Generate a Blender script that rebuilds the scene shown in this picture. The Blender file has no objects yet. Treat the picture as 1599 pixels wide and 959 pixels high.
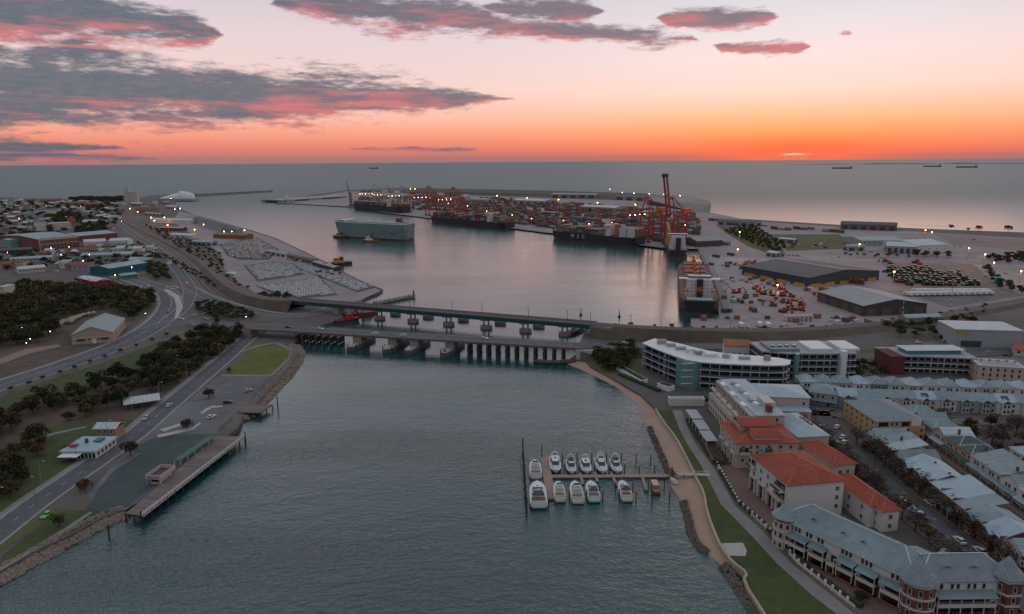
import bpy, math, random
from mathutils import Matrix, Vector
R = math.radians
rnd = random.Random(7)
scene = bpy.context.scene
COL = scene.collection

# ---------------------------------------------------------------- camera
W, H, F = 1599.0, 959.0, 1100.0
CAM = Vector((0, 0, 120))
PITCH, ROLL = math.atan2(227.0, F), -math.atan2(11.0, 1599.0)
CR = Matrix.Rotation(math.pi / 2 - PITCH, 3, 'X') @ Matrix.Rotation(ROLL, 3, 'Z')
cam = bpy.data.cameras.new('camera')
cam.sensor_width = 36.0
cam.lens = 36.0 * F / W
cam.clip_start, cam.clip_end = 1.0, 400000.0
cam_o = bpy.data.objects.new('camera', cam)
COL.objects.link(cam_o)
cam_o.matrix_world = Matrix.Translation(CAM) @ CR.to_4x4()
scene.camera = cam_o

def ray(px, py):
    return (CR @ Vector(((px - W / 2) / F, (H / 2 - py) / F, -1))).normalized()
def G(px, py, z=2.0):
    """ground point of height z that is seen at a pixel of the 1599 x 959 photograph"""
    d = ray(px, py)
    t = (z - CAM.z) / d.z
    return CAM + d * t
def G2(px, py, z=2.0):
    p = G(px, py, z)
    return (p.x, p.y)
def azel(px, py):
    d = ray(px, py)
    return math.degrees(math.atan2(d.x, d.y)), math.degrees(math.asin(d.z))
SUN_AZ = azel(1240, 240)[0]

# ---------------------------------------------------------------- world: dusk sky
world = bpy.data.worlds.new('World')
scene.world = world
world.use_nodes = True
NT = world.node_tree
NT.nodes.clear()
class NB:
    def __init__(s, nt): s.nt = nt
    def n(s, t, **k):
        o = s.nt.nodes.new(t)
        for a, b in k.items(): setattr(o, a, b)
        return o
    def put(s, sock, v):
        if hasattr(v, 'links'): s.nt.links.new(v, sock)
        else: sock.default_value = v
    def m(s, op, a, b=None, c=None, clamp=False):
        o = s.n('ShaderNodeMath', operation=op, use_clamp=clamp)
        s.put(o.inputs[0], a)
        if b is not None: s.put(o.inputs[1], b)
        if c is not None: s.put(o.inputs[2], c)
        return o.outputs[0]
    def mix(s, f, a, b, mode='MIX'):
        o = s.n('ShaderNodeMix', data_type='RGBA', blend_type=mode)
        s.put(o.inputs[0], f)
        s.put(o.inputs[6], a if hasattr(a, 'links') else tuple(a) + (1,) * (4 - len(a)))
        s.put(o.inputs[7], b if hasattr(b, 'links') else tuple(b) + (1,) * (4 - len(b)))
        return o.outputs[2]
    def ss(s, v, lo, hi):
        o = s.n('ShaderNodeMapRange', interpolation_type='SMOOTHSTEP')
        s.put(o.inputs[0], v); o.inputs[1].default_value = lo; o.inputs[2].default_value = hi
        return o.outputs[0]
    def noise(s, vec, scale, detail=3, rough=.5, dist=0.0, dim='3D'):
        o = s.n('ShaderNodeTexNoise', noise_dimensions=dim)
        if vec is not None: s.put(o.inputs['Vector'], vec)
        o.inputs['Scale'].default_value = scale; o.inputs['Detail'].default_value = detail
        o.inputs['Roughness'].default_value = rough; o.inputs['Distortion'].default_value = dist
        return o.outputs[0]
    def xyz(s, x, y, z=0.0):
        o = s.n('ShaderNodeCombineXYZ')
        s.put(o.inputs[0], x); s.put(o.inputs[1], y); s.put(o.inputs[2], z)
        return o.outputs[0]
    def ramp(s, f, stops, interp='LINEAR'):
        o = s.n('ShaderNodeValToRGB')
        cr = o.color_ramp
        cr.interpolation = interp
        while len(cr.elements) < len(stops): cr.elements.new(0.5)
        for e, (p, c) in zip(cr.elements, stops):
            e.position = p; e.color = tuple(c) + (1,) * (4 - len(c))
        s.put(o.inputs[0], f)
        return o.outputs[0]
def lin(r, g, b):
    f = lambda c: (c / 255) / 12.92 if c <= 10 else (((c / 255) + .055) / 1.055) ** 2.4
    return (f(r), f(g), f(b))

wb = NB(NT)
tc = wb.n('ShaderNodeTexCoord')
sep = wb.n('ShaderNodeSeparateXYZ')
NT.links.new(tc.outputs['Generated'], sep.inputs[0])
dx, dy, dz = sep.outputs
el = wb.m('MULTIPLY', wb.m('ARCSINE', dz), 180 / math.pi)
az = wb.m('MULTIPLY', wb.m('ARCTAN2', dx, dy), 180 / math.pi)
daz = wb.m('ABSOLUTE', wb.m('SUBTRACT', az, SUN_AZ))
daz = wb.m('MINIMUM', daz, wb.m('SUBTRACT', 360.0, daz))
# elevation goes through a square root so that the ramps resolve the horizon
t = wb.m('SQRT', wb.m('DIVIDE', wb.m('MAXIMUM', el, 0.0), 90.0))
def T(d): return math.sqrt(d / 90.0)
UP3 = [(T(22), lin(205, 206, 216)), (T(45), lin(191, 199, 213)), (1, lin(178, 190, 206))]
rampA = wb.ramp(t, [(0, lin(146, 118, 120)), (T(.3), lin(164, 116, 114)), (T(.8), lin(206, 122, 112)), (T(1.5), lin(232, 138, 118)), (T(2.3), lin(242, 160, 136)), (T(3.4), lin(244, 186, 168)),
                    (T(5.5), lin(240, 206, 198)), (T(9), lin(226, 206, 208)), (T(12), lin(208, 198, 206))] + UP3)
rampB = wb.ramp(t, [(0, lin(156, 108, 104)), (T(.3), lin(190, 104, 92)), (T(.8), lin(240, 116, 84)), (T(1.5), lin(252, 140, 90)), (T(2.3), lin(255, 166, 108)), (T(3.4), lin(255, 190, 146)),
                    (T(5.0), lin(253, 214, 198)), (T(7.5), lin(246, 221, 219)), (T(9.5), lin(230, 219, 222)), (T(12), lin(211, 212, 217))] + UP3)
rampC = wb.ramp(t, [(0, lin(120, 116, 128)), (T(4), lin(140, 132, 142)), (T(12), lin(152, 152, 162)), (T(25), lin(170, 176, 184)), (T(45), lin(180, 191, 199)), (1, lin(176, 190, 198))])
fs = wb.m('EXPONENT', wb.m('MULTIPLY', wb.m('MULTIPLY', daz, daz), -1 / (2 * 13.0 ** 2)))
fb = wb.ss(daz, 60.0, 130.0)
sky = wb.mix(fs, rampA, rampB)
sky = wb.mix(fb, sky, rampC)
glow = wb.m('EXPONENT', wb.m('MULTIPLY', wb.m('ADD', wb.m('MULTIPLY', wb.m('MULTIPLY', daz, daz), 1 / 28.0), wb.m('MULTIPLY', wb.m('POWER', wb.m('SUBTRACT', el, .55), 2.0), 1.3)), -1.0))
sky = wb.mix(wb.m('MULTIPLY', glow, .85), sky, (1.1, .13, .055))
core = wb.m('EXPONENT', wb.m('MULTIPLY', wb.m('ADD', wb.m('MULTIPLY', wb.m('MULTIPLY', daz, daz), 1.6), wb.m('MULTIPLY', wb.m('POWER', wb.m('SUBTRACT', el, .40), 2.0), 260.0)), -1.0))
sky = wb.mix(core, sky, (1.6, .62, .42))
# clouds in rows: (px, py, half height px, pinkness) along each row
rows_of_cloud = [
    [(-500, 30, 30, .4), (-100, 25, 42, .5), (0, 24, 44, .55), (100, 26, 44, .5), (200, 34, 40, .5), (300, 46, 28, .5), (345, 54, 4, .6), (368, 52, -8, .6), (405, 10, -8, .6), (430, 4, 6, .4), (500, 6, 24, .3), (600, 16, 36, .42), (700, 30, 28, .5), (800, 42, 15, .6),
     (860, 46, 13, .5), (950, 54, 12, .5), (1020, 63, 18, .6), (1080, 60, 7, .6), (1105, 68, -3, .6), (1125, 74, 7, .6), (1200, 75, 11, .75), (1255, 73, 8, .8), (1285, 72, -12, .8), (1300, 53, -6, .9), (1322, 52.5, 5, .9), (1350, 53, -8, .9), (1500, 50, -16, .8), (2200, 40, -16, .5)],
    [(-500, 66, -16, .5), (60, 66, -8, .5), (110, 66, 7, .5), (190, 68, -4, .5), (250, 60, -14, .5), (720, 8, -12, .2), (790, 12, 16, .2), (860, 14, 22, .22), (925, 16, 12, .3), (960, 20, -8, .4), (1020, 28, -2, .5), (1050, 28, 14, .55), (1120, 29, 18, .6), (1190, 27, 14, .7), (1235, 27, -6, .7), (1300, 27, -18, .7), (2200, 27, -16, .5)],
    [(-500, 140, 60, .1), (-100, 140, 72, .12), (0, 138, 70, .15), (100, 138, 64, .18), (200, 141, 54, .22), (300, 146, 48, .36), (400, 154, 42, .55), (480, 153, 42, .6), (560, 150, 38, .6), (640, 152, 30, .6), (700, 154, 16, .5), (760, 154, 7, .5), (800, 154, 2, .5), (840, 154, -12, .5), (2200, 150, -20, .5)],
    [(-500, 228, 6, .3), (-100, 229, 8, .3), (0, 230, 8, .35), (100, 230, 7, .35), (180, 230, 4, .4), (220, 236, -5, .4), (500, 234, -6, .5), (560, 233, 1, .6), (640, 233, 4, .6), (740, 234, 2, .6), (790, 234, -9, .6), (1190, 244, -9, 1), (1222, 244.5, 2, 1), (1262, 244.5, 2, 1), (1290, 244, -9, 1), (2200, 240, -9, 1)],
    [(-500, 247, 5, .4), (0, 246, 6, .4), (150, 247, 7, .4), (250, 248, 2, .4), (310, 248, -6, .4), (2200, 247, -9, .4)]]
av = wb.xyz(az, el)
def stretch(sx, sy, off): 
    o = wb.n('ShaderNodeVectorMath', operation='MULTIPLY_ADD')
    NT.links.new(av, o.inputs[0]); o.inputs[1].default_value = (sx, sy, 0); o.inputs[2].default_value = (off, off, 0)
    return o.outputs[0]
n1 = wb.noise(stretch(.14, .75, 0), 1.0, 5, .58, 0, '2D')
n2 = wb.noise(stretch(.16, 1.3, 7), 1.0, 4, .62, 0, '2D')
n3 = wb.noise(stretch(.7, 3.0, 3), 1.0, 3, .65, 0, '2D')
wob = wb.m('MULTIPLY_ADD', n1, 2.0, wb.m('MULTIPLY_ADD', n3, 1.2, -1.6))
cover, low = -9.0, 0.0
azn = wb.m('MULTIPLY_ADD', az, 1 / 110.0, .5)
for k, row in enumerate(rows_of_cloud):
    st = []
    for (cx, cy, hh, pk) in row:
        a0, e0 = azel(cx, cy)
        st.append((a0 / 110.0 + .5, (e0 / 20.0, (hh / F * 55 + 1.5) / 8.0, pk)))
    q = wb.n('ShaderNodeSeparateColor'); NT.links.new(wb.ramp(azn, st), q.inputs[0])
    h = wb.m('MULTIPLY_ADD', q.outputs[1], 8.0, -1.5)
    v = wb.m('DIVIDE', wb.m('SUBTRACT', el, wb.m('MULTIPLY', q.outputs[0], 20.0)), wb.m('MAXIMUM', h, .3))
    d = wb.m('SUBTRACT', wb.m('MINIMUM', wb.m('MULTIPLY', h, 3.3), 1.0), wb.m('ABSOLUTE', v))
    col = wb.m('MULTIPLY_ADD', v, -.45, q.outputs[2])
    if k == 0: cover, low = d, col
    else:
        best = wb.m('GREATER_THAN', d, cover)
        low = wb.m('MULTIPLY_ADD', best, wb.m('SUBTRACT', col, low), low)
        cover = wb.m('MAXIMUM', cover, d)
# the rest of the sky carries the same broken cloud
hi = wb.m('MULTIPLY', wb.ss(el, 12.5, 20.0), wb.m('SUBTRACT', wb.m('MULTIPLY', wb.noise(wb.xyz(dx, dy, wb.m('MULTIPLY', dz, 1.6)), 2.6, 3, .6), 3.0), 1.2))
cover = wb.m('MAXIMUM', cover, wb.m('SUBTRACT', hi, wb.m('MULTIPLY', wb.m('SUBTRACT', 1.0, wb.ss(el, 12.5, 20.0)), 3.0)))
cmask = wb.ss(wb.m('ADD', cover, wob), -.22, .60)
pink = wb.m('ADD', low, wb.m('MULTIPLY', wb.m('SUBTRACT', n2, .5), 2.0))
pink = wb.m('MULTIPLY', wb.ss(pink, .32, 1.1), wb.m('SUBTRACT', 1.0, wb.ss(el, 12.0, 20.0)))
dark = wb.mix(wb.ss(az, -30.0, 15.0), lin(82, 98, 112), lin(118, 106, 118))
ccol = wb.mix(pink, dark, lin(200, 112, 116))
ccol = wb.mix(wb.m('MULTIPLY', wb.ss(n3, .35, .7), .22), ccol, lin(150, 126, 134))
ccol = wb.mix(wb.ss(el, 11.5, 22.0), ccol, lin(168, 172, 180))
sky = wb.mix(wb.m('MULTIPLY', cmask, .94), sky, ccol)
nish = wb.n('ShaderNodeTexSky', sky_type='NISHITA', sun_disc=False)
nish.sun_elevation = R(1.2); nish.sun_rotation = R(SUN_AZ); nish.altitude = 120
sky = wb.mix(.003, sky, nish.outputs[0], 'ADD')
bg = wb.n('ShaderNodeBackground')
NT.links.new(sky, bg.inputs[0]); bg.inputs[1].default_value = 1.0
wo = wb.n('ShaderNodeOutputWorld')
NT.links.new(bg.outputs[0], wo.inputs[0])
world.cycles.sampling_method = 'MANUAL'
world.cycles.sample_map_resolution = 512

# ---------------------------------------------------------------- the last of the sun
sl = bpy.data.lights.new('sun', 'SUN')
sl.energy = 0.10; sl.angle = R(28); sl.color = (1.0, .52, .34)
so = bpy.data.objects.new('sun', sl)
COL.objects.link(so)
so.rotation_euler = (R(90 - 4), 0, R(180 - SUN_AZ) )
scene.view_settings.view_transform = 'Standard'
scene.view_settings.look = 'None'
scene.view_settings.exposure = 0.1
scene.view_settings.gamma = 1.0
scene.view_settings.use_curve_mapping = False
scene.cycles.max_bounces = 4
scene.cycles.diffuse_bounces = 2
scene.cycles.glossy_bounces = 2
scene.cycles.transparent_max_bounces = 4
scene.cycles.caustics_reflective = False
scene.cycles.caustics_refractive = False
# ---------------------------------------------------------------- helpers
class MB:
    """collects faces with material slots and builds ONE mesh object"""
    def __init__(s): s.v, s.f, s.mi = [], [], []
    def add(s, vs, fs, m=0):
        k = len(s.v)
        s.v += [tuple(q) for q in vs]
        for f in fs:
            s.f.append(tuple(i + k for i in f)); s.mi.append(m)
        return s
    def box(s, x0, x1, y0, y1, z0, z1, m=0):
        return s.add([(x0, y0, z0), (x1, y0, z0), (x1, y1, z0), (x0, y1, z0), (x0, y0, z1), (x1, y0, z1), (x1, y1, z1), (x0, y1, z1)],
                     [(3, 2, 1, 0), (4, 5, 6, 7), (0, 1, 5, 4), (1, 2, 6, 5), (2, 3, 7, 6), (3, 0, 4, 7)], m)
    def prism(s, poly, z0, z1, m=0, mt=None):
        a = sum(poly[i][0] * poly[(i + 1) % len(poly)][1] - poly[(i + 1) % len(poly)][0] * poly[i][1] for i in range(len(poly)))
        if a < 0: poly = poly[::-1]
        n = len(poly)
        s.add([(p[0], p[1], z0) for p in poly] + [(p[0], p[1], z1) for p in poly],
              [tuple((i, (i + 1) % n, n + (i + 1) % n, n + i)) for i in range(n)] + [tuple(range(n - 1, -1, -1))], m)
        return s.add([(p[0], p[1], z1) for p in poly], [tuple(range(n))], m if mt is None else mt)
    def loft(s, rings, m=0, cap=True, closed=True):
        n = len(rings[0]); vs = [p for r in rings for p in r]; fs = []
        for j in range(len(rings) - 1):
            for i in range(n if closed else n - 1):
                a, b = j * n + i, j * n + (i + 1) % n
                fs.append((a, b, b + n, a + n))
        if cap: fs += [tuple(range(n - 1, -1, -1)), tuple(range((len(rings) - 1) * n, len(rings) * n))]
        return s.add(vs, fs, m)
    def cyl(s, p, q, r0, r1=None, n=6, m=0):
        p, q = Vector(p), Vector(q); r1 = r0 if r1 is None else r1
        d = (q - p).normalized()
        u = d.cross(Vector((0, 0, 1)) if abs(d.z) < .95 else Vector((1, 0, 0))).normalized(); w = d.cross(u)
        ring = lambda c, r: [tuple(c + (u * math.cos(t) + w * math.sin(t)) * r) for t in [2 * math.pi * i / n for i in range(n)]]
        return s.loft([ring(p, r0), ring(q, r1)], m)
    def bar(s, p, q, a, b=None, m=0):
        """a square beam between two points"""
        p, q = Vector(p), Vector(q); b = a if b is None else b
        d = (q - p).normalized()
        u = d.cross(Vector((0, 0, 1)) if abs(d.z) < .95 else Vector((1, 0, 0))).normalized(); w = d.cross(u)
        ring = lambda c: [tuple(c + u * (x * a / 2) + w * (y * b / 2)) for x, y in ((-1, -1), (1, -1), (1, 1), (-1, 1))]
        return s.loft([ring(p), ring(q)], m)
    def gable(s, x0, x1, y0, y1, z0, rise, over=.3, m=0, axis='x', th=.18):
        """a gable roof, ridge along axis, with thickness"""
        x0 -= over; x1 += over; y0 -= over; y1 += over
        if axis == 'x':
            ym = (y0 + y1) / 2; P = lambda x, y, z: (x, y, z); a, b, c, d = x0, x1, y0, y1; mm = ym
        else:
            mm = (x0 + x1) / 2; P = lambda x, y, z: (y, x, z); a, b, c, d = y0, y1, x0, x1
        vs = []
        for x in (a, b):
            vs += [P(x, c, z0), P(x, mm, z0 + rise), P(x, d, z0), P(x, d, z0 + th), P(x, mm, z0 + rise + th), P(x, c, z0 + th)]
        fs = [(0, 1, 4, 5), (1, 2, 3, 4), (11, 10, 7, 6), (10, 9, 8, 7), (5, 4, 10, 11), (4, 3, 9, 10), (1, 0, 6, 7), (2, 1, 7, 8), (0, 5, 11, 6), (3, 2, 8, 9)]
        return s.add(vs, fs, m)
    def gable_end(s, x0, x1, y0, y1, z0, rise, m=0, axis='x'):
        if axis == 'x':
            for x in (x0, x1): s.add([(x, y0, z0), (x, y1, z0), (x, (y0 + y1) / 2, z0 + rise)], [(0, 1, 2)], m)
        else:
            for y in (y0, y1): s.add([(x0, y, z0), (x1, y, z0), ((x0 + x1) / 2, y, z0 + rise)], [(0, 1, 2)], m)
        return s
    def hip(s, x0, x1, y0, y1, z0, rise, over=.4, m=0, th=.15):
        x0 -= over; x1 += over; y0 -= over; y1 += over
        lx, ly = x1 - x0, y1 - y0; h = min(lx, ly) / 2
        if lx >= ly: r = [(x0 + h, (y0 + y1) / 2, z0 + rise + th), (x1 - h, (y0 + y1) / 2, z0 + rise + th)]
        else: r = [((x0 + x1) / 2, y0 + h, z0 + rise + th), ((x0 + x1) / 2, y1 - h, z0 + rise + th)]
        b = [(x0, y0), (x1, y0), (x1, y1), (x0, y1)]
        vs = [(x, y, z0) for x, y in b] + [(x, y, z0 + th) for x, y in b] + r
        fs = [(3, 2, 1, 0)] + [(i, (i + 1) % 4, 4 + (i + 1) % 4, 4 + i) for i in range(4)]
        if lx >= ly: fs += [(4, 5, 9, 8), (5, 6, 9), (6, 7, 8, 9), (7, 4, 8)]
        else: fs += [(4, 5, 8), (5, 6, 9, 8), (6, 7, 9), (7, 4, 8, 9)]
        return s.add(vs, fs, m)
    def mesh(s, name, mats, smooth=False):
        me = bpy.data.meshes.new(name)
        me.from_pydata(s.v, [], s.f)
        for mt in (mats if isinstance(mats, (list, tuple)) else [mats]): me.materials.append(mt)
        if any(s.mi): me.polygons.foreach_set('material_index', s.mi)
        if smooth: me.polygons.foreach_set('use_smooth', [True] * len(me.polygons))
        me.update()
        return me
    def build(s, name, mats, parent=None, loc=None, rz=0.0, smooth=False):
        return obj(name, s.mesh(name, mats, smooth), parent, loc, rz)
def obj(name, me, parent=None, loc=None, rz=0.0, sc=None):
    o = bpy.data.objects.new(name, me)
    COL.objects.link(o)
    if parent is not None: o.parent = parent
    if loc is not None: o.location = loc
    if rz: o.rotation_euler = (0, 0, rz)
    if sc is not None: o.scale = sc if isinstance(sc, (tuple, list)) else (sc, sc, sc)
    return o
def tag(o, label=None, cat=None, group=None, kind=None):
    if label: o['label'] = label
    if cat: o['category'] = cat
    if group: o['group'] = group
    if kind: o['kind'] = kind
    return o
def thing(name, label, cat, loc, rz=0.0, group=None, sc=None):
    return tag(obj(name, None, None, loc, rz, sc), label, cat, group)
def struct(o): return tag(o, kind='structure')
def copy_tree(o, parent=None):
    c = o.copy(); COL.objects.link(c)
    if parent is not None: c.parent = parent
    for ch in o.children: copy_tree(ch, c)
    return c
def place(proto, loc, rz, label, group=None, sc=None, first=[]):
    c = copy_tree(proto)
    c.location = loc; c.rotation_euler = (0, 0, rz)
    if sc is not None: c.scale = sc if isinstance(sc, (tuple, list)) else (sc, sc, sc)
    c['label'] = label
    if group: c['group'] = group
    elif 'group' in c: del c['group']
    return c
def drop(proto):
    for ch in list(proto.children): drop(ch)
    bpy.data.objects.remove(proto)
# ---------------------------------------------------------------- materials
MATS = {}
def M(name, col, rough=.75, var=.18, scale=.6, metal=0.0, bump=0.0, rand=0.0, emit=None, spec=None, obj_space=False, streak=None, joint=None, course=None, seam=None):
    """a procedural surface: base colour broken up by two noises, optional relief, per-object variation"""
    if name in MATS: return MATS[name]
    m = bpy.data.materials.new(name); m.use_nodes = True
    MATS[name] = m
    nt = m.node_tree; b = NB(nt)
    p = nt.nodes['Principled BSDF']
    p.inputs['Roughness'].default_value = rough; p.inputs['Metallic'].default_value = metal
    if spec is not None: p.inputs['Specular IOR Level'].default_value = spec
    if emit:
        p.inputs['Base Color'].default_value = tuple(col) + (1,)
        p.inputs['Emission Color'].default_value = tuple(col) + (1,); p.inputs['Emission Strength'].default_value = emit
        return m
    geo = b.n('ShaderNodeNewGeometry')
    if obj_space: vec = b.n('ShaderNodeTexCoord').outputs['Object']
    else: vec = geo.outputs['Position']
    if streak:
        mp = b.n('ShaderNodeMapping'); mp.inputs['Scale'].default_value = streak
        nt.links.new(vec, mp.inputs[0]); vec = mp.outputs[0]
    a = b.noise(vec, scale, 4, .6)
    c = b.noise(vec, scale * .13, 3, .5)
    k = b.m('ADD', b.m('MULTIPLY', b.m('SUBTRACT', a, .5), var * 2.2), b.m('MULTIPLY', b.m('SUBTRACT', c, .5), var * 2.2))
    k = b.m('ADD', k, 1.0)
    if course:      # rows of tiles, by height
        sz = b.n('ShaderNodeSeparateXYZ'); nt.links.new(geo.outputs['Position'], sz.inputs[0])
        k = b.m('MULTIPLY', k, b.m('SUBTRACT', 1.0, b.m('MULTIPLY', b.ss(b.m('FRACT', b.m('DIVIDE', sz.outputs[2], course)), .55, .95), .34)))
    if seam:        # standing seams of sheet metal, along the object's own x
        to = b.n('ShaderNodeTexCoord'); sz = b.n('ShaderNodeSeparateXYZ'); nt.links.new(to.outputs['Object'], sz.inputs[0])
        k = b.m('MULTIPLY', k, b.m('SUBTRACT', 1.0, b.m('MULTIPLY', b.ss(b.m('ABSOLUTE', b.m('SUBTRACT', b.m('FRACT', b.m('DIVIDE', sz.outputs[0], seam)), .5)), .30, .48), .26)))
    if joint:
        br = b.n('ShaderNodeTexBrick'); br.offset = .5
        nt.links.new(geo.outputs['Position'], br.inputs['Vector']); br.inputs['Scale'].default_value = 1.0; br.inputs['Brick Width'].default_value = joint; br.inputs['Row Height'].default_value = joint * .7; br.inputs['Mortar Size'].default_value = .16
        k = b.m('MULTIPLY', k, b.m('SUBTRACT', 1.0, b.m('MULTIPLY', br.outputs['Fac'], .22)))
        mp = b.n('ShaderNodeMapping'); mp.inputs['Rotation'].default_value = (0, 0, R(34)); mp.inputs['Scale'].default_value = (.06, 1.4, 1); nt.links.new(geo.outputs['Position'], mp.inputs[0])
        k = b.m('MULTIPLY', k, b.m('SUBTRACT', 1.0, b.m('MULTIPLY', b.ss(b.noise(mp.outputs[0], .35, 4, .7), .56, .72), .32)))
        k = b.m('MULTIPLY', k, b.m('SUBTRACT', 1.0, b.m('MULTIPLY', b.ss(b.noise(geo.outputs['Position'], .07, 5, .7), .55, .7), .30)))
    if rand:
        oi = b.n('ShaderNodeObjectInfo')
        k = b.m('MULTIPLY', k, b.m('ADD', b.m('MULTIPLY', oi.outputs['Random'], rand * 2), 1.0 - rand))
    mixn = b.mix(1.0, tuple(col), b.xyz(k, k, k), 'MULTIPLY')
    nt.links.new(mixn, p.inputs['Base Color'])
    if bump:
        bn = b.n('ShaderNodeBump'); bn.inputs['Strength'].default_value = bump; bn.inputs['Distance'].default_value = .1
        nt.links.new(a, bn.inputs['Height']); nt.links.new(bn.outputs[0], p.inputs['Normal'])
    return m
def MR(name, cols, rough=.5, var=.1):
    """a paint picked per object from a list of colours"""
    if name in MATS: return MATS[name]
    m = M(name, (1, 1, 1), rough, var)
    nt = m.node_tree; b = NB(nt)
    oi = b.n('ShaderNodeObjectInfo')
    r = b.ramp(oi.outputs['Random'], [(i / len(cols), c) for i, c in enumerate(cols)], 'CONSTANT')
    for n in nt.nodes:
        if n.type == 'MIX': nt.links.new(r, n.inputs[6])
    return m
# ---------------------------------------------------------------- water
def water_material():
    m = bpy.data.materials.new('water'); m.use_nodes = True
    nt = m.node_tree; b = NB(nt); p = nt.nodes['Principled BSDF']
    geo = b.n('ShaderNodeNewGeometry'); pos = geo.outputs['Position']
    sp = b.n('ShaderNodeSeparateXYZ'); nt.links.new(pos, sp.inputs[0])
    def mapped(rot, s):
        mp = b.n('ShaderNodeMapping'); mp.inputs['Rotation'].default_value = (0, 0, R(rot)); mp.inputs['Scale'].default_value = s
        nt.links.new(pos, mp.inputs[0]); return mp.outputs[0]
    big = b.noise(mapped(8, (.22, 1, 1)), .014, 3, .6)        # gusts
    w1 = b.noise(mapped(14, (.55, 1, 1)), .16, 2, .55)
    w2 = b.noise(mapped(-22, (.6, 1, 1)), .55, 3, .65)
    w3 = b.noise(mapped(5, (.45, 1, 1)), .045, 2, .5)
    h = b.m('ADD', b.m('MULTIPLY', w1, .85), b.m('ADD', b.m('MULTIPLY', w2, .72), b.m('MULTIPLY', w3, .7)))
    gust = b.m('ADD', .35, b.m('MULTIPLY', b.ss(big, .32, .68), .8))
    bn = b.n('ShaderNodeBump'); bn.inputs['Distance'].default_value = 1.0
    # the near reach is choppier than the sheltered water by the bridges
    chop = b.m('ADD', .22, b.m('MULTIPLY', b.m('SUBTRACT', 1.0, b.ss(sp.outputs[1], 170.0, 430.0)), .85))
    nt.links.new(b.m('MULTIPLY', gust, chop), bn.inputs['Strength']); nt.links.new(h, bn.inputs['Height'])
    nt.links.new(bn.outputs[0], p.inputs['Normal'])
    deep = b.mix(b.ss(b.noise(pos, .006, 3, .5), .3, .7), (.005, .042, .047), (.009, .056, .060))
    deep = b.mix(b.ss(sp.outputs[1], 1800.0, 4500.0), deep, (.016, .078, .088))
    nt.links.new(deep, p.inputs['Base Color'])
    # the open sea is rougher than the sheltered river
    nt.links.new(b.m('ADD', .10, b.m('MULTIPLY', b.ss(sp.outputs[1], 300.0, 2600.0), .40)), p.inputs['Roughness'])
    p.inputs['IOR'].default_value = 1.64
    return m
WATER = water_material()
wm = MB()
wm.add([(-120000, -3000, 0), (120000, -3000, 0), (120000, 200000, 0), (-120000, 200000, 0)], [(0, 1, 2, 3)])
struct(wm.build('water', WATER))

# ---------------------------------------------------------------- land
ASPH = M('asphalt', (.084, .086, .098), .85, .3, .3)
ASPH2 = M('worn_asphalt', (.125, .125, .135), .85, .35, .2, joint=14.0)
GREENASPH = M('green_tinted_asphalt', (.045, .066, .068), .85, .3, .3, joint=11.0)
CONC = M('concrete', (.27, .25, .24), .85, .2, .4, bump=.2)
PALECONC = M('pale_concrete', (.40, .37, .35), .85, .15, .4)
QUAY = M('quay_paving', (.27, .222, .226), .85, .35, .05, joint=9.0)
EARTH = M('bare_earth', (.088, .064, .050), .95, .5, .12, bump=.4)
TOWN = M('town_ground', (.10, .085, .078), .9, .45, .06)
SAND = M('beach_sand', (.36, .235, .18), .95, .18, .25, bump=.3)
GRASS = M('mown_grass', (.050, .066, .016), .95, .5, .35, bump=.5)
LAWN = M('bright_lawn', (.092, .110, .014), .95, .45, .3, bump=.5)
DRYGRASS = M('dry_verge_grass', (.085, .085, .030), .95, .35, .3, bump=.5)
PAVE = M('footpath_paving', (.20, .185, .185), .85, .2, .8)
LIME = M('limestone', (.36, .29, .22), .9, .25, .5, bump=.4)
ROCK = M('revetment_rock', (.16, .12, .10), .95, .3, .8, bump=.6, rand=.45)
WHITEPAINT = M('road_paint', (.42, .42, .41), .7, .25, 1.5)
TIMBER = M('weathered_timber', (.17, .135, .125), .9, .25, 1.0, bump=.3, rand=.2)
DARKTIMBER = M('dark_piles', (.030, .026, .026), .9, .3, 1.0)
def poly(pts, z): return [G2(x, y, z) for x, y in pts]
def sheet(name, pts, z, mat, parent=None, zref=2.0):
    """a flat ground sheet traced on the land surface"""
    mb = MB(); P = [G2(x, y, zref) for x, y in pts]
    a = sum(P[i][0] * P[(i + 1) % len(P)][1] - P[(i + 1) % len(P)][0] * P[i][1] for i in range(len(P)))
    if a < 0: P = P[::-1]
    mb.add([(x, y, z) for x, y in P], [tuple(range(len(P)))])
    o = mb.build(name, mat, parent)
    if parent is None: struct(o)
    return o
def smooth_line(P, it=2, closed=False):
    for _ in range(it):
        Q = [] if closed else [P[0]]
        n = len(P)
        for i in range(n if closed else n - 1):
            a, b = Vector(P[i]), Vector(P[(i + 1) % n])
            Q += [tuple(a * .75 + b * .25), tuple(a * .25 + b * .75)]
        if not closed: Q.append(P[-1])
        P = Q
    return P
def offset(P, d):
    """offset a world polyline to its left by d metres"""
    out = []
    for i, p in enumerate(P):
        a = Vector(P[max(i - 1, 0)][:2]); b = Vector(P[min(i + 1, len(P) - 1)][:2])
        t = (b - a).normalized()
        out.append((p[0] - t.y * d, p[1] + t.x * d))
    return out
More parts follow.
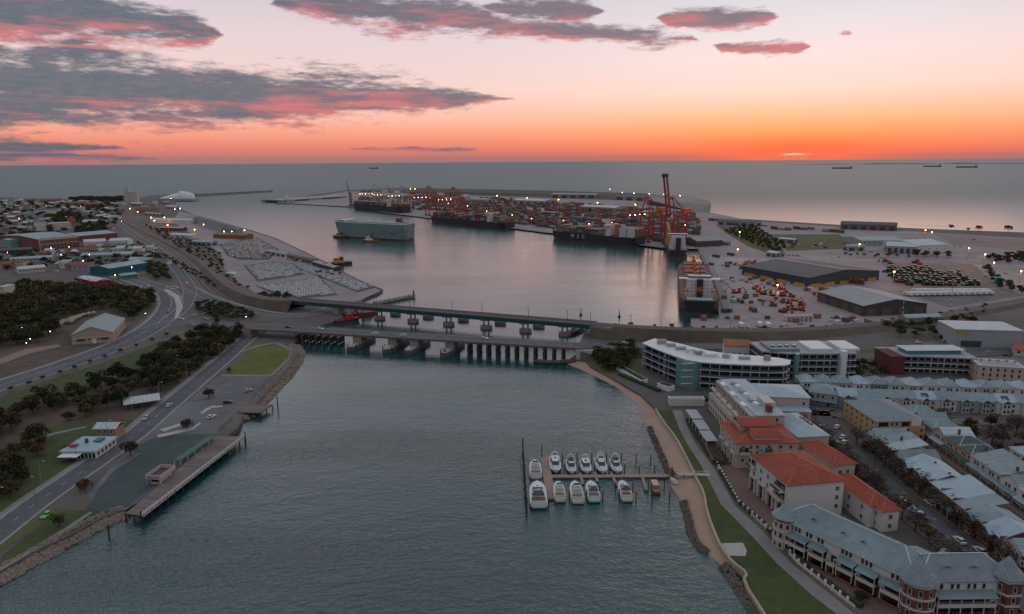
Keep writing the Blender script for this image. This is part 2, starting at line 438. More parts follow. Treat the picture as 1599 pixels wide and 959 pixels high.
def strip(name, P, w0, w1, z, mat, parent=None, zf=None):
    """a ribbon from offset w0 to w1 along the world polyline P"""
    A, B = offset(P, w0), offset(P, w1); n = len(P)
    mb = MB()
    zz = [z if zf is None else zf(i / (n - 1)) + z for i in range(n)]
    mb.add([(a[0], a[1], zz[i]) for i, a in enumerate(A)] + [(b[0], b[1], zz[i]) for i, b in enumerate(B)],
           [(i + n, i + n + 1, i + 1, i) if w1 < w0 else (i, i + 1, i + n + 1, i + n) for i in range(n - 1)])
    o = mb.build(name, mat, parent)
    if parent is None: struct(o)
    return o
def dashes(P, off, z, parent, on=3.0, gap=6.0, w=.2, name='lane_marking', mat=None):
    L = offset(P, off); mb = MB(); acc = 0.0; period = on + gap
    for i in range(len(L) - 1):
        a, b = Vector(L[i]), Vector(L[i + 1]); d = b - a; l = d.length
        if l < 1e-6: continue
        t = d / l; nrm = Vector((-t.y, t.x)) * (w / 2)
        s = -acc
        while s < l:
            u, v = max(s, 0), min(s + on, l)
            if v > u:
                p, q = a + t * u, a + t * v
                mb.add([(p.x - nrm.x, p.y - nrm.y, z), (q.x - nrm.x, q.y - nrm.y, z), (q.x + nrm.x, q.y + nrm.y, z), (p.x + nrm.x, p.y + nrm.y, z)], [(0, 1, 2, 3)])
            s += period
        acc = (acc + l) % period
    o = mb.build(name, mat or WHITEPAINT, parent); tag(o, kind='stuff')
    return o
def wl(pts, z=2.0, it=2): return [(p[0], p[1]) for p in smooth_line([G2(x, y, z) + (0,) for x, y in pts], it)]

# south bank: shore line of river, harbour and sea in turn
south = [(-420, 1060), (-120, 960), (0, 893), (60, 860), (110, 836), (160, 808), (196, 795), (222, 782), (275, 740), (330, 700), (372, 668), (380, 648), (402, 628), (428, 600), (452, 574), (466, 552), (458, 536),
         (470, 524), (492, 512), (520, 502), (545, 492), (560, 478), (568, 466), (592, 456), (597, 452), (572, 443), (545, 430), (505, 408), (470, 391), (430, 372), (395, 361), (345, 347), (305, 336), (278, 324), (272, 316),
         (292, 308), (330, 305), (424, 299.5), (424, 297.5), (330, 302), (295, 303), (245, 304), (210, 309), (160, 312), (110, 311), (60, 310), (0, 308), (-300, 318), (-900, 340), (-900, 620)]
land = MB(); land.prism(poly(south, 2.0), -6, 2.0)
struct(land.build('south_bank_ground', TOWN))
north = [(1310, 1010), (1195, 962), (1160, 908), (1168, 896), (1145, 880), (1127, 857), (1117, 835), (1104, 800), (1100, 770), (1087, 747), (1082, 734), (1070, 711), (1056, 684), (1036, 659), (1024, 639), (1000, 616), (952, 588),
         (922, 572), (904, 551), (903, 541), (912, 520), (925, 507), (960, 509), (1010, 512), (1076, 515), (1079, 497), (1122, 497), (1131, 490), (1121, 455), (1104, 412), (1090, 388), (1040, 387), (985, 380), (920, 370), (850, 362), (790, 355),
         (720, 346), (660, 339), (600, 331), (545, 322), (520, 318), (430, 318), (440, 313), (490, 304), (540, 297), (620, 294), (720, 296), (830, 298), (940, 301), (1030, 304), (1085, 308), (1108, 316), (1109, 330), (1098, 335), (1120, 339),
         (1180, 343), (1310, 351), (1440, 357), (1599, 363), (1900, 376), (2300, 395), (2600, 800)]
land = MB(); land.prism(poly(north, 2.0), -6, 2.0)
struct(land.build('north_bank_ground', TOWN))
# river beach, sloping from the lawn wall down under the water
wall_line = [(904, 551), (922, 572), (952, 588), (1000, 616), (1024, 639), (1036, 659), (1056, 684), (1070, 711), (1082, 734), (1087, 747), (1100, 770), (1104, 800), (1117, 835), (1127, 857), (1145, 880)]
water_line = [(880, 566), (905, 576), (930, 588), (965, 606), (1000, 634), (1008, 662), (1024, 700), (1036, 728), (1046, 752), (1050, 762), (1066, 782), (1071, 802), (1080, 836), (1100, 858), (1128, 884)]
mb = MB(); n = len(wall_line)
A = [G(x, y, 1.2) for x, y in wall_line]; B = [G(x, y, 0) for x, y in water_line]
rows = []
for a, b in zip(A, B):
    d = (b - a); d.z = 0
    a2 = a - d.normalized() * .6
    rows.append([(a2.x, a2.y, 1.3), (a.x * .5 + b.x * .5, a.y * .5 + b.y * .5, .75), (b.x, b.y, .05), (b.x + d.normalized().x * 6, b.y + d.normalized().y * 6, -1.2)])
mb.loft([[r[k] for r in rows] for k in range(4)], cap=False, closed=False)
struct(mb.build('river_beach', SAND, smooth=True))
# ocean beaches beyond the port
def beach(name, shore, inland, out=30):
    a = [G(x, y, 2.0) for x, y in shore]
    mb = MB()
    mb.loft([[(p.x, p.y - inland, 2.03) for p in a], [(p.x, p.y + out * .4, .9) for p in a], [(p.x, p.y + out, -.6) for p in a]], cap=False, closed=False)
    struct(mb.build(name, SAND))
beach('north_ocean_beach', [(1112, 338), (1180, 343), (1310, 351), (1440, 357), (1599, 363), (1900, 376)], 25)
# surf along the ocean beach
FOAM = M('sea_foam', (.75, .72, .72), .8, .1)
P = [G(x, y, 0) for x, y in [(1120, 336), (1180, 340.5), (1310, 348.5), (1440, 354.5), (1599, 360.5), (1900, 373)]]
mb = MB()
for k in range(3):
    Q = [(p.x, p.y + 18 + 16 * k) for p in P]
    L = smooth_line([q + (0,) for q in Q], 3)
    for i in range(len(L) - 1):
        if rnd.random() < .75 - .2 * k:
            w = rnd.uniform(1.5, 4.5)
            j = rnd.uniform(-3, 3)
            mb.add([(L[i][0], L[i][1] + j, .06), (L[i + 1][0], L[i + 1][1] + j, .06), (L[i + 1][0], L[i + 1][1] + w + j, .06), (L[i][0], L[i][1] + w + j, .06)], [(0, 1, 2, 3)])
tag(mb.build('surf', FOAM), 'white surf breaking along the far ocean beach', 'surf', kind='stuff')
# ground covers of the south bank
sheet('quay_paving_south', [(330, 342), (395, 362), (430, 373), (470, 392), (505, 409), (545, 431), (572, 444), (594, 454), (560, 470), (520, 476), (440, 468), (405, 462), (372, 440), (350, 420), (345, 395), (320, 380), (290, 360), (270, 345), (280, 330)], 2.03, QUAY)
sheet('rail_corridor', [(160, 330), (175, 330), (210, 350), (260, 372), (320, 392), (352, 410), (352, 432), (385, 455), (430, 466), (470, 469), (470, 478), (420, 481), (375, 475), (330, 458), (310, 442), (298, 420), (268, 392), (215, 368)], 2.02, EARTH)
sheet('quay_paving_north', [(1079, 499), (1122, 499), (1131, 492), (1121, 457), (1104, 413), (1090, 389), (1040, 388), (985, 381), (920, 371), (850, 363), (720, 347), (600, 332), (545, 323), (440, 317), (540, 299), (830, 300), (1085, 309), (1100, 330), (1180, 346),
                            (1599, 372), (1700, 420), (1700, 455), (1599, 470), (1500, 490), (1400, 504), (1300, 512), (1180, 516), (1080, 513)], 2.03, QUAY)
sheet('harbour_scrub_grass', [(1118, 352), (1180, 356), (1225, 392), (1205, 398), (1168, 385), (1140, 368)], 2.06, DRYGRASS)
sheet('rail_yard_grass', [(1200, 366), (1310, 366), (1340, 388), (1230, 392)], 2.06, DRYGRASS)
# ---------------------------------------------------------------- roads of the south bank
TEAL = M('teal_paint', (.012, .105, .105), .5, .2, .5)
STEEL = M('galvanised_steel', (.30, .30, .31), .5, .12, 1.0, metal=.3)
DARKSTEEL = M('dark_steel', (.05, .05, .055), .6, .15, 1.0)
WHITE = M('white_paint', (.66, .66, .66), .6, .08, .8)
GLASS = M('dark_window_glass', (.018, .024, .030), .08, .2, .8, spec=.6)
PIERC = M('bridge_pier_concrete', (.25, .20, .185), .85, .25, .5, bump=.3)
RAILGREY = M('parapet_rail', (.22, .21, .22), .6, .1)
def road(name, pts, w, mat=ASPH, z=2.10, lines=((0, 3, 6),), edge=True, kerb=True, it=2, path=0, zr=2.0):
    P = wl(pts, zr, it)
    o = strip(name, P, -w / 2, w / 2, z, mat)
    for off, on, gap in lines: dashes(P, off, z + .03, o, on, gap, .2)
    if edge:
        for sgn in (-1, 1): dashes(P, sgn * (w / 2 - .5), z + .03, o, 400, 0, .14, 'edge_line')
    if kerb:
        for sgn in (-1, 1):
            L = offset(P, sgn * (w / 2 + .15))
            mb = MB(); 
            a, b = offset(P, sgn * w / 2), offset(P, sgn * (w / 2 + .35)); n = len(P)
            mb.loft([[(q[0], q[1], z - .12) for q in a], [(q[0], q[1], z + .13) for q in a], [(q[0], q[1], z + .13) for q in b], [(q[0], q[1], z - .12) for q in b]], cap=False, closed=False)
            mb.build('kerb', PALECONC, o)
    if path:
        s0 = math.copysign(w / 2 + .4, path)
        strip('footpath', P, s0, s0 + path, z + .11, PAVE)
    return P
HWY = road('highway', [(-160, 660), (0, 602), (75, 579), (150, 553), (200, 533), (238, 512), (262, 490), (270, 470), (260, 455), (235, 445), (190, 430), (150, 418), (115, 405), (95, 393), (84, 380)], 18, lines=((-4.2, 3, 6), (4.2, 3, 6), (.35, 300, 0), (-.35, 300, 0)), path=2.2)
RIV = road('riverside_road', [(-260, 1010), (-80, 893), (0, 830), (60, 783), (120, 742), (170, 708), (215, 677), (250, 645), (290, 612), (330, 578), (365, 548), (388, 527), (400, 516)], 10.5, lines=((0, 3, 6),), path=2.4)
QRD = road('quay_link_road', [(268, 497), (290, 478), (299, 452), (285, 430), (262, 402), (240, 385), (212, 368), (190, 352), (170, 338)], 11, lines=((0, 3, 5),), z=2.13)
BRD = road('quay_access_road', [(296, 449), (320, 463), (352, 474), (390, 484), (430, 492), (470, 494), (505, 486), (530, 476)], 9, lines=((0, 3, 5),), z=2.16, path=2.0)
JCT = road('bridge_approach', [(232, 516), (262, 504), (300, 505), (345, 511), (380, 513.5)], 15, lines=((0, 3, 5), (3.8, 3, 5), (-3.8, 3, 5)), z=2.19, edge=False)
for p in ([(262, 452), (280, 462), (286, 480), (278, 497), (272, 500), (276, 482), (272, 466), (255, 453)], [(258, 448), (275, 447), (280, 450), (268, 452)]):
    sheet('traffic_island', p, 2.28, PALECONC)
sheet('traffic_island_planting', [(260, 448.5), (274, 447.8), (277, 449.8), (268, 451)], 2.31, DRYGRASS)
# verges and lawns
sheet('highway_verge', [(-160, 700), (0, 621), (90, 589), (180, 560), (245, 535), (330, 524), (375, 520), (330, 545), (250, 575), (150, 600), (60, 630), (0, 668), (-160, 740)], 2.04, GRASS)
sheet('wood_floor', [(0, 440), (60, 435), (190, 452), (244, 458), (236, 488), (205, 512), (150, 545), (60, 572), (0, 592), (-160, 640), (-160, 470)], 2.05, EARTH)
sheet('wood_floor_lower', [(385, 523), (340, 560), (270, 605), (215, 652), (150, 655), (70, 670), (0, 700), (-100, 760), (-100, 690), (30, 640), (120, 608), (220, 578), (300, 545)], 2.07, EARTH)
sheet('riverside_lawn', [(-100, 760), (0, 700), (70, 668), (150, 655), (215, 654), (206, 672), (178, 690), (90, 748), (0, 812), (-100, 880)], 2.09, GRASS)
sheet('dirt_track', [(-20, 688), (40, 668), (95, 655), (128, 640), (118, 636), (60, 655), (0, 676)], 2.12, EARTH)
sheet('lawn_path', [(60, 687), (90, 678), (135, 668), (135, 666), (88, 675), (58, 684)], 2.14, PAVE)
sheet('car_park', [(198, 703), (240, 668), (290, 628), (345, 586), (419, 588), (395, 618), (374, 650), (352, 668), (320, 690), (280, 722), (262, 746), (196, 797), (150, 802), (138, 772), (165, 740)], 2.08, ASPH2)
sheet('green_bay', [(196, 704), (240, 684), (270, 679), (337, 678), (325, 690), (282, 727), (262, 744), (198, 792), (162, 797), (134, 796), (150, 770), (176, 737), (222, 708)], 2.13, GREENASPH)
sheet('point_lawn', [(358, 571), (405, 543), (432, 538), (453, 545), (450, 558), (424, 586), (347, 585)], 2.12, LAWN)
sheet('point_lawn_north', [(376, 549), (402, 534), (432, 535), (400, 545)], 2.15, LAWN)
sheet('point_path', [(346, 588), (425, 588), (454, 560), (458, 546), (434, 535), (431, 538), (453, 546), (450, 559), (423, 586), (347, 585)], 2.16, PAVE)
sheet('point_path_across', [(372, 553), (402, 542), (432, 536), (432, 534.5), (400, 540), (372, 550.5)], 2.18, PAVE)
sheet('shore_lawn', [(5, 868), (40, 838), (90, 800), (140, 797), (172, 798), (150, 810), (95, 838), (40, 862), (5, 880)], 2.11, GRASS)
sheet('shore_path', [(0, 886), (60, 850), (100, 826), (140, 800), (146, 800), (105, 829), (62, 856), (0, 893)], 2.17, PAVE)
sheet('lower_verge', [(0, 860), (45, 832), (85, 803), (130, 797), (85, 795), (40, 823), (0, 850)], 2.06, DRYGRASS)
for pts in ([(250, 671), (284, 661), (286, 664), (256, 675)], [(245, 680), (300, 668), (312, 660), (314, 662), (302, 672), (248, 684)], [(312, 645), (322, 638), (332, 634), (348, 634), (348, 636), (330, 638), (316, 647)]):
    sheet('traffic_island', pts, 2.2, PALECONC)
# bay lines of the car park
pb = MB()
for a, b, n in (((300, 618), (372, 600), 9), ((262, 650), (330, 655), 9)):
    A, B = G(*a), G(*b); d = (B - A) / n; q = Vector((-d.y, d.x, 0)).normalized()
    for i in range(n + 1):
        c = A + d * i; t = d.normalized() * .07
        pb.add([(c.x - t.x, c.y - t.y, 2.2), (c.x + t.x, c.y + t.y, 2.2), (c.x + t.x + q.x * 5, c.y + t.y + q.y * 5, 2.2), (c.x - t.x + q.x * 5, c.y - t.y + q.y * 5, 2.2)], [(0, 1, 2, 3)])
tag(pb.build('bay_marking', WHITEPAINT), kind='structure')
# ---------------------------------------------------------------- rock revetments (thousands of stones)
def rocks(name, label, pts, w, n, zt=1.9, smin=.5, smax=1.15):
    P = wl(pts, 1.0, 2); mb = MB()
    seg = [(Vector(P[i]), Vector(P[i + 1])) for i in range(len(P) - 1)]
    tot = sum((b - a).length for a, b in seg)
    for _ in range(n):
        s = rnd.random() * tot
        for a, b in seg:
            l = (b - a).length
            if s <= l: break
            s -= l
        t = (b - a) / max(l, 1e-5); nr = Vector((-t.y, t.x)); u = rnd.random()
        c = a + t * s + nr * ((u - .5) * w)
        r = rnd.uniform(smin, smax); cz = zt * (1 - u) + (-.2) * u + rnd.uniform(-.1, .2)
        k = len(mb.v); vs = []
        for zz, rr, m in ((-.5, .75, 5), (.15, 1.0, 5), (.6, .55, 4)):
            for i in range(5):
                an = i * 2 * math.pi / 5 + zz + rnd.random() * .6; q = rr * r * rnd.uniform(.7, 1.15)
                vs.append((c.x + math.cos(an) * q, c.y + math.sin(an) * q, cz + zz * r * rnd.uniform(.8, 1.2)))
        mb.add(vs, [(i, (i + 1) % 5, 5 + (i + 1) % 5, 5 + i) for i in range(5)] + [(5 + i, 5 + (i + 1) % 5, 10 + (i + 1) % 5, 10 + i) for i in range(5)] + [(10, 11, 12, 13, 14)])
    return tag(mb.build(name, ROCK), label, 'rocks', kind='stuff')
rocks('rock_revetment', 'brown boulders lining the near south shore below the path', [(-120, 968), (0, 899), (60, 866), (110, 840), (160, 812), (196, 800)][::-1], 7.0, 1500)
rocks('rock_revetment', 'brown boulders lining the grassy point up to the traffic bridge', [(378, 654), (404, 630), (430, 602), (454, 577), (468, 553), (460, 538)][::-1], 8.0, 1500)
rocks('rock_revetment', 'boulders between the two timber jetties', [(350, 676), (374, 655)][::-1], 6.0, 260)
rocks('rock_revetment', 'dark rock groyne along the sandy river beach', [(1013, 664), (1024, 690), (1036, 716), (1044, 738)][::-1], 2.2, 420, 1.0, .25, .62)
rocks('rock_revetment', 'dark weedy rocks at the waterline beside the near lawn', [(1066, 780), (1074, 805), (1080, 835), (1094, 855), (1106, 860)][::-1], 2.4, 480, 1.0, .25, .65)
rocks('rock_revetment', 'dark rocks at the foot of the near river wall', [(1128, 880), (1140, 898), (1156, 920), (1180, 955), (1200, 990)][::-1], 2.6, 480, 1.2, .3, .7)
rocks('rock_revetment', 'rocks and weed under the north end of the traffic bridge', [(836, 562), (870, 565), (904, 560)], 8.0, 300, .8)
rocks('rock_revetment', 'pale rocks under the north end of the rail bridge', [(884, 522), (900, 514), (922, 508)], 9.0, 250, 2.0)
rocks('mole_rocks', 'long low rock mole running out to sea on the left', [(296, 305), (330, 303.5), (424, 298.5)], 16.0, 500, 3.0, 2, 4)
# river wall of the north lawn
mb = MB(); P = wl([(1024, 639), (1036, 659), (1056, 684), (1070, 711), (1082, 734), (1087, 747), (1100, 770), (1104, 800), (1117, 835), (1127, 857), (1145, 880), (1168, 896), (1160, 908), (1195, 962), (1220, 1000)], 2.0, 1)
a, b = offset(P, -.45), offset(P, .35)
mb.loft([[(q[0], q[1], -1) for q in a], [(q[0], q[1], 2.45) for q in a], [(q[0], q[1], 2.45) for q in b], [(q[0], q[1], 1.9) for q in b]], cap=False, closed=False)
tag(mb.build('river_wall', LIME), 'low pale limestone wall between the lawn and the river beach', 'wall')
sheet('north_lawn', [(1026, 640), (1038, 658), (1058, 684), (1072, 711), (1084, 734), (1089, 747), (1102, 770), (1106, 800), (1119, 835), (1129, 857), (1147, 880), (1170, 897), (1162, 908), (1197, 962), (1210, 985), (1340, 985), (1268, 930), (1215, 882), (1165, 828), (1126, 788), (1108, 752), (1094, 726), (1073, 693), (1060, 668), (1050, 642)], 2.06, GRASS)
sheet('promenade', [(1050, 641), (1064, 641), (1075, 670), (1086, 693), (1113, 728), (1128, 755), (1148, 790), (1188, 827), (1238, 882), (1330, 955), (1370, 985), (1340, 985), (1268, 930), (1215, 882), (1165, 828), (1126, 788), (1108, 752), (1094, 726), (1073, 693), (1060, 668)], 2.09, PAVE)
sheet('viewing_pad', [(1126, 849), (1160, 848), (1166, 860), (1164, 869), (1136, 868)], 2.12, PALECONC)
# ---------------------------------------------------------------- timber jetties on the south shore
def jetty(name, label, pts, z, rail_edges, pile_edges, planks):
    P = [G(x, y, z) for x, y in pts]; c = sum(P, Vector()) / len(P)
    root = thing(name, label, 'jetty', (c.x, c.y, 0))
    L = [(p.x - c.x, p.y - c.y) for p in P]
    MB().prism(L, z - .5, z - .08).build('deck_frame', DARKTIMBER, root)
    # planks across the deck, each with its own edge: edge 0-1 to edge 3-2
    a, b, cc, d = [Vector(q + (0,)) for q in (L[0], L[1], L[2], L[3])]
    for i in range(planks):
        u, v = i / planks, (i + .9) / planks
        q = [a.lerp(b, u), a.lerp(b, v), d.lerp(cc, v), d.lerp(cc, u)]
        MB().prism([(p.x, p.y) for p in q], z - .08, z + rnd.uniform(0, .03)).build('plank', TIMBER, root)
    for (i, j) in pile_edges:
        p, q = Vector(L[i] + (0,)), Vector(L[j] + (0,)); n = max(2, int((q - p).length / 4.5))
        for k in range(n + 1):
            r = p.lerp(q, k / n)
            MB().cyl((r.x, r.y, -3), (r.x, r.y, z - .1), .28, .26, 6).build('pile', DARKTIMBER, root)
    for (i, j) in rail_edges:
        p, q = Vector(L[i] + (0,)), Vector(L[j] + (0,)); n = max(2, int((q - p).length / 2.2))
        m = MB()
        for k in range(n + 1):
            r = p.lerp(q, k / n); MB().box(r.x - .09, r.x + .09, r.y - .09, r.y + .09, z + .03, z + 1.1).build('rail_post', WHITE, root)
        for hz in (.55, 1.12): MB().bar((p.x, p.y, z + hz), (q.x, q.y, z + hz), .16, .14).build('handrail', WHITE, root)
        MB().bar((p.x, p.y, z - .35), (q.x, q.y, z - .35), .35, .45).build('fender_beam', M('pale_fender', (.42, .38, .37), .8), root)
    return root
jetty('timber_jetty', 'long grey timber jetty with white railing along the south shore', [(338, 681), (196, 802), (222, 806), (382, 682)], 2.7, [(2, 3)], [(1, 2), (2, 3)], 70)
jetty('timber_platform', 'small square timber platform on piles between the car park and the river', [(388, 631), (372, 644), (406, 645), (425, 632)], 2.5, [], [(1, 2), (2, 3)], 14)
def pile(px, py, h, label, group=None, r=.3):
    o = MB().cyl((0, 0, -3), (0, 0, h), r, r * .85, 7).add([(-.1, -.1, h), (.1, -.1, h), (.1, .1, h), (-.1, .1, h), (0, 0, h + .25)], [(0, 1, 4), (1, 2, 4), (2, 3, 4), (3, 0, 4)]).build('mooring_pile', DARKTIMBER, None, G(px, py, 0))
    return tag(o, label, 'pile', group)
pile(434, 637, 6, 'lone dark mooring pile in the river off the square platform')
pile(384, 695, 6, 'dark mooring pile at the far end of the long jetty')
pile(171, 843, 5, 'lone dark pile off the rocky near shore')
pile(222, 820, 5, 'pale capped pile at the near corner of the long jetty')
# ---------------------------------------------------------------- traffic bridge
BZ = 8.2
bl, br = G(392, 509.5, BZ), G(908, 539.5, BZ)
ax = (br - bl); ax.z = 0; BL = ax.length; ax.normalize(); ay = Vector((-ax.y, ax.x, 0)); brz = math.atan2(ax.y, ax.x)
root = thing('traffic_bridge', 'long low road bridge on dark timber piers across the river', 'bridge', (bl.x, bl.y, 0), brz)
HW = 6.6
MB().box(-2, BL + 2, -HW, HW, BZ - .7, BZ).build('deck', CONC, root)
o = MB().box(-2, BL + 2, -HW + 1.9, HW - 1.9, BZ, BZ + .06).build('roadway', ASPH, root)
dm = MB()
x = 0
while x < BL:
    dm.box(x, min(x + 3, BL), -.12, .12, BZ + .06, BZ + .075); x += 9
tag(dm.build('centre_line', WHITEPAINT, o), kind='stuff')
for sg in (-1, 1):
    MB().box(-2, BL + 2, sg * (HW - 1.0) - .85, sg * (HW - 1.0) + .85, BZ, BZ + .18).build('footway', PAVE, root)
    MB().box(-2, BL + 2, sg * (HW + .08) - .1, sg * (HW + .08) + .1, BZ - 1.3, BZ - .05).build('edge_girder', M('red_brown_girder', (.16, .10, .085), .8), root)
    MB().box(-2, BL + 2, sg * (HW - .15) - .06, sg * (HW - .15) + .06, BZ + 1.05, BZ + 1.2).build('handrail', RAILGREY, root)
    MB().box(-2, BL + 2, sg * (HW - .15) - .04, sg * (HW - .15) + .04, BZ + .5, BZ + .6).build('handrail', RAILGREY, root)
    pm = MB().box(-.06, .06, -.06, .06, 0, 1.05).mesh('rail_post', RAILGREY)
    for k in range(int(BL / 3)): obj('rail_post', pm, root, (k * 3.0, sg * (HW - .15), BZ + .18))
def along(px, py, z=0.0):
    p = G(px, py, z) - bl; return p.dot(ax)
def tpier(x, parent, w=1.5):
    p = thing_part('pier', parent)
    for k in (-4.6, -1.6, 1.6, 4.6): MB().cyl((x, k, -3), (x, k * .92, BZ - 1.6), .55, .5, 7).build('pile', PIERC, p)
    MB().box(x - w / 2, x + w / 2, -HW + .2, HW - .2, BZ - 1.6, BZ - .72).build('pier_cap', PIERC, p)
    MB().box(x - .35, x + .35, -5.2, 5.2, .6, 4.2).build('pier_wall', DARKTIMBER, p)
def thing_part(name, parent): return obj(name, None, parent)
for i in range(11): tpier(along(730 + 14.6 * i, 552 + 1.15 * i), root)
for px in (458, 470, 482, 494, 506, 519, 532): tpier(along(px, 536), root, 1.2)
for px, py in ((561, 540), (616, 543), (650, 545), (703, 550)):
    x = along(px, py); p = thing_part('navigation_pier', root)
    MB().box(x - 3, x + 3, -HW + .4, HW - .4, -3, BZ - .72).build('pier_body', PIERC, p)
    hull = [(-3.6, -13), (-2.2, -17), (0, -18.5), (2.2, -17), (3.6, -13), (3.6, 13), (2.2, 17), (0, 18.5), (-2.2, 17), (-3.6, 13)]
    MB().prism([(x + a, b) for a, b in hull], -3, 2.6).build('fender', M('fender_timber', (.10, .085, .085), .9, .25, .6), p)
    MB().prism([(x + a * .9, b * .97) for a, b in hull], 2.6, 3.0).build('fender_cap', M('fender_cap', (.30, .27, .27), .85), p)
    for yy in (-14, -10, 10, 14):
        MB().cyl((x + 3.3, yy, -2), (x + 3.3, yy, 4), .3).build('pile', DARKTIMBER, p); MB().cyl((x - 3.3, yy, -2), (x - 3.3, yy, 4), .3).build('pile', DARKTIMBER, p)
    MB().box(x - .6, x + .6, -15.5, -14.3, 3.0, 4.6).build('light_cabin', M('beacon_red', (.3, .05, .05), .6) if px > 690 else WHITE, p)
MB().prism([(BL - 2, -HW - 1), (BL + 8, -HW - 1), (BL + 8, HW + 1), (BL - 2, HW + 1)], -2, BZ - .75).build('abutment', M('pale_abutment', (.40, .42, .44), .8), root)
MB().prism([(-6, -HW - 1), (4, -HW - 1), (4, HW + 1), (-6, HW + 1)], -2, BZ - .75).build('abutment', PIERC, root)
# approach embankments carry the road down to the town and up the north bank
def ramp(name, pts, zs, w, mat=ASPH, side=EARTH, skirt=6):
    P = [Vector((p.x, p.y)) for p in [G(x, y, z) for (x, y), z in zip(pts, zs)]]
    Q = smooth_line([(p.x, p.y, z) for p, z in zip(P, zs)], 2)
    L = [(q[0], q[1]) for q in Q]
    a, b, c, d = offset(L, w / 2), offset(L, -w / 2), offset(L, w / 2 + skirt), offset(L, -w / 2 - skirt)
    mb = MB()
    mb.loft([[(c[i][0], c[i][1], 1.5) for i in range(len(L))], [(a[i][0], a[i][1], Q[i][2]) for i in range(len(L))], [(b[i][0], b[i][1], Q[i][2]) for i in range(len(L))], [(d[i][0], d[i][1], 1.5) for i in range(len(L))]][::-1], 0, False, False)
    o = mb.build(name, [side]); struct(o)
    mb = MB(); n = len(L); w2 = w / 2 - .3; a, b = offset(L, w2), offset(L, -w2)
    mb.add([(a[i][0], a[i][1], Q[i][2] + .05) for i in range(n)] + [(b[i][0], b[i][1], Q[i][2] + .05) for i in range(n)], [(i + n, i + n + 1, i + 1, i) for i in range(n - 1)])
    mb.build(name + '_surface', mat, o)
    return Q
ramp('approach_embankment', [(300, 504), (345, 508), (394, 509.6)], [2.3, 5, BZ - .05], 13)
NRD = ramp('north_approach_embankment', [(906, 539.3), (940, 540), (985, 540), (1060, 541), (1150, 541), (1240, 546), (1330, 556), (1420, 558), (1520, 552), (1640, 545)], [BZ - .05, 8, 7, 6, 5, 4, 3, 2.4, 2.3, 2.3], 13)
# ---------------------------------------------------------------- rail bridge and line
RZ = 10.0
rl, rr = G(460, 468, RZ), G(927, 505.5, RZ)
rx = rr - rl; rx.z = 0; RL = rx.length; rx.normalize(); rrz = math.atan2(rx.y, rx.x); ry = Vector((-rx.y, rx.x, 0))
root = thing('rail_bridge', 'teal steel girder rail bridge on paired concrete columns across the harbour mouth', 'bridge', (rl.x, rl.y, 0), rrz)
MB().box(-1, RL + 1, -4.6, 4.6, RZ - .5, RZ).build('deck', M('ballast', (.14, .105, .10), .95, .3, .8), root)
for sg in (-1, 1):
    MB().box(-1, RL + 1, sg * 3.6 - .12, sg * 3.6 + .12, RZ - 3.0, RZ - .5).build('girder', TEAL, root)
    MB().box(-1, RL + 1, sg * 3.6 - .35, sg * 3.6 + .35, RZ - 3.15, RZ - 3.0).build('girder_flange', TEAL, root)
    MB().box(-1, RL + 1, sg * 4.6 - .08, sg * 4.6 + .08, RZ, RZ + .9).build('parapet', RAILGREY, root)
    sm = MB().box(-.08, .08, -.2, .2, RZ - 3.0, RZ - .5).mesh('stiffener', TEAL)
    for k in range(int(RL / 4)): obj('stiffener', sm, root, (k * 4 + 1, sg * 3.84, 0))
RAILM = M('rail_steel', (.20, .13, .10), .5, .2, 1)
for yy in (-2.9, -1.4, 1.4, 2.9): MB().box(-1, RL + 1, yy - .06, yy + .06, RZ + .02, RZ + .18).build('rail', RAILM, root)
for px, py in ((596, 497), (648, 501.5), (702, 507), (760, 512.5), (820, 518.5), (882, 523.5)):
    p0 = G(px, py, 0) - rl; x = p0.dot(rx); p = thing_part('pier', root)
    rr_ = [(math.cos(t) * 6.2 if abs(math.cos(t)) > .4 else math.cos(t) * 6.2, math.sin(t) * 2.6) for t in [2 * math.pi * k / 14 for k in range(14)]]
    MB().prism([(x + a * .75, b * 1.25) for a, b in rr_], -3, 2.2).build('caisson', PIERC, p)
    MB().prism([(x + 4 + a * .75, 17 + b * 1.25) for a, b in rr_], -3, 2.2).build('fender_caisson', PIERC, p)
    for sg in (-1, 1): MB().cyl((x + sg * 1.9, 0, 2.2), (x + sg * 1.9, 0, RZ - 3.7), .62, .58, 9).build('column', PIERC, p)
    MB().box(x - 3.4, x + 3.4, -4, 4, RZ - 3.75, RZ - 3.15).build('pier_cap', PIERC, p)
MB().box(RL - 1, RL + 14, -6, 6, -2, RZ - .55).build('abutment', PIERC, root)
MB().box(40, 46, -4.5, 4.5, 0, RZ - 3.2).build('abutment', PIERC, root)
def mast(px, py, z, label, h=8, group='overhead line masts of the railway', arm=3.2):
    p = G(px, py, z); r = thing('overhead_line_mast', label, 'mast', p, rrz, group)
    MB().cyl((0, 0, 0), (0, 0, h), .17, .12, 6).build('pole', DARKSTEEL, r)
    MB().bar((0, 0, h - 1.2), (0, -arm, h - 1.0), .1).build('bracket', DARKSTEEL, r); MB().bar((0, 0, h - .1), (0, -arm, h - .9), .06).build('stay', DARKSTEEL, r)
ORD = ('first', 'second', 'third', 'fourth', 'fifth', 'sixth', 'seventh', 'eighth', 'ninth', 'tenth', 'eleventh', 'twelfth', 'thirteenth', 'fourteenth', 'fifteenth', 'sixteenth', 'seventeenth', 'eighteenth', 'nineteenth', 'twentieth')
for k, (px, py) in enumerate(((588, 477), (640, 481), (706, 486), (753, 490), (825, 495.5), (886, 501), (922, 504.5))): mast(px, py, RZ, '%s overhead line mast from the left on the teal rail bridge' % ORD[k])
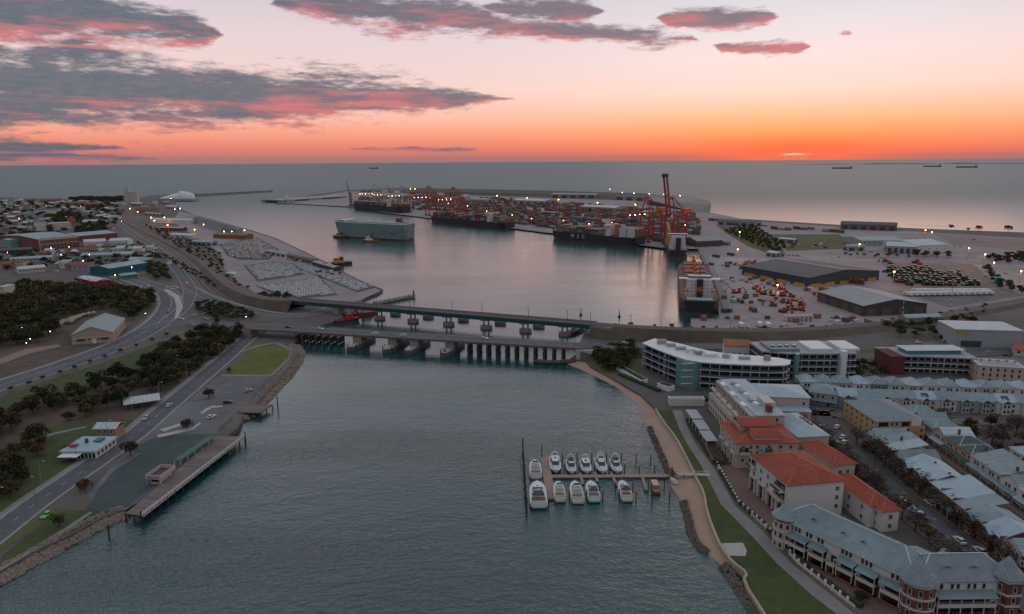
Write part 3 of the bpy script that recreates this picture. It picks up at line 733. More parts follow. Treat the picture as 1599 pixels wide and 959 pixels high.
for k, (px, py) in enumerate(((985, 508), (1032, 511), (1140, 514), (1230, 513))): mast(px, py, RZ - 2, '%s overhead line mast from the left on the embankment by the north quay' % ORD[k], group='masts on the rail embankment')
LINE = ramp('rail_embankment', [(926, 505.4), (985, 510), (1080, 514), (1180, 516), (1280, 513), (1370, 505), (1450, 495), (1530, 482), (1620, 466), (1760, 440)], [RZ - .02, 9.6, 8.5, 7, 6, 5, 4.2, 3.6, 3.2, 3], 10, M('ballast', (.14, .105, .10)), EARTH, 8)
SLINE = ramp('rail_embankment_south', [(462, 468.2), (430, 468), (392, 461), (355, 444), (334, 424), (312, 404), (270, 380), (220, 358), (185, 338)], [RZ - .02, 9, 7.5, 6, 4.5, 3.2, 2.8, 2.5, 2.4], 10, M('ballast', (.14, .105, .10)), EARTH, 8)
def rails(Q, parent_name):
    L = [(q[0], q[1]) for q in Q]
    host = bpy.data.objects[parent_name]
    for yy in (-2.9, -1.4, 1.4, 2.9):
        a, b = offset(L, yy - .09), offset(L, yy + .09)
        MB().loft([[(a[i][0], a[i][1], Q[i][2] + .06) for i in range(len(L))], [(a[i][0], a[i][1], Q[i][2] + .22) for i in range(len(L))], [(b[i][0], b[i][1], Q[i][2] + .22) for i in range(len(L))], [(b[i][0], b[i][1], Q[i][2] + .06) for i in range(len(L))]], 0, False, False).build('rail', RAILM, host)
rails(LINE, 'rail_embankment'); rails(SLINE, 'rail_embankment_south')
# small fishing jetty beyond the rail bridge
root = thing('breakwater_jetty', 'short rough jetty with a beacon reaching into the harbour behind the rail bridge', 'jetty', G(628, 470, 0))
a, b = G(585, 476, 0), G(646, 464, 0); o0 = G(628, 470, 0)
MB().bar(tuple(a - o0 + Vector((0, 0, 1.4))), tuple(b - o0 + Vector((0, 0, 1.4))), 5, 2).build('deck', PIERC, root)
for k in range(9):
    c = a.lerp(b, k / 8) - o0; MB().cyl((c.x, c.y - 2.5, -2), (c.x, c.y - 2.5, 3.4), .35).build('pile', DARKTIMBER, root)
c = b - o0; MB().cyl((c.x, c.y, 2), (c.x, c.y, 6), .9, .6).build('beacon', DARKSTEEL, root)

# extra tracks of the rail corridor and the dark paving of the car lots
for k, off in enumerate((12, 17, 22, -12)):
    L = [(q[0], q[1]) for q in SLINE][10:]
    strip('siding', L, off - 1.3, off + 1.3, 2.10, M('ballast', (.14, .105, .10)))
    for yy in (-.75, .75): strip('siding_rail', L, off + yy - .12, off + yy + .12, 2.16, RAILM)
for pts in ([(398, 446), (470, 437), (500, 432), (528, 461), (468, 467), (428, 461)], [(380, 415), (425, 408), (460, 412), (477, 429), (402, 440)], [(342, 381), (372, 374), (402, 371), (437, 390), (420, 406), (372, 406), (354, 399)], [(459, 417), (482, 413), (588, 449), (558, 457)]): sheet('car_lot', pts, 2.05, M('dark_lot_asphalt', (.075, .076, .082), .85, .3, .1))

# dark timber fendering along the quay walls
def fender(label, pts):
    P = wl(pts, 2.0, 0); root = thing('quay_fender', label, 'quay wall', P[0] + (0,))
    for i in range(len(P) - 1):
        a, b = Vector(P[i]) - Vector(P[0]), Vector(P[i + 1]) - Vector(P[0]); MB().bar((a.x, a.y, 1.0), (b.x, b.y, 1.0), 1.0, 1.7).build('fender_beam', DARKTIMBER, root); MB().bar((a.x, a.y, 2.15), (b.x, b.y, 2.15), 1.6, .35).build('kerb_beam', M('quay_edge', (.16, .13, .12), .9), root)
fender('dark timber fendering along the edge of the south quay', [(597, 452), (572, 443), (545, 430), (505, 408), (470, 391), (430, 372), (395, 361), (345, 347), (305, 336)])
fender('dark fendering along the long north quay under the red cranes', [(1040, 387), (985, 380), (920, 370), (850, 362), (790, 355), (720, 346), (660, 339), (600, 331), (545, 322)])
fender('dark fendering along the near berth of the north quay', [(1131, 490), (1121, 455), (1104, 412), (1090, 388)])
# ---------------------------------------------------------------- ships
HULLBLACK = M('black_hull', (.022, .022, .026), .5, .2, .2)
BOOT = M('red_boot_topping', (.16, .035, .03), .6, .2, .3)
SHIPWHITE = M('ship_white', (.62, .62, .63), .5, .1, .3)
DECKRED = M('deck_oxide_red', (.15, .042, .036), .7, .25, .3)
CRANERED = M('crane_red', (.34, .040, .030), .5, .15, .3)
CRANEORANGE = M('crane_orange', (.55, .15, .03), .5, .15, .3)
CRANEWHITE = M('crane_grey_white', (.42, .40, .41), .5, .15, .3)
YELLOW = M('yellow_paint', (.50, .26, .02), .5, .15, .5)
CONTC = [(.17, .045, .038), (.20, .07, .05), (.14, .035, .035), (.26, .11, .05), (.055, .075, .12), (.13, .045, .04), (.34, .33, .33), (.07, .10, .095), (.17, .12, .10), (.19, .19, .20)]
CONT = MR('container_paint', CONTC, .6)
CONTS = [M('container_paint_%s' % n, c, .6) for n, c in zip(('oxide', 'rust', 'maroon', 'orange', 'navy', 'brick', 'white', 'green', 'tan', 'wine'), CONTC)]
REEFER = M('white_reefer_paint', (.52, .52, .54), .55, .1, .4)
def hullform(mb, L, B, D, bow=.16, stern=.06, sheer=.12, sternw=.8, flare=.25, boot=1.2, m=(0, 1), under=-1.5, square=False):
    """stations from stern (-L/2) to stem (+L/2); upper strake slot m[0], boot topping slot m[1]"""
    st = []
    n = 14
    for i in range(n + 1):
        u = i / n
        wd = 1.0; ww = 1.0
        if u < stern: wd = sternw + (1 - sternw) * (u / stern); ww = wd * (.75 + .25 * u / stern)
        k = (u - (1 - bow)) / bow
        if k > 0: wd = math.sqrt(max(0, 1 - k ** 2.4)); ww = max(0, 1 - k ** 1.25)
        dz = D * (1 + sheer * max(0, (u - .7) / .3) ** 2)
        xd = (-.5 + u) * L; xw = xd - (k * k * D * flare if k > 0 else 0)
        wd = max(wd, .02); ww = max(ww, .01)
        st.append((xd, xw, B / 2 * wd, B / 2 * ww, dz))
    up, lo = [], []
    for xd, xw, wd, ww, dz in st:
        up.append([(xd, -wd, dz), (xd * .5 + xw * .5, -(wd * .45 + ww * .55), dz * .45), (xw, -ww, boot)])
        lo.append([(xw, -ww, boot), (xw, -ww * .97, under), (xw, ww * .97, under), (xw, ww, boot)])
    mb.loft([[r[j] for r in up] for j in range(3)][::-1], m[0], False, False)
    mb.loft([[(p[0], -p[1], p[2]) for p in [r[j] for r in up]] for j in range(3)], m[0], False, False)
    mb.loft([[r[j] for r in lo] for j in range(4)][::-1], m[1], False, False)
    s0 = up[0]; mb.add([s0[0], s0[1], s0[2]] + [(p[0], -p[1], p[2]) for p in s0[::-1]], [(0, 1, 2, 3, 4, 5)], m[0])
    mb.add(lo[0], [(0, 1, 2, 3)], m[1])
    return st
def deckplate(mb, st, drop=.0, m=0):
    n = len(st)
    mb.add([(s[0], -s[2] * .985, s[4] - drop) for s in st] + [(s[0], s[2] * .985, s[4] - drop) for s in st], [(i, i + 1, n + i + 1, n + i) for i in range(n - 1)], m)
def frame(bow, stern, B, z=0.0):
    """origin, heading and length of a vessel whose near waterline runs between two pixels"""
    a, b = G(*bow, z), G(*stern, z); d = a - b; d.z = 0; L = d.length; t = d.normalized(); nr = Vector((-t.y, t.x, 0))
    if nr.y < 0: nr = -nr
    c = (a + b) / 2 + nr * (B / 2); c.z = 0
    return c, math.atan2(t.y, t.x), L
def text_part(txt, size, mat, parent, loc, rot, ext=.05):
    cu = bpy.data.curves.new('lettering', 'FONT'); cu.body = txt; cu.size = size; cu.extrude = ext; cu.align_x = 'CENTER'; cu.space_character = 1.5
    cu.materials.append(mat)
    t = bpy.data.objects.new('t', cu); COL.objects.link(t)
    me = bpy.data.meshes.new_from_object(t); bpy.data.objects.remove(t); me.materials.clear(); me.materials.append(mat)
    o = obj('lettering', me, parent, loc); o.rotation_euler = rot
    return o
cont40 = MB().box(-6.1, 6.1, -1.22, 1.22, 0, 2.55).mesh('shipping_container', CONT)
for s in (-1, 1):
    pass
def corr_container(mat, L=12.2):
    mb = MB(); h = 2.55
    mb.box(-L / 2, L / 2, -1.14, 1.14, .1, h - .06)
    for x in (-L / 2 + .08, L / 2 - .08):
        for y in (-1.14, 1.14): mb.box(x - .08, x + .08, y - .08, y + .08, 0, h)
    for z in (.08, h - .08):
        for y in (-1.14, 1.14): mb.box(-L / 2 + .16, L / 2 - .16, y - .08, y + .08, z - .08, z + .08)
    return mb.mesh('shipping_container', mat)
C40, CREEF = corr_container(CONT), corr_container(REEFER)
NCONT = [0]
def containers_on(c, rz, bays, y_rows, tiers, z0, label, group, mesh=None, jitter=True):
    """individual containers: the near side row and the top tier of each bay"""
    t = Vector((math.cos(rz), math.sin(rz), 0)); nr = Vector((-t.y, t.x, 0))
    near = -1 if nr.y > 0 else 1
    for x in bays:
        k = max(1, tiers + (rnd.choice((-1, 0, 0, 0, 1)) if jitter else 0))
        for j in range(y_rows):
            y = near * ((y_rows - 1) / 2 - j) * 2.5
            for q in range(k):
                if j == 0 or (q == k - 1 and j % 3 == 0 and 'far' not in group):
                    p = c + t * x + nr * y
                    tag(obj('shipping_container', mesh or C40, None, (p.x, p.y, z0 + q * 2.6), rz), label, 'container', group); NCONT[0] += 1
        if y_rows > 1:
            yield x, k
def house(mb, x0, x1, w, z0, decks, dh=2.8, taper=.4, m=0):
    for k in range(decks): mb.box(x0 + taper * k, x1 - taper * k * .3, -w / 2 + .25 * k, w / 2 - .25 * k, z0 + k * dh, z0 + (k + 1) * dh - .02, m)
def band(root, x0, x1, w, z0, decks, dh=2.8, every=3.0):
    """rows of cabin windows on a deckhouse, one mesh per row of ports"""
    pm = MB().box(-.32, .32, -.04, .04, .1, .75).mesh('window', GLASS)
    for k in range(decks):
        for s in (-1, 1):
            n = max(1, int((x1 - x0) / every))
            for i in range(n): obj('window', pm, root, (x0 + (i + .5) * (x1 - x0) / n, s * (w / 2 + .02 - .25 * k), z0 + k * dh + 1.1))
        n = max(2, int(w / every))
        for i in range(n): obj('window', pm, root, (x0 - .02 + .4 * k, -w / 2 + (i + .5) * w / n, z0 + k * dh + 1.1), math.pi / 2)
def container_ship(name, label, bow, stern, B, D, house_at, tiers, bay_group, bay_label, hullm=HULLBLACK, lettering=None, nb=None, reefer_aft=False):
    c, rz, L = frame(bow, stern, B)
    root = thing(name, label, 'ship', c, rz)
    mb = MB(); st = hullform(mb, L, B, D, .14, .05, .25, .92); mb.build('hull', [hullm, BOOT], root)
    m2 = MB(); deckplate(m2, st, .6); m2.build('deck', DECKRED, root)
    hx = (-.5 + house_at) * L
    m3 = MB(); house(m3, hx - 3, hx + 5, B * .7, D, 5); m3.build('superstructure', SHIPWHITE, root)
    MB().box(hx - 1, hx + 4, -B / 2 - .5, B / 2 + .5, D + 14, D + 16.6).build('bridge_deck', SHIPWHITE, root)
    MB().box(hx + 4, hx + 4.1, -B / 2, B / 2, D + 14.8, D + 16).build('bridge_window', GLASS, root)
    band(root, hx - 3, hx + 5, B * .7, D, 5)
    MB().box(hx - 9, hx - 5.5, -2.5, 2.5, D, D + 17).build('funnel', M('funnel_orange', (.45, .17, .03), .5), root)
    MB().cyl((hx + 1, 0, D + 16), (hx + 1, 0, D + 25), .4, .2).build('mast', YELLOW, root)
    MB().cyl((L * .46, 0, D), (L * .46, 0, D + 12), .4, .25).build('foremast', YELLOW, root)
    if lettering: 
        t = Vector((math.cos(rz), math.sin(rz), 0)); side = -1 if math.cos(rz) > 0 else 1
        text_part(lettering, 7.5, M('hull_lettering_white', (.7, .7, .7), .6), root, (L * .12, side * (B / 2 + .06), D * .48), (math.pi / 2, 0, 0 if side < 0 else math.pi))
    rows = int(B / 2.5) - 1
    xs = []
    x = -.5 * L + 9
    while x < L * .5 - .13 * L:
        if not (hx - 15.5 < x < hx + 12): xs.append(x)
        x += 13.0
    fill = MB()
    def go(xs, tiers, mesh=None, jit=True):
        for x, k in containers_on(c, rz, xs, rows, tiers, D + .4, bay_label, bay_group, mesh, jit):
            y1 = rows * 1.25 - 2.6
            near = -1 if math.cos(rz) > 0 else 1
            ys = sorted((near * y1, -near * (rows * 1.25)))
            if k > 1: fill.box(x - 6.0, x + 6.0, ys[0], ys[1], D + .4, D + .4 + (k - 1) * 2.6 - .05, rnd.randrange(len(CONTS)))
            for j in range(rows):
                if (j % 3 or 'far' in bay_group) and k >= 1 and j:
                    y = near * ((rows - 1) / 2 - j) * 2.5; fill.box(x - 6.05, x + 6.05, y - 1.2, y + 1.2, D + .4 + (k - 1) * 2.6, D + .4 + k * 2.6, rnd.randrange(len(CONTS)))
    if reefer_aft:
        go([x for x in xs if x > hx], tiers); go([x for x in xs if x < hx], tiers + 1, CREEF, False)
    else: go(xs, tiers)
    o = fill.build('hold_cargo', CONTS, root); tag(o, kind='stuff')
    LB = MB()
    for x in xs:
        for s in (-1, 1): MB().bar((x + 6.5, s * B * .46, D), (x + 6.5, s * B * .46, D + tiers * 2.6), .5, .5).build('lashing_bridge', DARKSTEEL, root)
    return root
container_ship('container_ship', 'black container ship with white letters on its side moored at the north quay', (853, 373), (991, 385.5), 30, 12, .3, 4, 'containers on the lettered ship', 'container stacked on the black ship with white letters on its side', lettering='M S C', reefer_aft=True)
container_ship('container_ship', 'dark container ship with rusty orange cargo moored under the middle red cranes', (664, 347), (787, 358.5), 30, 11, .2, 4, 'containers on the middle ship', 'container stacked on the dark ship under the middle red cranes')
container_ship('container_ship', 'dark container ship moored farthest left under the grey cranes', (545, 327), (625, 334.5), 32, 15, .25, 3, 'containers on the far ship', 'container stacked on the dark ship under the grey cranes')
# vehicle carrier
GREYHULL = M('grey_green_hull', (.17, .22, .22), .5, .12, .1)
c, rz, L = frame((516, 369.5), (631, 376.5), 30)
root = thing('vehicle_carrier', 'slab sided grey vehicle carrier under way in the middle of the harbour', 'ship', c, rz)
mb = MB(); st = hullform(mb, L, 30, 25, .13, .03, .06, .96, .55, 2.0); mb.build('hull', [GREYHULL, BOOT], root)
m2 = MB(); deckplate(m2, st, .5); m2.build('deck', M('pale_deck', (.40, .40, .41), .6), root)
MB().box(L * .29, L * .37, -14.6, 14.6, 25, 28.6).build('wheelhouse', SHIPWHITE, root)
MB().box(-L * .44, L * .27, -11, 11, 24.6, 27.0).build('garage_top', M('garage_grey', (.30, .33, .33), .6), root)
for y in (-14.9, 14.9): MB().box(-L * .49, L * .30, y - .2, y + .2, 24.5, 25.9).build('bulwark', SHIPWHITE, root)
MB().prism([(L * .36, -9), (L * .45, -4), (L * .45, 4), (L * .36, 9)], 25.6, 27.4).build('forecastle', GREYHULL, root)
MB().box(L * .29, L * .373, -14.66, 14.66, 27.0, 27.9).build('bridge_window', GLASS, root)
MB().box(-L * .36, -L * .30, -10, -5, 25, 33).build('funnel', M('funnel_red', (.25, .05, .05), .5), root)
MB().box(-L * .42, -L * .28, -12, 0, 25, 27).build('casing', SHIPWHITE, root)
for x in (.22, .1, -.02, -.14): MB().box(L * x - 3, L * x + 3, -9, -3, 27, 28.4).build('vent_house', M('vent_house', (.45, .44, .44), .6), root)
for x, y in ((.36, -3), (.36, 3), (.25, 0)): MB().cyl((L * x, y, 28), (L * x, y, 37), .3, .15).build('mast', SHIPWHITE, root)
for z in (7, 13, 19): MB().box(-L * .46, L * .34, -15.06, 15.06, z, z + .25).build('rubbing_strake', M('strake_grey', (.10, .13, .13), .6), root)
MB().box(-L / 2 - .6, -L / 2 + .2, -8, 8, 3, 19).build('stern_ramp', GREYHULL, root)
for x, y in ((-.4, 9), (-.36, 9), (-.1, 6.5), (-.05, 7)):
    near = -1 if math.cos(rz) > 0 else 1
    MB().box(L * x, L * x + 4, near * 14.9 - .2, near * 14.9 + .2 + near * .1, y, y + 2.2).build('side_opening', DARKSTEEL, root)
# ---------------------------------------------------------------- bulk carrier with its stern to the near end of the quay
def straight(stern, L, rz): 
    p = G(*stern, 0); return p + Vector((math.cos(rz), math.sin(rz), 0)) * (L / 2)
qd = (G(1104, 412, 2) - G(1131, 490, 2)); QA = math.atan2(qd.y, qd.x)
L, B = 215, 31; c = straight((1092, 491), L, QA); c.z = 0
root = thing('bulk_carrier', 'bulk carrier with white bridge and black funnel, its stern to the near quay end', 'ship', c, QA)
mb = MB(); st = hullform(mb, L, B, 11, .15, .07, .25, .78); mb.build('hull', [HULLBLACK, BOOT], root)
m2 = MB(); deckplate(m2, st, .4); m2.build('deck', DECKRED, root)
hx = -L * .39
m3 = MB(); house(m3, hx - 6, hx + 7, 22, 10.6, 5); m3.build('superstructure', SHIPWHITE, root)
band(root, hx - 6, hx + 7, 22, 10.6, 5)
MB().box(hx - 2, hx + 6, -16.5, 16.5, 24.6, 25.0).build('bridge_wing', SHIPWHITE, root)
MB().box(hx - 1, hx + 5, -9, 9, 25.0, 27.4).build('wheelhouse', SHIPWHITE, root)
MB().box(hx - 1.1, hx + 5.1, -9.1, 9.1, 25.9, 26.8).build('bridge_window', GLASS, root)
f = MB().prism([(hx - 11, -2.4), (hx - 6.2, -2.4), (hx - 6.2, 2.4), (hx - 11, 2.4)], 10.6, 26).build('funnel', HULLBLACK, root)
MB().prism([(hx - 11.1, -2.5), (hx - 6.1, -2.5), (hx - 6.1, 2.5), (hx - 11.1, 2.5)], 16, 20).build('funnel_band', M('funnel_red_band', (.45, .05, .04), .5), f)
MB().cyl((hx + 2, 0, 27.4), (hx + 2, 0, 36), .4, .2).build('radar_mast', DARKSTEEL, root)
for s in (-1, 1):
    MB().loft([[(hx - 9 + x, s * 11 + y, 16 + z) for x, y, z in ((-3, -1, 0), (3, -1, 0), (3, 1, 0), (-3, 1, 0))], [(hx - 9 + x, s * 11 + y, 17.6 + z) for x, y, z in ((-3.4, -1.2, 0), (3.6, -1.2, 0), (3.6, 1.2, 0), (-3.4, 1.2, 0))]]).build('lifeboat', CRANEORANGE, root)
MB().box(-L / 2 + 1, -L / 2 + 9, -10, 10, 10.7, 11.9).build('mooring_deck', M('pale_deck', (.40, .40, .41)), root)
for k in range(6):
    x = -L * .26 + k * 27
    h = MB().box(x, x + 19, -9.5, 9.5, 10.6, 13.2).build('hatch_coaming', DECKRED, root)
    for j in range(4): MB().box(x + .3 + j * 4.7, x + 4.6 + j * 4.7, -10, 10, 13.2, 13.9).build('hatch_cover', M('hatch_red', (.17, .045, .04), .6), h)
for k in range(5):
    x = -L * .26 + 23 + k * 27
    d = obj('deck_crane', None, root)
    MB().cyl((x, 0, 10), (x, 0, 20), 1.2, 1.1, 8).build('pedestal', CRANEORANGE, d)
    MB().box(x - 1.4, x + 1.4, -1.3, 1.3, 20, 23).build('crane_cab', CRANEORANGE, d)
    MB().bar((x, 0, 21), (x + 20, -7 if k % 2 else 8, 27 if k % 2 else 23), .7).build('jib', CRANEORANGE, d)
MB().box(L * .36, L * .44, -9, 9, 12, 13).build('forecastle', TEAL, root)
MB().cyl((L * .43, 0, 12), (L * .43, 0, 24), .4, .2).build('foremast', YELLOW, root)
# ship beyond it with a white accommodation block
L, B = 130, 24; c = straight((1059, 402), L, QA + .06); c.z = 0
root = thing('cargo_ship', 'cargo ship with tall white accommodation block moored ahead of the bulk carrier', 'ship', c, QA + .06)
mb = MB(); st = hullform(mb, L, B, 9, .16, .06, .2, .85); mb.build('hull', [M('navy_hull', (.03, .03, .045), .5), BOOT], root)
m2 = MB(); deckplate(m2, st, .4); m2.build('deck', DECKRED, root)
m3 = MB(); house(m3, -L * .42, -L * .3, 20, 8.6, 6); m3.build('superstructure', SHIPWHITE, root); band(root, -L * .42, -L * .3, 20, 8.6, 6)
MB().box(-L * .36, -L * .31, -12.5, 12.5, 25.4, 28).build('bridge_deck', SHIPWHITE, root); MB().box(-L * .362, -L * .309, -12, 12, 26.2, 27.2).build('bridge_window', GLASS, root)
MB().box(-L * .47, -L * .43, -3, 3, 8.6, 24).build('funnel', M('navy_hull', (.03, .03, .045)), root)
for k in range(3):
    x = -L * .2 + k * 26; MB().box(x, x + 20, -8, 8, 8.6, 11.5).build('hatch_cover', M('hatch_red', (.26, .055, .045)), root)
    d = obj('deck_crane', None, root); MB().cyl((x - 3, 9, 8), (x - 3, 9, 30), 1.2, 1.0, 8).build('pedestal', YELLOW, d); MB().bar((x - 3, 9, 28), (x + 16, 9, 36), .9).build('jib', YELLOW, d)
# white ship at the far end of the harbour
c, rz, L = frame((430, 314), (468, 320), 18)
root = thing('supply_ship', 'white floodlit ship lying at the far left tip of the north quay', 'ship', c, rz + math.pi)
mb = MB(); st = hullform(mb, 75, 16, 8, .2, .06, .4, .9); mb.build('hull', [M('pale_hull', (.42, .42, .44), .5), BOOT], root)
m2 = MB(); deckplate(m2, st, .4); m2.build('deck', DECKRED, root)
m3 = MB(); house(m3, -34, -16, 13, 7.6, 4); m3.build('superstructure', SHIPWHITE, root); band(root, -34, -16, 13, 7.6, 4)
for x in (-30, -20, 20): MB().cyl((x, 0, 8), (x, 0, 30), .5, .3).build('mast', SHIPWHITE, root)
# bulk ships at anchor off the coast
for px0, px1, py, lb in ((1298, 1331, 263.5, 'leftmost of three dark bulk ships anchored near the horizon'), (1441, 1470, 260.5, 'middle one of three dark bulk ships anchored near the horizon'), (1492, 1527, 261.8, 'rightmost of three dark bulk ships anchored near the horizon'), (576, 590, 263.5, 'tiny lone ship on the horizon above the harbour cranes')):
    a, b = G(px0, py, 0), G(px1, py, 0); L = (b - a).length * .97; k = L / 200.0
    d = b - a
    root = thing('anchored_ship', lb, 'ship', (a + b) / 2, math.atan2(d.y, d.x) + math.pi, sc=k)
    mb = MB(); hullform(mb, 200, 32, 12, .12, .05, .2, .9); mb.build('hull', [M('far_hull', (.06, .045, .045), .7), BOOT], root)
    m3 = MB(); house(m3, -92, -78, 26, 11.5, 6); m3.build('superstructure', M('far_house', (.25, .22, .22), .7), root)
    for x in range(-55, 80, 27): MB().cyl((x, 0, 11), (x, 0, 24), 2.2, 1.6).build('deck_crane', M('far_hull', (.06, .045, .045)), root)
# ---------------------------------------------------------------- tugs and workboats
def tug(px, py, rz, L, label, hm, hs, z=0.0):
    root = thing('tugboat', label, 'boat', G(px, py, 0), rz, sc=L / 28.0)
    mb = MB(); st = hullform(mb, 28, 9, 3.0, .3, .12, .5, .8, .3, .5); mb.build('hull', [hm, BOOT], root)
    m2 = MB(); deckplate(m2, st, .5); m2.build('deck', M('tug_deck', (.20, .10, .06), .7), root)
    MB().box(-4, 7, -3, 3, 2.6, 5.4).build('deckhouse', hs, root)
    MB().prism([(0, -2.3), (5, -2.3), (6, -1.4), (6, 1.4), (5, 2.3), (0, 2.3)], 5.4, 8.2).build('wheelhouse', hs, root)
    MB().prism([(-.05, -2.36), (5.03, -2.36), (6.06, -1.43), (6.06, 1.43), (5.03, 2.36), (-.05, 2.36)], 6.6, 7.6).build('wheelhouse_window', GLASS, root)
    for s in (-1, 1): MB().box(-4, -2, s * 2 - .6, s * 2 + .6, 5.4, 9).build('funnel', HULLBLACK, root)
    MB().cyl((2, 0, 8.2), (2, 0, 15), .22, .1).build('mast', SHIPWHITE, root)
    MB().bar((2, -1.4, 12), (2, 1.4, 12), .15).build('mast_yard', SHIPWHITE, root)
    MB().cyl((-9, -.8, 3.2), (-9, .8, 3.2), .8, .8, 8).build('tow_winch', DARKSTEEL, root)
    for i in range(5): MB().cyl((-10 + i * 5, 4.7, 1.6), (-10 + i * 5, 4.7, 2.4), .5, .5, 6).build('tyre_fender', HULLBLACK, root)
ORG = M('tug_buff', (.45, .22, .07), .5); RED = M('pilot_red', (.42, .03, .025), .5)
tug(531, 371.5, 2.8, 27, 'tug with buff deckhouse at the bow of the grey vehicle carrier', HULLBLACK, ORG)
tug(578, 377.5, 3.0, 27, 'tug with tall mast alongside the middle of the grey vehicle carrier', M('tug_orange_hull', (.35, .12, .06), .5), SHIPWHITE)
tug(530, 414, -2.5, 30, 'buff tug lying at the end of the car quay', HULLBLACK, ORG)
tug(512, 421, -.6, 24, 'dark workboat moored inside the tug at the car quay', HULLBLACK, SHIPWHITE)
tug(448, 409, 2.4, 16, 'small pale workboat beside the parked cars on the quay edge', SHIPWHITE, SHIPWHITE)
tug(542, 502, .55, 20, 'red hulled workboat moored nearest the traffic bridge', HULLBLACK, RED)
tug(571, 491, .6, 22, 'red and white workboat moored below the teal rail bridge', RED, SHIPWHITE)
# ---------------------------------------------------------------- marina
GEL = M('white_gelcoat', (.68, .69, .70), .25, .05, .6)
TEAK = M('teak_deck', (.30, .19, .13), .7, .15, 2)
def yacht(px, py, L, B, rz, label, style):
    root = thing('motor_yacht', label, 'boat', G(px, py, .6) - Vector((0, 0, .6)), rz)
    D = 1.25 + L * .035
    mb = MB(); st = hullform(mb, L, B, D, .52, .05, .35, .93, .55, .35); mb.build('hull', [GEL, M('boot_stripe', (.03, .05, .08), .4)], root, smooth=False)
    m2 = MB(); deckplate(m2, st, .12); m2.build('deck', GEL, root)
    MB().box(-L / 2 - .9, -L / 2 + .05, -B * .42, B * .42, .25, .45).build('swim_platform', TEAK if style != 'teal' else TEAL, root)
    # cockpit well
    MB().box(-L * .46, -L * .22, -B * .38, B * .38, D - .10, D - .02).build('cockpit_floor', TEAK, root)
    for s in (-1, 1): MB().box(-L * .47, -L * .2, s * B * .43 - .12, s * B * .43 + .12, D - .1, D + .55).build('coaming', GEL, root)
    MB().box(-L * .47, -L * .44, -B * .43, B * .43, D - .1, D + .5).build('aft_seat', M('seat_vinyl', (.5, .48, .45), .5), root)
    c0, c1, w, h = -L * .22, L * .17, B * .36, 1.9
    def lof(x0, x1, w0, w1, z0, z1, rake0, rake1, m, name, mat):
        return MB().loft([[(x0, -w0, z0), (x1, -w1 * .8, z0), (x1 + .01, w1 * .8, z0), (x0, w0, z0)], [(x0 + rake0, -w0 * .88, z1), (x1 - rake1, -w1 * .66, z1), (x1 - rake1 + .01, w1 * .66, z1), (x0 + rake0, w0 * .88, z1)]]).build(name, mat, root)
    cab = lof(c0, c1, w, w, D - .1, D + h, .1, 2.0, 0, 'cabin', GEL)
    lof(c0 + .2, c1 + .02, w * 1.015, w * 1.03, D + .75, D + h - .35, .12, 1.35, 0, 'window_band', GLASS)
    lof(c1 - .3, L * .33, w * .8, w * .5, D + .1, D + .62, .0, .8, 0, 'foredeck_trunk', GEL)
    MB().prism([(L * .22, -.35), (L * .26, -.35), (L * .26, .35), (L * .22, .35)], D + .62, D + .70).build('hatch', GLASS, root)
    if style in ('fly', 'sport'):
        lof(c0 - .8, c1 - 2.2, w * .92, w * .9, D + h, D + h + .75, -.1, .5, 0, 'flybridge', GEL)
        MB().box(c0 - .4, c1 - 3.2, -w * .68, w * .68, D + h + .76, D + h + .80).build('flybridge_floor', TEAK, root)
        MB().box(c1 - 3.3, c1 - 3.0, -w * .6, w * .6, D + h + .75, D + h + 1.25).build('flybridge_screen', GLASS, root)
        MB().box(c0, c0 + .8, -w * .5, w * .5, D + h + .75, D + h + 1.15).build('flybridge_seat', M('seat_vinyl', (.5, .48, .45)), root)
    elif style in ('dark', 'teal'):
        lof(c0 - L * .12, c1 - 2.3, w * .98, w * .9, D + h - .1, D + h + .12, .1, .4, 0, 'canopy', M('dark_canvas', (.02, .03, .04), .7) if style == 'dark' else M('deep_teal_canvas', (.012, .05, .05), .7))
    else:
        lof(c0 - L * .08, c1 - 2.1, w * .98, w * .9, D + h - .02, D + h + .16, .1, .4, 0, 'hardtop', GEL)
        MB().box(c0 + .6, c0 + 1.9, -.6, .6, D + h + .16, D + h + .2).build('sunroof', GLASS, root)
    a = obj('radar_arch', None, root)
    for s in (-1, 1): MB().bar((c0 - .2, s * w * .85, D + h - .3), (c0 - .9, s * w * .62, D + h + 1.5), .22).build('arch_leg', GEL, a)
    MB().bar((c0 - .9, -w * .62, D + h + 1.5), (c0 - .9, w * .62, D + h + 1.5), .26).build('arch_beam', GEL, a)
    MB().cyl((c0 - .9, 0, D + h + 1.6), (c0 - .9, 0, D + h + 1.95), .32, .28, 8).build('radar_dome', GEL, a)
    rr = obj('bow_rail', None, root)
    pts = [(L * .16, B * .45), (L * .30, B * .38), (L * .42, B * .22), (L * .495, 0)]
    for s in (-1, 1):
        for i in range(3): MB().bar((pts[i][0], s * pts[i][1], D + .85 + i * .08), (pts[i + 1][0], s * pts[i + 1][1], D + .93 + i * .08), .05).build('rail', STEEL, rr)
        for i in range(3): MB().bar((pts[i][0], s * pts[i][1], D), (pts[i][0], s * pts[i][1], D + .85 + i * .08), .05).build('stanchion', STEEL, rr)
    return root
UP, DN = math.pi / 2, -math.pi / 2
yacht(836, 734, 13.5, 4.9, UP, 'flybridge yacht with tan cockpit, upper berth beside the long left pontoon', 'fly')
yacht(867, 729, 13.5, 4.7, DN, 'white hardtop yacht, first of the upper row right of the wide walkway', 'hard')
yacht(892, 732, 11.5, 4.1, DN, 'dark canopied cruiser, second in the upper row of berths', 'dark')
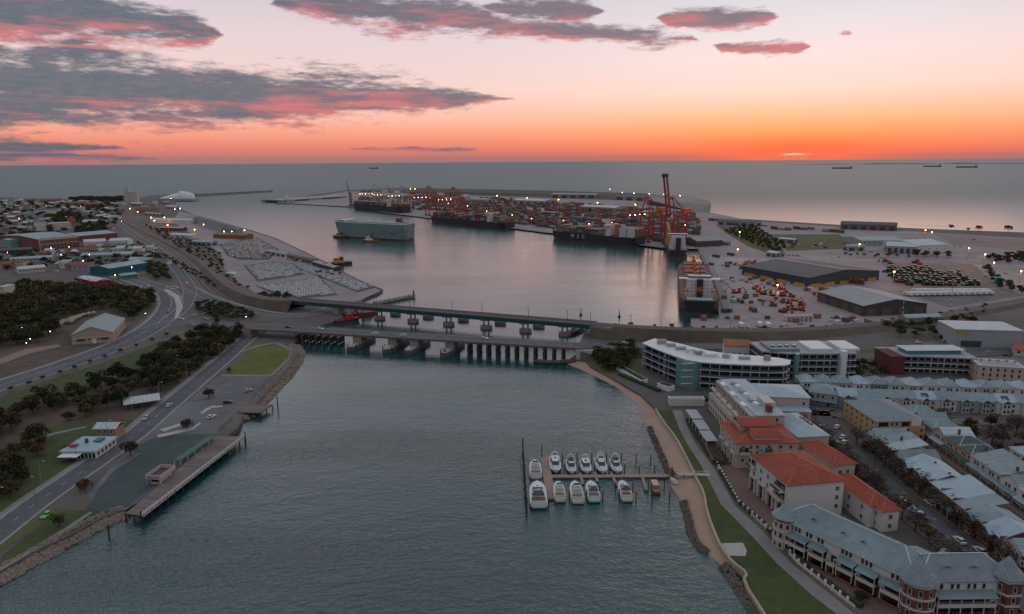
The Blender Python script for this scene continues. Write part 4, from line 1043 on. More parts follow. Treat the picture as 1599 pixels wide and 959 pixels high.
yacht(915, 732, 11.0, 4.4, DN, 'rounded white hardtop cruiser with black windscreen, third in the upper row', 'hard')
yacht(939, 730, 13.5, 4.5, DN, 'tall white flybridge yacht, fourth in the upper row', 'sport')
yacht(962, 731, 12.0, 4.4, DN, 'sleek cruiser with dark cabin, last of the upper row', 'dark')
yacht(840, 774, 17.5, 6.4, UP, 'largest yacht of the marina, white with teal stern, lower left berth', 'teal')
yacht(873, 769, 12.5, 4.4, UP, 'open white cruiser with brown cockpit, lower row beside the wide walkway', 'fly')
yacht(900, 770, 14.0, 4.9, UP, 'flybridge yacht in the middle of the lower row', 'sport')
yacht(925, 769, 13.5, 4.8, UP, 'white cruiser with dark green canopy, right end of the lower left group', 'teal')
yacht(975, 768, 13.0, 4.5, UP, 'white cruiser with black roof windows, berthed alone in the lower row', 'dark')
root = thing('launch', 'small orange launch moored near the beach end of the marina walkway', 'boat', G(1022.5, 764, 0), UP)
mb = MB(); st = hullform(mb, 9, 2.8, 1.3, .4, .08, .5, .85, .3, .3); mb.build('hull', [M('launch_varnish', (.26, .12, .07), .5), HULLBLACK], root)
m2 = MB(); deckplate(m2, st, .3); m2.build('deck', TEAK, root)
MB().box(-1.5, 2.4, -1.0, 1.0, 1.1, 2.5).build('cabin', M('launch_orange', (.45, .19, .10), .5), root); MB().box(-2.2, 2.6, -1.15, 1.15, 2.5, 2.62).build('cabin_roof', M('launch_roof', (.5, .36, .28), .6), root)
MB().box(-1.3, 2.2, -1.03, 1.03, 1.75, 2.25).build('window_band', GLASS, root)
# walkways
WALK = M('pontoon_decking', (.34, .23, .20), .85, .2, 1.0)
def pontoon(name, label, a, b, w, z=.7):
    A, B = G(*a, z), G(*b, z); d = B - A; L = d.length; root = thing(name, label, 'pontoon', (A.x, A.y, 0), math.atan2(d.y, d.x))
    MB().box(0, L, -w / 2 + .1, w / 2 - .1, .05, z - .07).build('float', M('pontoon_float', (.12, .11, .11), .9), root)
    pm = MB().box(0, .9, -w / 2, w / 2, z - .07, z).mesh('deck_board', WALK)
    for k in range(int(L)): obj('deck_board', pm, root, (k * 1.0, 0, rnd.uniform(0, .015)))
pontoon('marina_walkway', 'long narrow marina walkway running out from the river beach', (858, 743.5), (1052, 742.5), 2.6)
pontoon('marina_walkway', 'wide cross walkway at the outer end of the marina', (850, 713), (861, 779), 3.4, .75)
for i, (a, b, lb) in enumerate((((906, 738), (910, 756), 'short finger pontoon between the middle yachts'), ((954, 736), (963, 758), 'short finger pontoon left of the lone lower cruiser'), ((1003, 744), (1009, 766), 'short finger pontoon beside the orange launch'), ((929, 737), (933, 752), 'short finger pontoon right of the middle yachts'))): pontoon('finger_pontoon', lb, a, b, 1.1, .6)
A, B = G(1050, 742.5, 1.5), G(1108, 741, 2.3); d = B - A
root = thing('gangway', 'pale railed gangway from the lawn across the beach to the marina', 'gangway', (A.x, A.y, 0), math.atan2(d.y, d.x)); L = d.length
MB().box(0, L, -.9, .9, 2.0, 2.2).build('deck', PALECONC, root)
for s in (-1, 1):
    MB().box(0, L, s * .9 - .05, s * .9 + .05, 3.1, 3.2).build('handrail', WHITE, root)
    for k in range(8): MB().box(k * L / 7 - .05, k * L / 7 + .05, s * .9 - .05, s * .9 + .05, 2.2, 3.1).build('rail_post', WHITE, root)
for k in range(4): MB().cyl((k * L / 3.2, 0, -1), (k * L / 3.2, 0, 2.0), .25).build('pile', DARKTIMBER, root)
MB().box(-1.5, 1.5, -1.8, 1.8, 2.2, 2.35).build('gate_platform', M('gate_brown', (.10, .06, .05), .8), root); MB().box(-.2, .2, -1.8, 1.8, 2.35, 4.4).build('gate', M('gate_brown', (.10, .06, .05)), root)
root = thing('wave_screen', 'long dark piled wave screen along the outer side of the marina', 'breakwater', G(819, 752, 0))
a, b = G(816.5, 706, 0), G(822.5, 802, 0); o0 = G(819, 752, 0)
for hz in (.5, 1.3): MB().bar(tuple(a - o0 + Vector((0, 0, hz))), tuple(b - o0 + Vector((0, 0, hz))), .5, .5).build('waler', DARKTIMBER, root)
for k in range(15):
    q = a.lerp(b, k / 14) - o0; MB().cyl((q.x, q.y, -2), (q.x, q.y, 3.2 if k not in (0, 14) else 6), .3).build('pile', DARKTIMBER, root)
pl = [(846, 716, 6), (878, 723, 4), (901, 722, 4), (924, 722, 4), (947, 722, 4), (970, 722, 4), (993, 724, 4), (1016, 724, 4), (881, 736, 3), (904, 737, 3), (928, 738, 3), (951, 738, 3), (975, 737, 3), (998, 739, 3), (1022, 738, 3), (857, 797, 4), (889, 782, 4), (916, 782, 4), (941, 784, 4), (967, 780, 4), (993, 784, 4), (1018, 786, 4), (1045, 786, 4), (1037, 765, 4), (1012, 768, 4), (988, 770, 4), (961, 768, 4), (936, 770, 3)]
for x, y, h in pl: pile(x, y, h, 'dark mooring pile standing in the water among the marina berths', 'mooring piles of the marina', .22)
root = thing('dinghy', 'small pale dinghy drawn up on the beach by the gangway', 'boat', G(1052, 752, .9), 1.9)
mb = MB(); st = hullform(mb, 4.2, 1.7, .7, .45, .1, .3, .8, .3, .1, under=-.1); mb.build('hull', [WHITE, WHITE], root); MB().box(-.5, -.1, -.7, .7, .45, .5).build('thwart', TEAK, root)
# ---------------------------------------------------------------- lamps that are lit
def lamp_mat(name, col, e): return M(name, col, emit=e)
LAMPO = lamp_mat('sodium_lamp', (1.0, .36, .10), 45); LAMPW = lamp_mat('white_lamp', (1.0, .86, .72), 30); LAMPR = lamp_mat('red_lamp', (1.0, .05, .05), 14)
BULB = {}
def bulb(r):
    if r not in BULB:
        mb = MB(); rings = []
        for k in range(1, 5):
            a = math.pi * k / 5; rings.append([(math.sin(a) * r * math.cos(t), math.sin(a) * r * math.sin(t), -math.cos(a) * r * .8) for t in [i * math.pi / 3 for i in range(6)]])
        BULB[r] = mb.loft(rings)
    return BULB[r]
def flood_mast(px, py, h, label, mat=LAMPO, r=1.0, group=None, light=0.0, z=2.0):
    """py is the lamp head; the foot stands h metres lower"""
    p = G(px, py, z + h); p.z = z
    root = thing('floodlight_mast', label, 'light mast', p, 0, group)
    MB().cyl((0, 0, 0), (0, 0, h), .35, .18, 6).build('pole', STEEL, root)
    MB().box(-.9, .9, -.25, .25, h - .1, h + .3).build('head_frame', DARKSTEEL, root)
    MB(); b = bulb(r); m = MB(); m.v, m.f, m.mi = b.v, b.f, b.mi
    m.build('lamp', mat, root, (0, -.4, h + .5))
    if light:
        l = bpy.data.lights.new('floodlight', 'POINT'); l.energy = light; l.color = mat.node_tree.nodes['Principled BSDF'].inputs['Emission Color'].default_value[:3]; l.shadow_soft_size = 1.5
        o = obj('light_source', l, root, (0, -2.4, h - .5))
# ---------------------------------------------------------------- quay cranes
def sts_crane(px, py, rz, s, label, mat, raised=False, cab=None, cat='crane'):
    """ship to shore gantry crane: +x reaches over the water"""
    p = G(px, py, 2.0); root = thing('quay_crane', label, cat, p, rz, sc=s)
    H0, gauge, w = 42, 26, 17
    for x in (0, -gauge):
        for y in (-w / 2, w / 2):
            MB().bar((x, y, 2), (x, y, H0), 1.9, 1.9).build('leg', mat, root); MB().box(x - 2, x + 2, y - 3.5, y + 3.5, 0, 2).build('bogie', DARKSTEEL, root)
        for z in (4, 16, H0): MB().bar((x, -w / 2, z), (x, w / 2, z), 1.5, 1.6).build('cross_beam', mat, root)
    for y in (-w / 2, w / 2):
        MB().bar((0, y, 16), (-gauge, y, 16), 1.4).build('sill_beam', mat, root); MB().bar((0, y, H0), (-gauge, y, H0), 1.6).build('portal_beam', mat, root)
        MB().bar((0, y, 17), (-gauge, y, H0), .8).build('brace', mat, root); MB().bar((-gauge, y, 17), (-gauge * .5, y, H0), .6).build('brace', mat, root)
        MB().bar((0, y, H0), (-3, y * .25, 66), 1.1).build('apex_leg', mat, root); MB().bar((-gauge, y, H0), (-5, y * .25, 66), .8).build('apex_leg', mat, root)
    MB().bar((-4, -3, 66), (-4, 3, 66), 1.6).build('apex_beam', mat, root)
    for y in (-3, 3):
        MB().bar((0, y, H0 + 1), (-gauge - 18, y, H0 + 1), 1.3, 2.2).build('bridge_girder', mat, root)
        MB().bar((-4, y, 66), (-gauge - 14, y, H0 + 2), .45).build('back_stay', mat, root)
        if raised:
            MB().bar((2, y, H0 + 1), (12, y, H0 + 56), 1.5, 2.6).build('boom', mat, root); MB().bar((-4, y, 66), (6.5, y, H0 + 30), .4).build('fore_stay', mat, root)
        else:
            MB().bar((1, y, H0 + 1), (52, y, H0 + 1), 1.3, 2.2).build('boom', mat, root)
            for x in (26, 48): MB().bar((-4, y, 66), (x, y, H0 + 2), .4).build('fore_stay', mat, root)
    for k in range(6):
        x = 6 + k * 8
        if raised: MB().bar((2 + k * 1.9, -3, H0 + 6 + k * 9.6), (2 + k * 1.9, 3, H0 + 6 + k * 9.6), .7).build('boom_tie', mat, root)
        else: MB().bar((x, -3, H0 + 1), (x, 3, H0 + 1), .7).build('boom_tie', mat, root)
    if raised: MB().box(9, 15, -3.6, 3.6, H0 + 53, H0 + 58).build('boom_tip', DARKSTEEL, root)
    MB().box(-gauge - 14, -gauge - 1, -5, 5, H0 + 2.2, H0 + 8).build('machinery_house', cab or CRANEORANGE, root)
    MB().box(-8, -4, -1.6, 1.6, H0 - 4, H0 - .5).build('driver_cab', SHIPWHITE, root)
    bm = MB(); b = bulb(.45)
    for k in range(7):
        m = MB(); m.v, m.f, m.mi = b.v, b.f, b.mi
        m.build('lamp', LAMPW if k % 2 else LAMPO, root, (-gauge + 2 + k * (gauge - 2) / 6 * (1 if raised else 2.4), 3.8, H0 - .6))
    return root
ql = G(720, 346, 2) - G(985, 380, 2); QN = math.atan2(ql.y, ql.x)      # along the long quay, towards the sea
WAT = QN + math.pi / 2                                                   # from the quay over the water
if math.sin(WAT) > 0: WAT += math.pi
def offq(px, py, back=9.0):
    p = G(px, py, 2.0); return p
for px, py, s, lb, mt, up, cb in (
        (1006, 378, 1.0, 'red quay crane with lowered boom beside the lettered container ship', CRANERED, False, CRANEORANGE),
        (1044, 382, 1.0, 'red quay crane with its tall boom raised, the highest thing in the port', CRANERED, True, CRANEORANGE),
        (668, 337, 1.0, 'left one of the two middle red quay cranes over the orange laden ship', CRANERED, False, REEFER),
        (706, 342, 1.0, 'right one of the two middle red quay cranes over the orange laden ship', CRANERED, False, REEFER),
        (584, 326, .95, 'grey quay crane farthest left over the far dark ship', CRANEWHITE, False, REEFER), (603, 328.5, .95, 'middle grey quay crane over the far dark ship', CRANEWHITE, False, REEFER), (626, 331, .95, 'rightmost grey quay crane, with a red lamp, over the far dark ship', CRANEWHITE, False, CRANERED)):
    sts_crane(px, py, WAT, s, lb, mt, up, cb)
# mobile harbour crane at the tip
root = thing('mobile_harbour_crane', 'dark mobile crane with a steep lattice jib at the far tip of the north quay', 'crane', G(548, 322, 2), 2.2)
MB().box(-7, 7, -5, 5, 0, 4).build('chassis', DARKSTEEL, root); MB().box(-2.5, 2.5, -2.5, 2.5, 4, 38).build('tower', M('crane_blue_grey', (.15, .16, .19), .6), root); MB().box(-8, 3, -3, 3, 16, 21).build('machinery_house', M('crane_blue_grey', (.15, .16, .19)), root)
for y in (-1.6, 1.6): MB().bar((2, y, 20), (22, y * .3, 66), .9).build('jib', M('crane_blue_grey', (.15, .16, .19)), root)
MB().bar((0, 0, 38), (20, 0, 62), .35).build('stay', DARKSTEEL, root)
# ---------------------------------------------------------------- container yard: far blocks, too many and too small to pick apart
yard = MB()
u = (G(850, 362, 2) - G(985, 380, 2)).normalized(); u.z = 0; u.normalize(); vv = Vector((-u.y, u.x, 0))
if vv.y < 0: vv = -vv
base = G(985, 380, 2)
def stack(mb, p, L, k, ang, cols=None):
    c, s = math.cos(ang), math.sin(ang)
    for q in range(k):
        m = rnd.randrange(len(CONTS)) if cols is None else rnd.choice(cols)
        z0, z1 = 2.0 + q * 2.6, 2.0 + q * 2.6 + 2.5
        pts = [(p.x + c * x - s * y, p.y + s * x + c * y) for x, y in ((-L / 2, -1.2), (L / 2, -1.2), (L / 2, 1.2), (-L / 2, 1.2))]
        mb.prism(pts, z0, z1, m)
ang = math.atan2(u.y, u.x)
for row in range(26):
    d = 48 + row * 14 + (row // 3) * 10
    x = -60
    while x < 1500:
        p = base + u * x + vv * d
        ok = True
        q = p - CAM; loc = CR.transposed() @ q; px = W / 2 + F * loc.x / -loc.z; py = H / 2 - F * loc.y / -loc.z
        if py < 303 or px < 560 or px > 1090 or (px > 1040 and py > 372): ok = False
        if math.sin(x * .021 + row * .9) + math.sin(x * .007 - row * .4) < -.55: ok = False
        if ok and rnd.random() < .8:
            k = rnd.choice((1, 2, 3, 3, 4, 4)); stack(yard, p, 12.2, k, ang); stack(yard, p + vv * 2.6, 12.2, max(1, k - rnd.randrange(2)), ang)
        x += 14.5
tag(yard.build('container_yard', CONTS), 'dense stacks of shipping containers filling the north quay yard', 'containers', kind='stuff')
# nearer rows on the open quay, each container on its own
nearc = [(1112, 380, 6), (1245, 358, 5), (1210, 358, 4), (1175, 352, 5), (1290, 362, 4), (1130, 351, 4), (1112, 345, 6), (1150, 348, 5), (1280, 462, 3), (1320, 441, 2), (1330, 474, 2)]
for i, (px, py, n) in enumerate(nearc):
    p = G(px, py, 2)
    for k in range(n):
        for q in range(rnd.choice((1, 2, 2))):
            w = p + u * ((k % 3) * -13) + vv * (-2.7 * (k // 3)); tag(obj('shipping_container', C40, None, (w.x, w.y, 2 + q * 2.6), ang), 'container stacked on the open paving of the north quay', 'container', 'containers on the open quay')
# ---------------------------------------------------------------- sheds
def shed(name, label, A, B, depth, h, rise, wall, roof, cat='warehouse', bays=0, door=None, axis='x', ridge=None, mono=False, group=None, doors=0, z=2.0, skylights=0, winrow=0, lean=None, dh=.72):
    """A-B: pixels of the near foot of the front wall; the shed runs back from it"""
    a, b = G(*A, z), G(*B, z); d = b - a; d.z = 0; L = d.length
    root = thing(name, label, cat, a, math.atan2(d.y, d.x), group)
    MB().box(0, L, 0, depth, 0, h).build('walls', wall, root)
    if mono or rise == 0:
        r = MB().box(-.3, L + .3, -.3, depth + .3, h, h + .45).build('roof', roof, root)
        for s in ((-.3, L + .3, -.3, -.05), (-.3, L + .3, depth + .05, depth + .3)): MB().box(s[0], s[1], s[2], s[3], h + .45, h + .95).build('parapet', wall, r)
    else:
        if axis == 'x': MB().gable_end(0, L, 0, depth, h, rise, 0, 'x').build('gable', wall, root)
        else: MB().gable_end(0, L, 0, depth, h, rise, 0, 'y').build('gable', wall, root)
        r = MB().gable(0, L, 0, depth, h, rise, .5, 0, axis).build('roof', roof, root)
        if ridge:
            if axis == 'x': MB().box(0, L, depth / 2 - .8, depth / 2 + .8, h + rise + .1, h + rise + .5).build('ridge_light', ridge, r)
            else: MB().box(L / 2 - .8, L / 2 + .8, 0, depth, h + rise + .1, h + rise + .5).build('ridge_light', ridge, r)
    # roof sheet ribs give the metal its lines
    if skylights:
        for k in range(skylights):
            if axis == 'x':
                x = (k + .5) * L / skylights; y0 = depth * .12
                zz = h + (rise * .24 if rise else .5) + .25
                MB().add([(x - .7, y0, zz), (x + .7, y0, zz), (x + .7, depth * .45, h + rise * .9 + .28 if rise else zz), (x - .7, depth * .45, h + rise * .9 + .28 if rise else zz)], [(0, 1, 2, 3)]).build('skylight', M('skylight_sheet', (.40, .42, .42), .4), r)
    if doors:
        for k in range(doors):
            w = L / doors; MB().box(k * w + w * .2, k * w + w * .8, -.08, .02, 0, h * dh).build('door', door or DARKSTEEL, root)
            nd = max(1, int(doors * depth / max(L, 1))) 
        for k in range(max(1, int(depth / (L / doors + .01)))):
            w = depth / max(1, int(depth / (L / doors + .01)))
            for xx in (-.08, L - .02): MB().box(xx, xx + .1, k * w + w * .2, k * w + w * .8, 0, h * dh).build('door', door or DARKSTEEL, root)
    if winrow:
        wm = MB().box(-.7, .7, -.06, .04, 0, 1.3).mesh('window', GLASS)
        for k in range(winrow): obj('window', wm, root, ((k + .5) * L / winrow, 0, h * .5))
    return root, L
ROOFDARK = M('charcoal_roof_sheet', (.085, .082, .085), .7, .3, .15, seam=2.4); ROOFGREY = M('grey_roof_sheet', (.27, .28, .29), .6, .25, .2, seam=2.2)
ROOFPALE = M('pale_roof_sheet', (.44, .47, .50), .55, .2, .2, seam=2.0); ROOFTEAL = M('weathered_teal_roof', (.25, .34, .35), .6, .3, .12, seam=2.6); DARKWALL = M('charcoal_wall', (.045, .047, .052), .7, .15, .3)
CREAM = M('cream_render', (.48, .42, .35), .85, .12, .4); WHITEW = M('white_render', (.56, .54, .52), .85, .12, .4); BRICK = M('red_brick', (.15, .048, .038), .9, .25, 1.2, bump=.2); GREYW = M('grey_cladding', (.30, .31, .33), .7, .12, .3)
r, L = shed('quay_warehouse', 'charcoal warehouse with yellow doors and a pale ridge line on the north quay', (1262, 449), (1372, 437), 88, 9, 4.5, DARKWALL, ROOFDARK, axis='y', ridge=M('ridge_cream', (.6, .5, .38), .6), door=YELLOW, doors=5, dh=.32)
MB().box(-.15, L * .3, -.18, .0, 0, 1.8).build('yellow_plinth', YELLOW, r); MB().box(-.2, .0, 0, 50, 0, .7).build('yellow_plinth', YELLOW, r)
r, L = shed('quay_warehouse', 'grey roofed warehouse with dark gable nearest the railway', (1347, 494), (1446, 490), 62, 8, 4.5, DARKWALL, ROOFGREY, axis='y', door=M('rust_door', (.12, .07, .05), .8), doors=4)
shed('quay_shed', 'long low shed with lit eaves beside the ocean beach', (1312, 358), (1400, 361), 32, 9, 4, M('dun_wall', (.16, .14, .14), .8), ROOFDARK, doors=6)
shed('works_building', 'wide pale roofed works hall with an open columned front', (1384, 395), (1432, 397), 45, 9, 3, GREYW, ROOFPALE, doors=5)
shed('works_building', 'pale sheeted works hall right of the open columned front', (1432, 396), (1480, 394), 60, 10, 4, WHITEW, ROOFPALE, winrow=4)
shed('works_building', 'low blue roofed hall behind the open columned front', (1345, 384), (1410, 383), 50, 7, 3, GREYW, ROOFTEAL, winrow=8)
shed('works_building', 'small grey shed left of the works halls by a bright lamp', (1323, 392), (1350, 392), 16, 6, 2, GREYW, ROOFGREY, doors=2)
shed('quay_shed', 'long grey shed with red brown wall beside the scrub strip', (1088, 386), (1128, 384), 34, 8, 4, M('red_brown_wall', (.15, .06, .05), .8), ROOFGREY, doors=4)
for i, (A, B, dp, h, rf, lb) in enumerate((((690, 316), (760, 318), 50, 11, ROOFGREY, 'grey shed at the left of the container yard'), ((800, 319), (850, 321), 60, 12, ROOFPALE, 'pale shed in the middle of the container yard'), ((905, 330), (960, 333), 50, 12, ROOFPALE, 'pale wide shed behind the lettered ship'),
        ((860, 309), (930, 310), 60, 12, ROOFGREY, 'grey shed at the seaward edge of the container yard'), ((960, 312), (1040, 316), 60, 12, ROOFDARK, 'dark long shed behind the red cranes'), ((440, 316), (540, 309), 90, 6, ROOFGREY, 'low grey shed at the far tip of the north quay'), ((1000, 340), (1040, 342), 40, 11, GREYW, 'grey block store under the raised crane boom'),
        ((1120, 351), (1180, 354), 30, 7, ROOFDARK, 'brown low shed at the seaward corner of the open quay'), ((1215, 378), (1240, 380), 14, 5, ROOFPALE, 'small white roofed shed in the rail yard grass'), ((1196, 400), (1212, 402), 16, 5, ROOFPALE, 'pale hut among scrub right of the moored cargo ship'), ((1415, 505), (1470, 503), 10, 4, ROOFTEAL, 'low teal roofed shed beside the railway'))):
    shed('port_shed', lb, A, B, dp, h, 3 if h > 6 else 1.5, M('port_shed_wall', (.30, .27, .27), .8), rf, doors=5 if h > 6 else 2)
# end mound of the north mole
mb = MB(); mb.loft([[tuple(G(x, y, z)) for x, y in pts] for pts, z in (([(1086, 331), (1109, 332), (1110, 318), (1086, 310), (1010, 305), (1010, 318)], 2.0), ([(1086, 318), (1106, 321), (1107, 314), (1084, 308), (1012, 304), (1012, 312)], 16.0))])
struct(mb.build('spoil_mound', M('limestone_spoil', (.24, .21, .19), .95, .3, .05)))
mb = MB(); mb.loft([[tuple(G(x, y, z)) for x, y in pts] for pts, z in (([(560, 300), (1010, 314), (1010, 303), (830, 297), (620, 293)], 2.0), ([(565, 297), (1010, 307), (1010, 302), (830, 297), (622, 293.5)], 9.0))])
struct(mb.build('sea_wall_bank', M('dark_scrub_bank', (.07, .06, .05), .95, .3, .05)))
# ---------------------------------------------------------------- floodlights
fl = [(776, 306, 28, 'sodium floodlight mast at the left of the container yard'), (823, 309, 28, 'sodium floodlight mast left of the middle of the container yard'), (872, 312, 28, 'sodium floodlight mast in the middle of the container yard'), (933, 317, 28, 'sodium floodlight mast behind the lettered ship'), (992, 320, 28, 'sodium floodlight mast between the tall red cranes'),
      (1155, 363, 16, 'floodlight mast over the scrub strip'), (1152, 390, 12, 'floodlight mast by the shed right of the moored ships'), (1342, 382, 18, 'bright floodlight mast beside the works halls'), (1513, 388, 14, 'floodlight mast by the road right of the works halls'), (1538, 398, 12, 'floodlight mast by the bushes near the right edge'), (1552, 411, 12, 'floodlight mast lowest of those near the right edge'),
      (1445, 360, 14, 'floodlight mast left of a pair near the ocean beach'), (1455, 363, 14, 'floodlight mast right of a pair near the ocean beach'), (1396, 425, 14, 'floodlight mast among the parked tractors'), (1214, 446, 6, 'lamp among the red machines on the quay'), (1594, 424, 12, 'floodlight mast at the right edge of the port')]
for x, y, h, lb in fl: flood_mast(x, y, h, lb, LAMPO, .8 if y < 330 else .55, light=6000 if y < 330 else 1800)
for i, (x, y) in enumerate([(1062, 306), (1048, 306), (1036, 304), (1014, 303), (990, 302), (972, 301), (952, 296)]): flood_mast(x, y, 22, '%s white lamp mast counted along the far sea wall' % ORD[(6, 5, 4, 3, 2, 1, 0)[i]], LAMPW, .6, 'white lamps along the far sea wall')
for i, (x, y) in enumerate([(562, 303), (570, 302), (578, 302), (586, 303), (641, 295), (648, 295)]): flood_mast(x, y, 30, '%s lamp mast from the left behind the far dark container ship' % ORD[i], LAMPO, .8, 'lamps behind the far container ship')
for i, (x, y, lb) in enumerate([(215, 331, 'left sodium lamp by the harbour office sheds'), (203, 326, 'small sodium lamp left of the harbour office sheds'), (262, 352, 'sodium lamp over the south quay car lot'), (304, 359, 'bright sodium lamp by the pale shed on the south quay'), (236, 340, 'lamp at the left of the pale quay shed'), (241, 345, 'lamp in front of the pale quay shed'), (257, 340, 'lamp behind the pale quay shed')]): flood_mast(x, y, 12, lb, LAMPO, .7, light=2500)
for i, (x, y) in enumerate([(273, 327), (281, 326), (318, 351), (350, 362), (362, 362), (382, 360), (267, 310)]): flood_mast(x, y, 10, '%s white lamp mast along the south quay edge' % ORD[(1, 2, 3, 4, 5, 6, 0)[i]], LAMPW, .55, 'white lamps along the south quay edge')

PATCH = [M('patched_concrete', (.28, .232, .23), .9, .3, .05, joint=7.0), M('oil_stained_paving', (.16, .135, .135), .85, .4, .05, joint=9.0), M('reddish_dust_paving', (.235, .165, .145), .9, .3, .04, joint=12.0), M('pale_hardstand', (.32, .272, .277), .9, .25, .05, joint=8.0)]
for k, pts in enumerate(([(1108, 400), (1215, 404), (1250, 440), (1140, 470)], [(1140, 474), (1260, 445), (1340, 492), (1300, 508), (1150, 508)], [(1378, 410), (1520, 412), (1560, 450), (1400, 452)], [(1400, 454), (1570, 452), (1599, 462), (1480, 480)], [(1112, 346), (1300, 356), (1310, 364), (1120, 352)], [(1240, 398), (1340, 400), (1370, 408), (1260, 404)], [(1460, 366), (1599, 374), (1599, 392), (1490, 382)])):
    sheet('hardstand', pts, 2.045 + k * .004, PATCH[(3, 0, 2, 1, 0, 3, 2)[k]])
for nm, pts, w in (('port_road', [(1320, 404), (1400, 402), (1470, 402), (1510, 405), (1545, 416), (1599, 425), (1680, 440)], 12), ('port_road', [(1510, 404), (1520, 396), (1560, 388), (1640, 384)], 11), ('quay_road', [(1135, 500), (1125, 455), (1106, 410), (1096, 392)], 9), ('beach_road', [(1100, 342), (1200, 352), (1320, 362), (1460, 368), (1640, 376)], 9)):
    road(nm, pts, w, M('pale_asphalt', (.21, .195, .205), .85, .2, .1), 2.09, ((0, 3, 6),), False)
# crane rails along the quay edge
for off in (4, 14):
    P = wl([(1128, 488), (1119, 456), (1102, 413), (1091, 391)], 2.0, 1); strip('crane_rail', P, off - .25, off + .25, 2.12, DARKSTEEL)

for i, (x, y) in enumerate([(12, 395), (52, 372), (80, 388), (108, 386), (140, 398), (126, 322), (152, 347), (30, 342), (72, 322), (190, 346), (130, 408), (96, 398), (180, 430), (206, 418)]): flood_mast(x, y, 9, '%s lit lamp scattered through the left town, counted from the left edge' % ORD[sorted([12, 52, 80, 108, 140, 126, 152, 30, 72, 190, 130, 96, 180, 206]).index(x)], LAMPW if i % 3 else LAMPO, .28, 'scattered lamps of the left town')
for i, (x, y) in enumerate([(700, 318), (730, 322), (760, 330), (800, 336), (830, 342), (880, 345), (920, 350), (955, 348), (1070, 352), (1020, 352)]): flood_mast(x, y, 14, 'small sodium lamp among the container rows', LAMPO, .5, 'small lamps among the container rows')
# ---------------------------------------------------------------- north bank housing
TILE = M('terracotta_tile', (.31, .062, .032), .8, .4, .9, bump=.6, course=.27); SLATE = M('grey_blue_roof', (.20, .26, .285), .6, .3, .5, seam=.75, bump=.2); SLATE2 = M('grey_roof', (.19, .22, .245), .65, .3, .5, seam=.75, bump=.2)
BLUEROOF = M('pale_blue_roof', (.30, .39, .44), .5, .25, .4, seam=.9); TRIM = M('cream_trim', (.52, .46, .42), .8, .1); PINKW = M('pink_cream_render', (.44, .35, .30), .85, .12, .4); OCHRE = M('ochre_render', (.46, .28, .14), .85, .12, .4)
GREENGLASS = M('green_glass', (.14, .24, .24), .15, .2, .3, spec=.6); DGREEN = M('dark_green_roof', (.05, .09, .09), .7, .15, .3)
WM = {}
def wmesh(w, h, arched, mat):
    k = (w, h, arched, mat.name)
    if k not in WM:
        fr = MB(); t = .11
        fr.box(-w / 2 - t, -w / 2, -.09, .03, -t, h + t); fr.box(w / 2, w / 2 + t, -.09, .03, -t, h + t); fr.box(-w / 2, w / 2, -.09, .03, h, h + t); fr.box(-w / 2 - t * 1.6, w / 2 + t * 1.6, -.17, .03, -t * 1.3, 0)
        if arched: fr.add([(-w / 2 - t, -.09, h + t), (w / 2 + t, -.09, h + t), (0, -.09, h + t + w * .35)], [(0, 1, 2)])
        if w > 1.0: fr.box(-.04, .04, -.07, .03, 0, h)
        pn = MB().box(-w / 2, w / 2, -.045, .03, 0, h)
        WM[k] = (fr.mesh('window', mat), pn.mesh('pane', GLASS))
    return WM[k]
def face_at(root_dims, face, u, e=.0):
    L, D = root_dims
    return {'f': ((u, -e), 0), 'r': ((L + e, u), math.pi / 2), 'l': ((-e, D - u), -math.pi / 2), 'b': ((L - u, D + e), math.pi)}[face]
def windows(root, dims, face, zs, us, w=1.1, h=1.5, arched=False, trim=None, sub=True):
    a, b = wmesh(w, h, arched, trim or TRIM)
    for z in zs:
        for u in us:
            (x, y), r = face_at(dims, face, u); o = obj('window', a, root, (x, y, z), r)
            if sub: obj('pane', b, o)
def even(L, n, m=.5): return [m + (L - 2 * m) * (k + .5) / n for k in range(n)]
def frame_of(A, B):
    a, b = Vector(A), Vector(B); d = b - a; return a, d.length, math.atan2(d.y, d.x)
def balcony(root, dims, face, u0, u1, z, depth=1.5, rail=None, roof=None, posts=True, dark=True):
    """a slab with rail in front of a dark opening, on a wall face"""
    (x, y), r = face_at(dims, face, (u0 + u1) / 2); w = u1 - u0
    b = obj('balcony', None, root, (x, y, z), r)
    MB().box(-w / 2, w / 2, -depth, 0, -.2, 0).build('slab', TRIM, b)
    MB().box(-w / 2, w / 2, -depth, -depth + .06, .0, .95).build('balustrade', rail or TRIM, b)
    if dark: MB().box(-w / 2 + .2, w / 2 - .2, -.05, .02, .05, 2.3).build('glazed_door', GLASS, b)
    if posts:
        for k in range(max(2, int(w / 3) + 1)):
            px = -w / 2 + .12 + k * (w - .24) / max(1, int(w / 3)); MB().box(px - .11, px + .11, -depth, -depth + .22, .95, 2.7).build('post', TRIM, b)
    if roof:
        MB().add([(-w / 2 - .2, -depth - .5, 2.65), (w / 2 + .2, -depth - .5, 2.65), (w / 2 + .2, 0, 3.5), (-w / 2 - .2, 0, 3.5), (-w / 2 - .2, -depth - .5, 2.75), (w / 2 + .2, -depth - .5, 2.75), (w / 2 + .2, 0, 3.62), (-w / 2 - .2, 0, 3.62)], [(3, 2, 1, 0), (4, 5, 6, 7), (0, 1, 5, 4), (1, 2, 6, 5), (3, 0, 4, 7)]).build('awning_roof', roof, b)
    return b
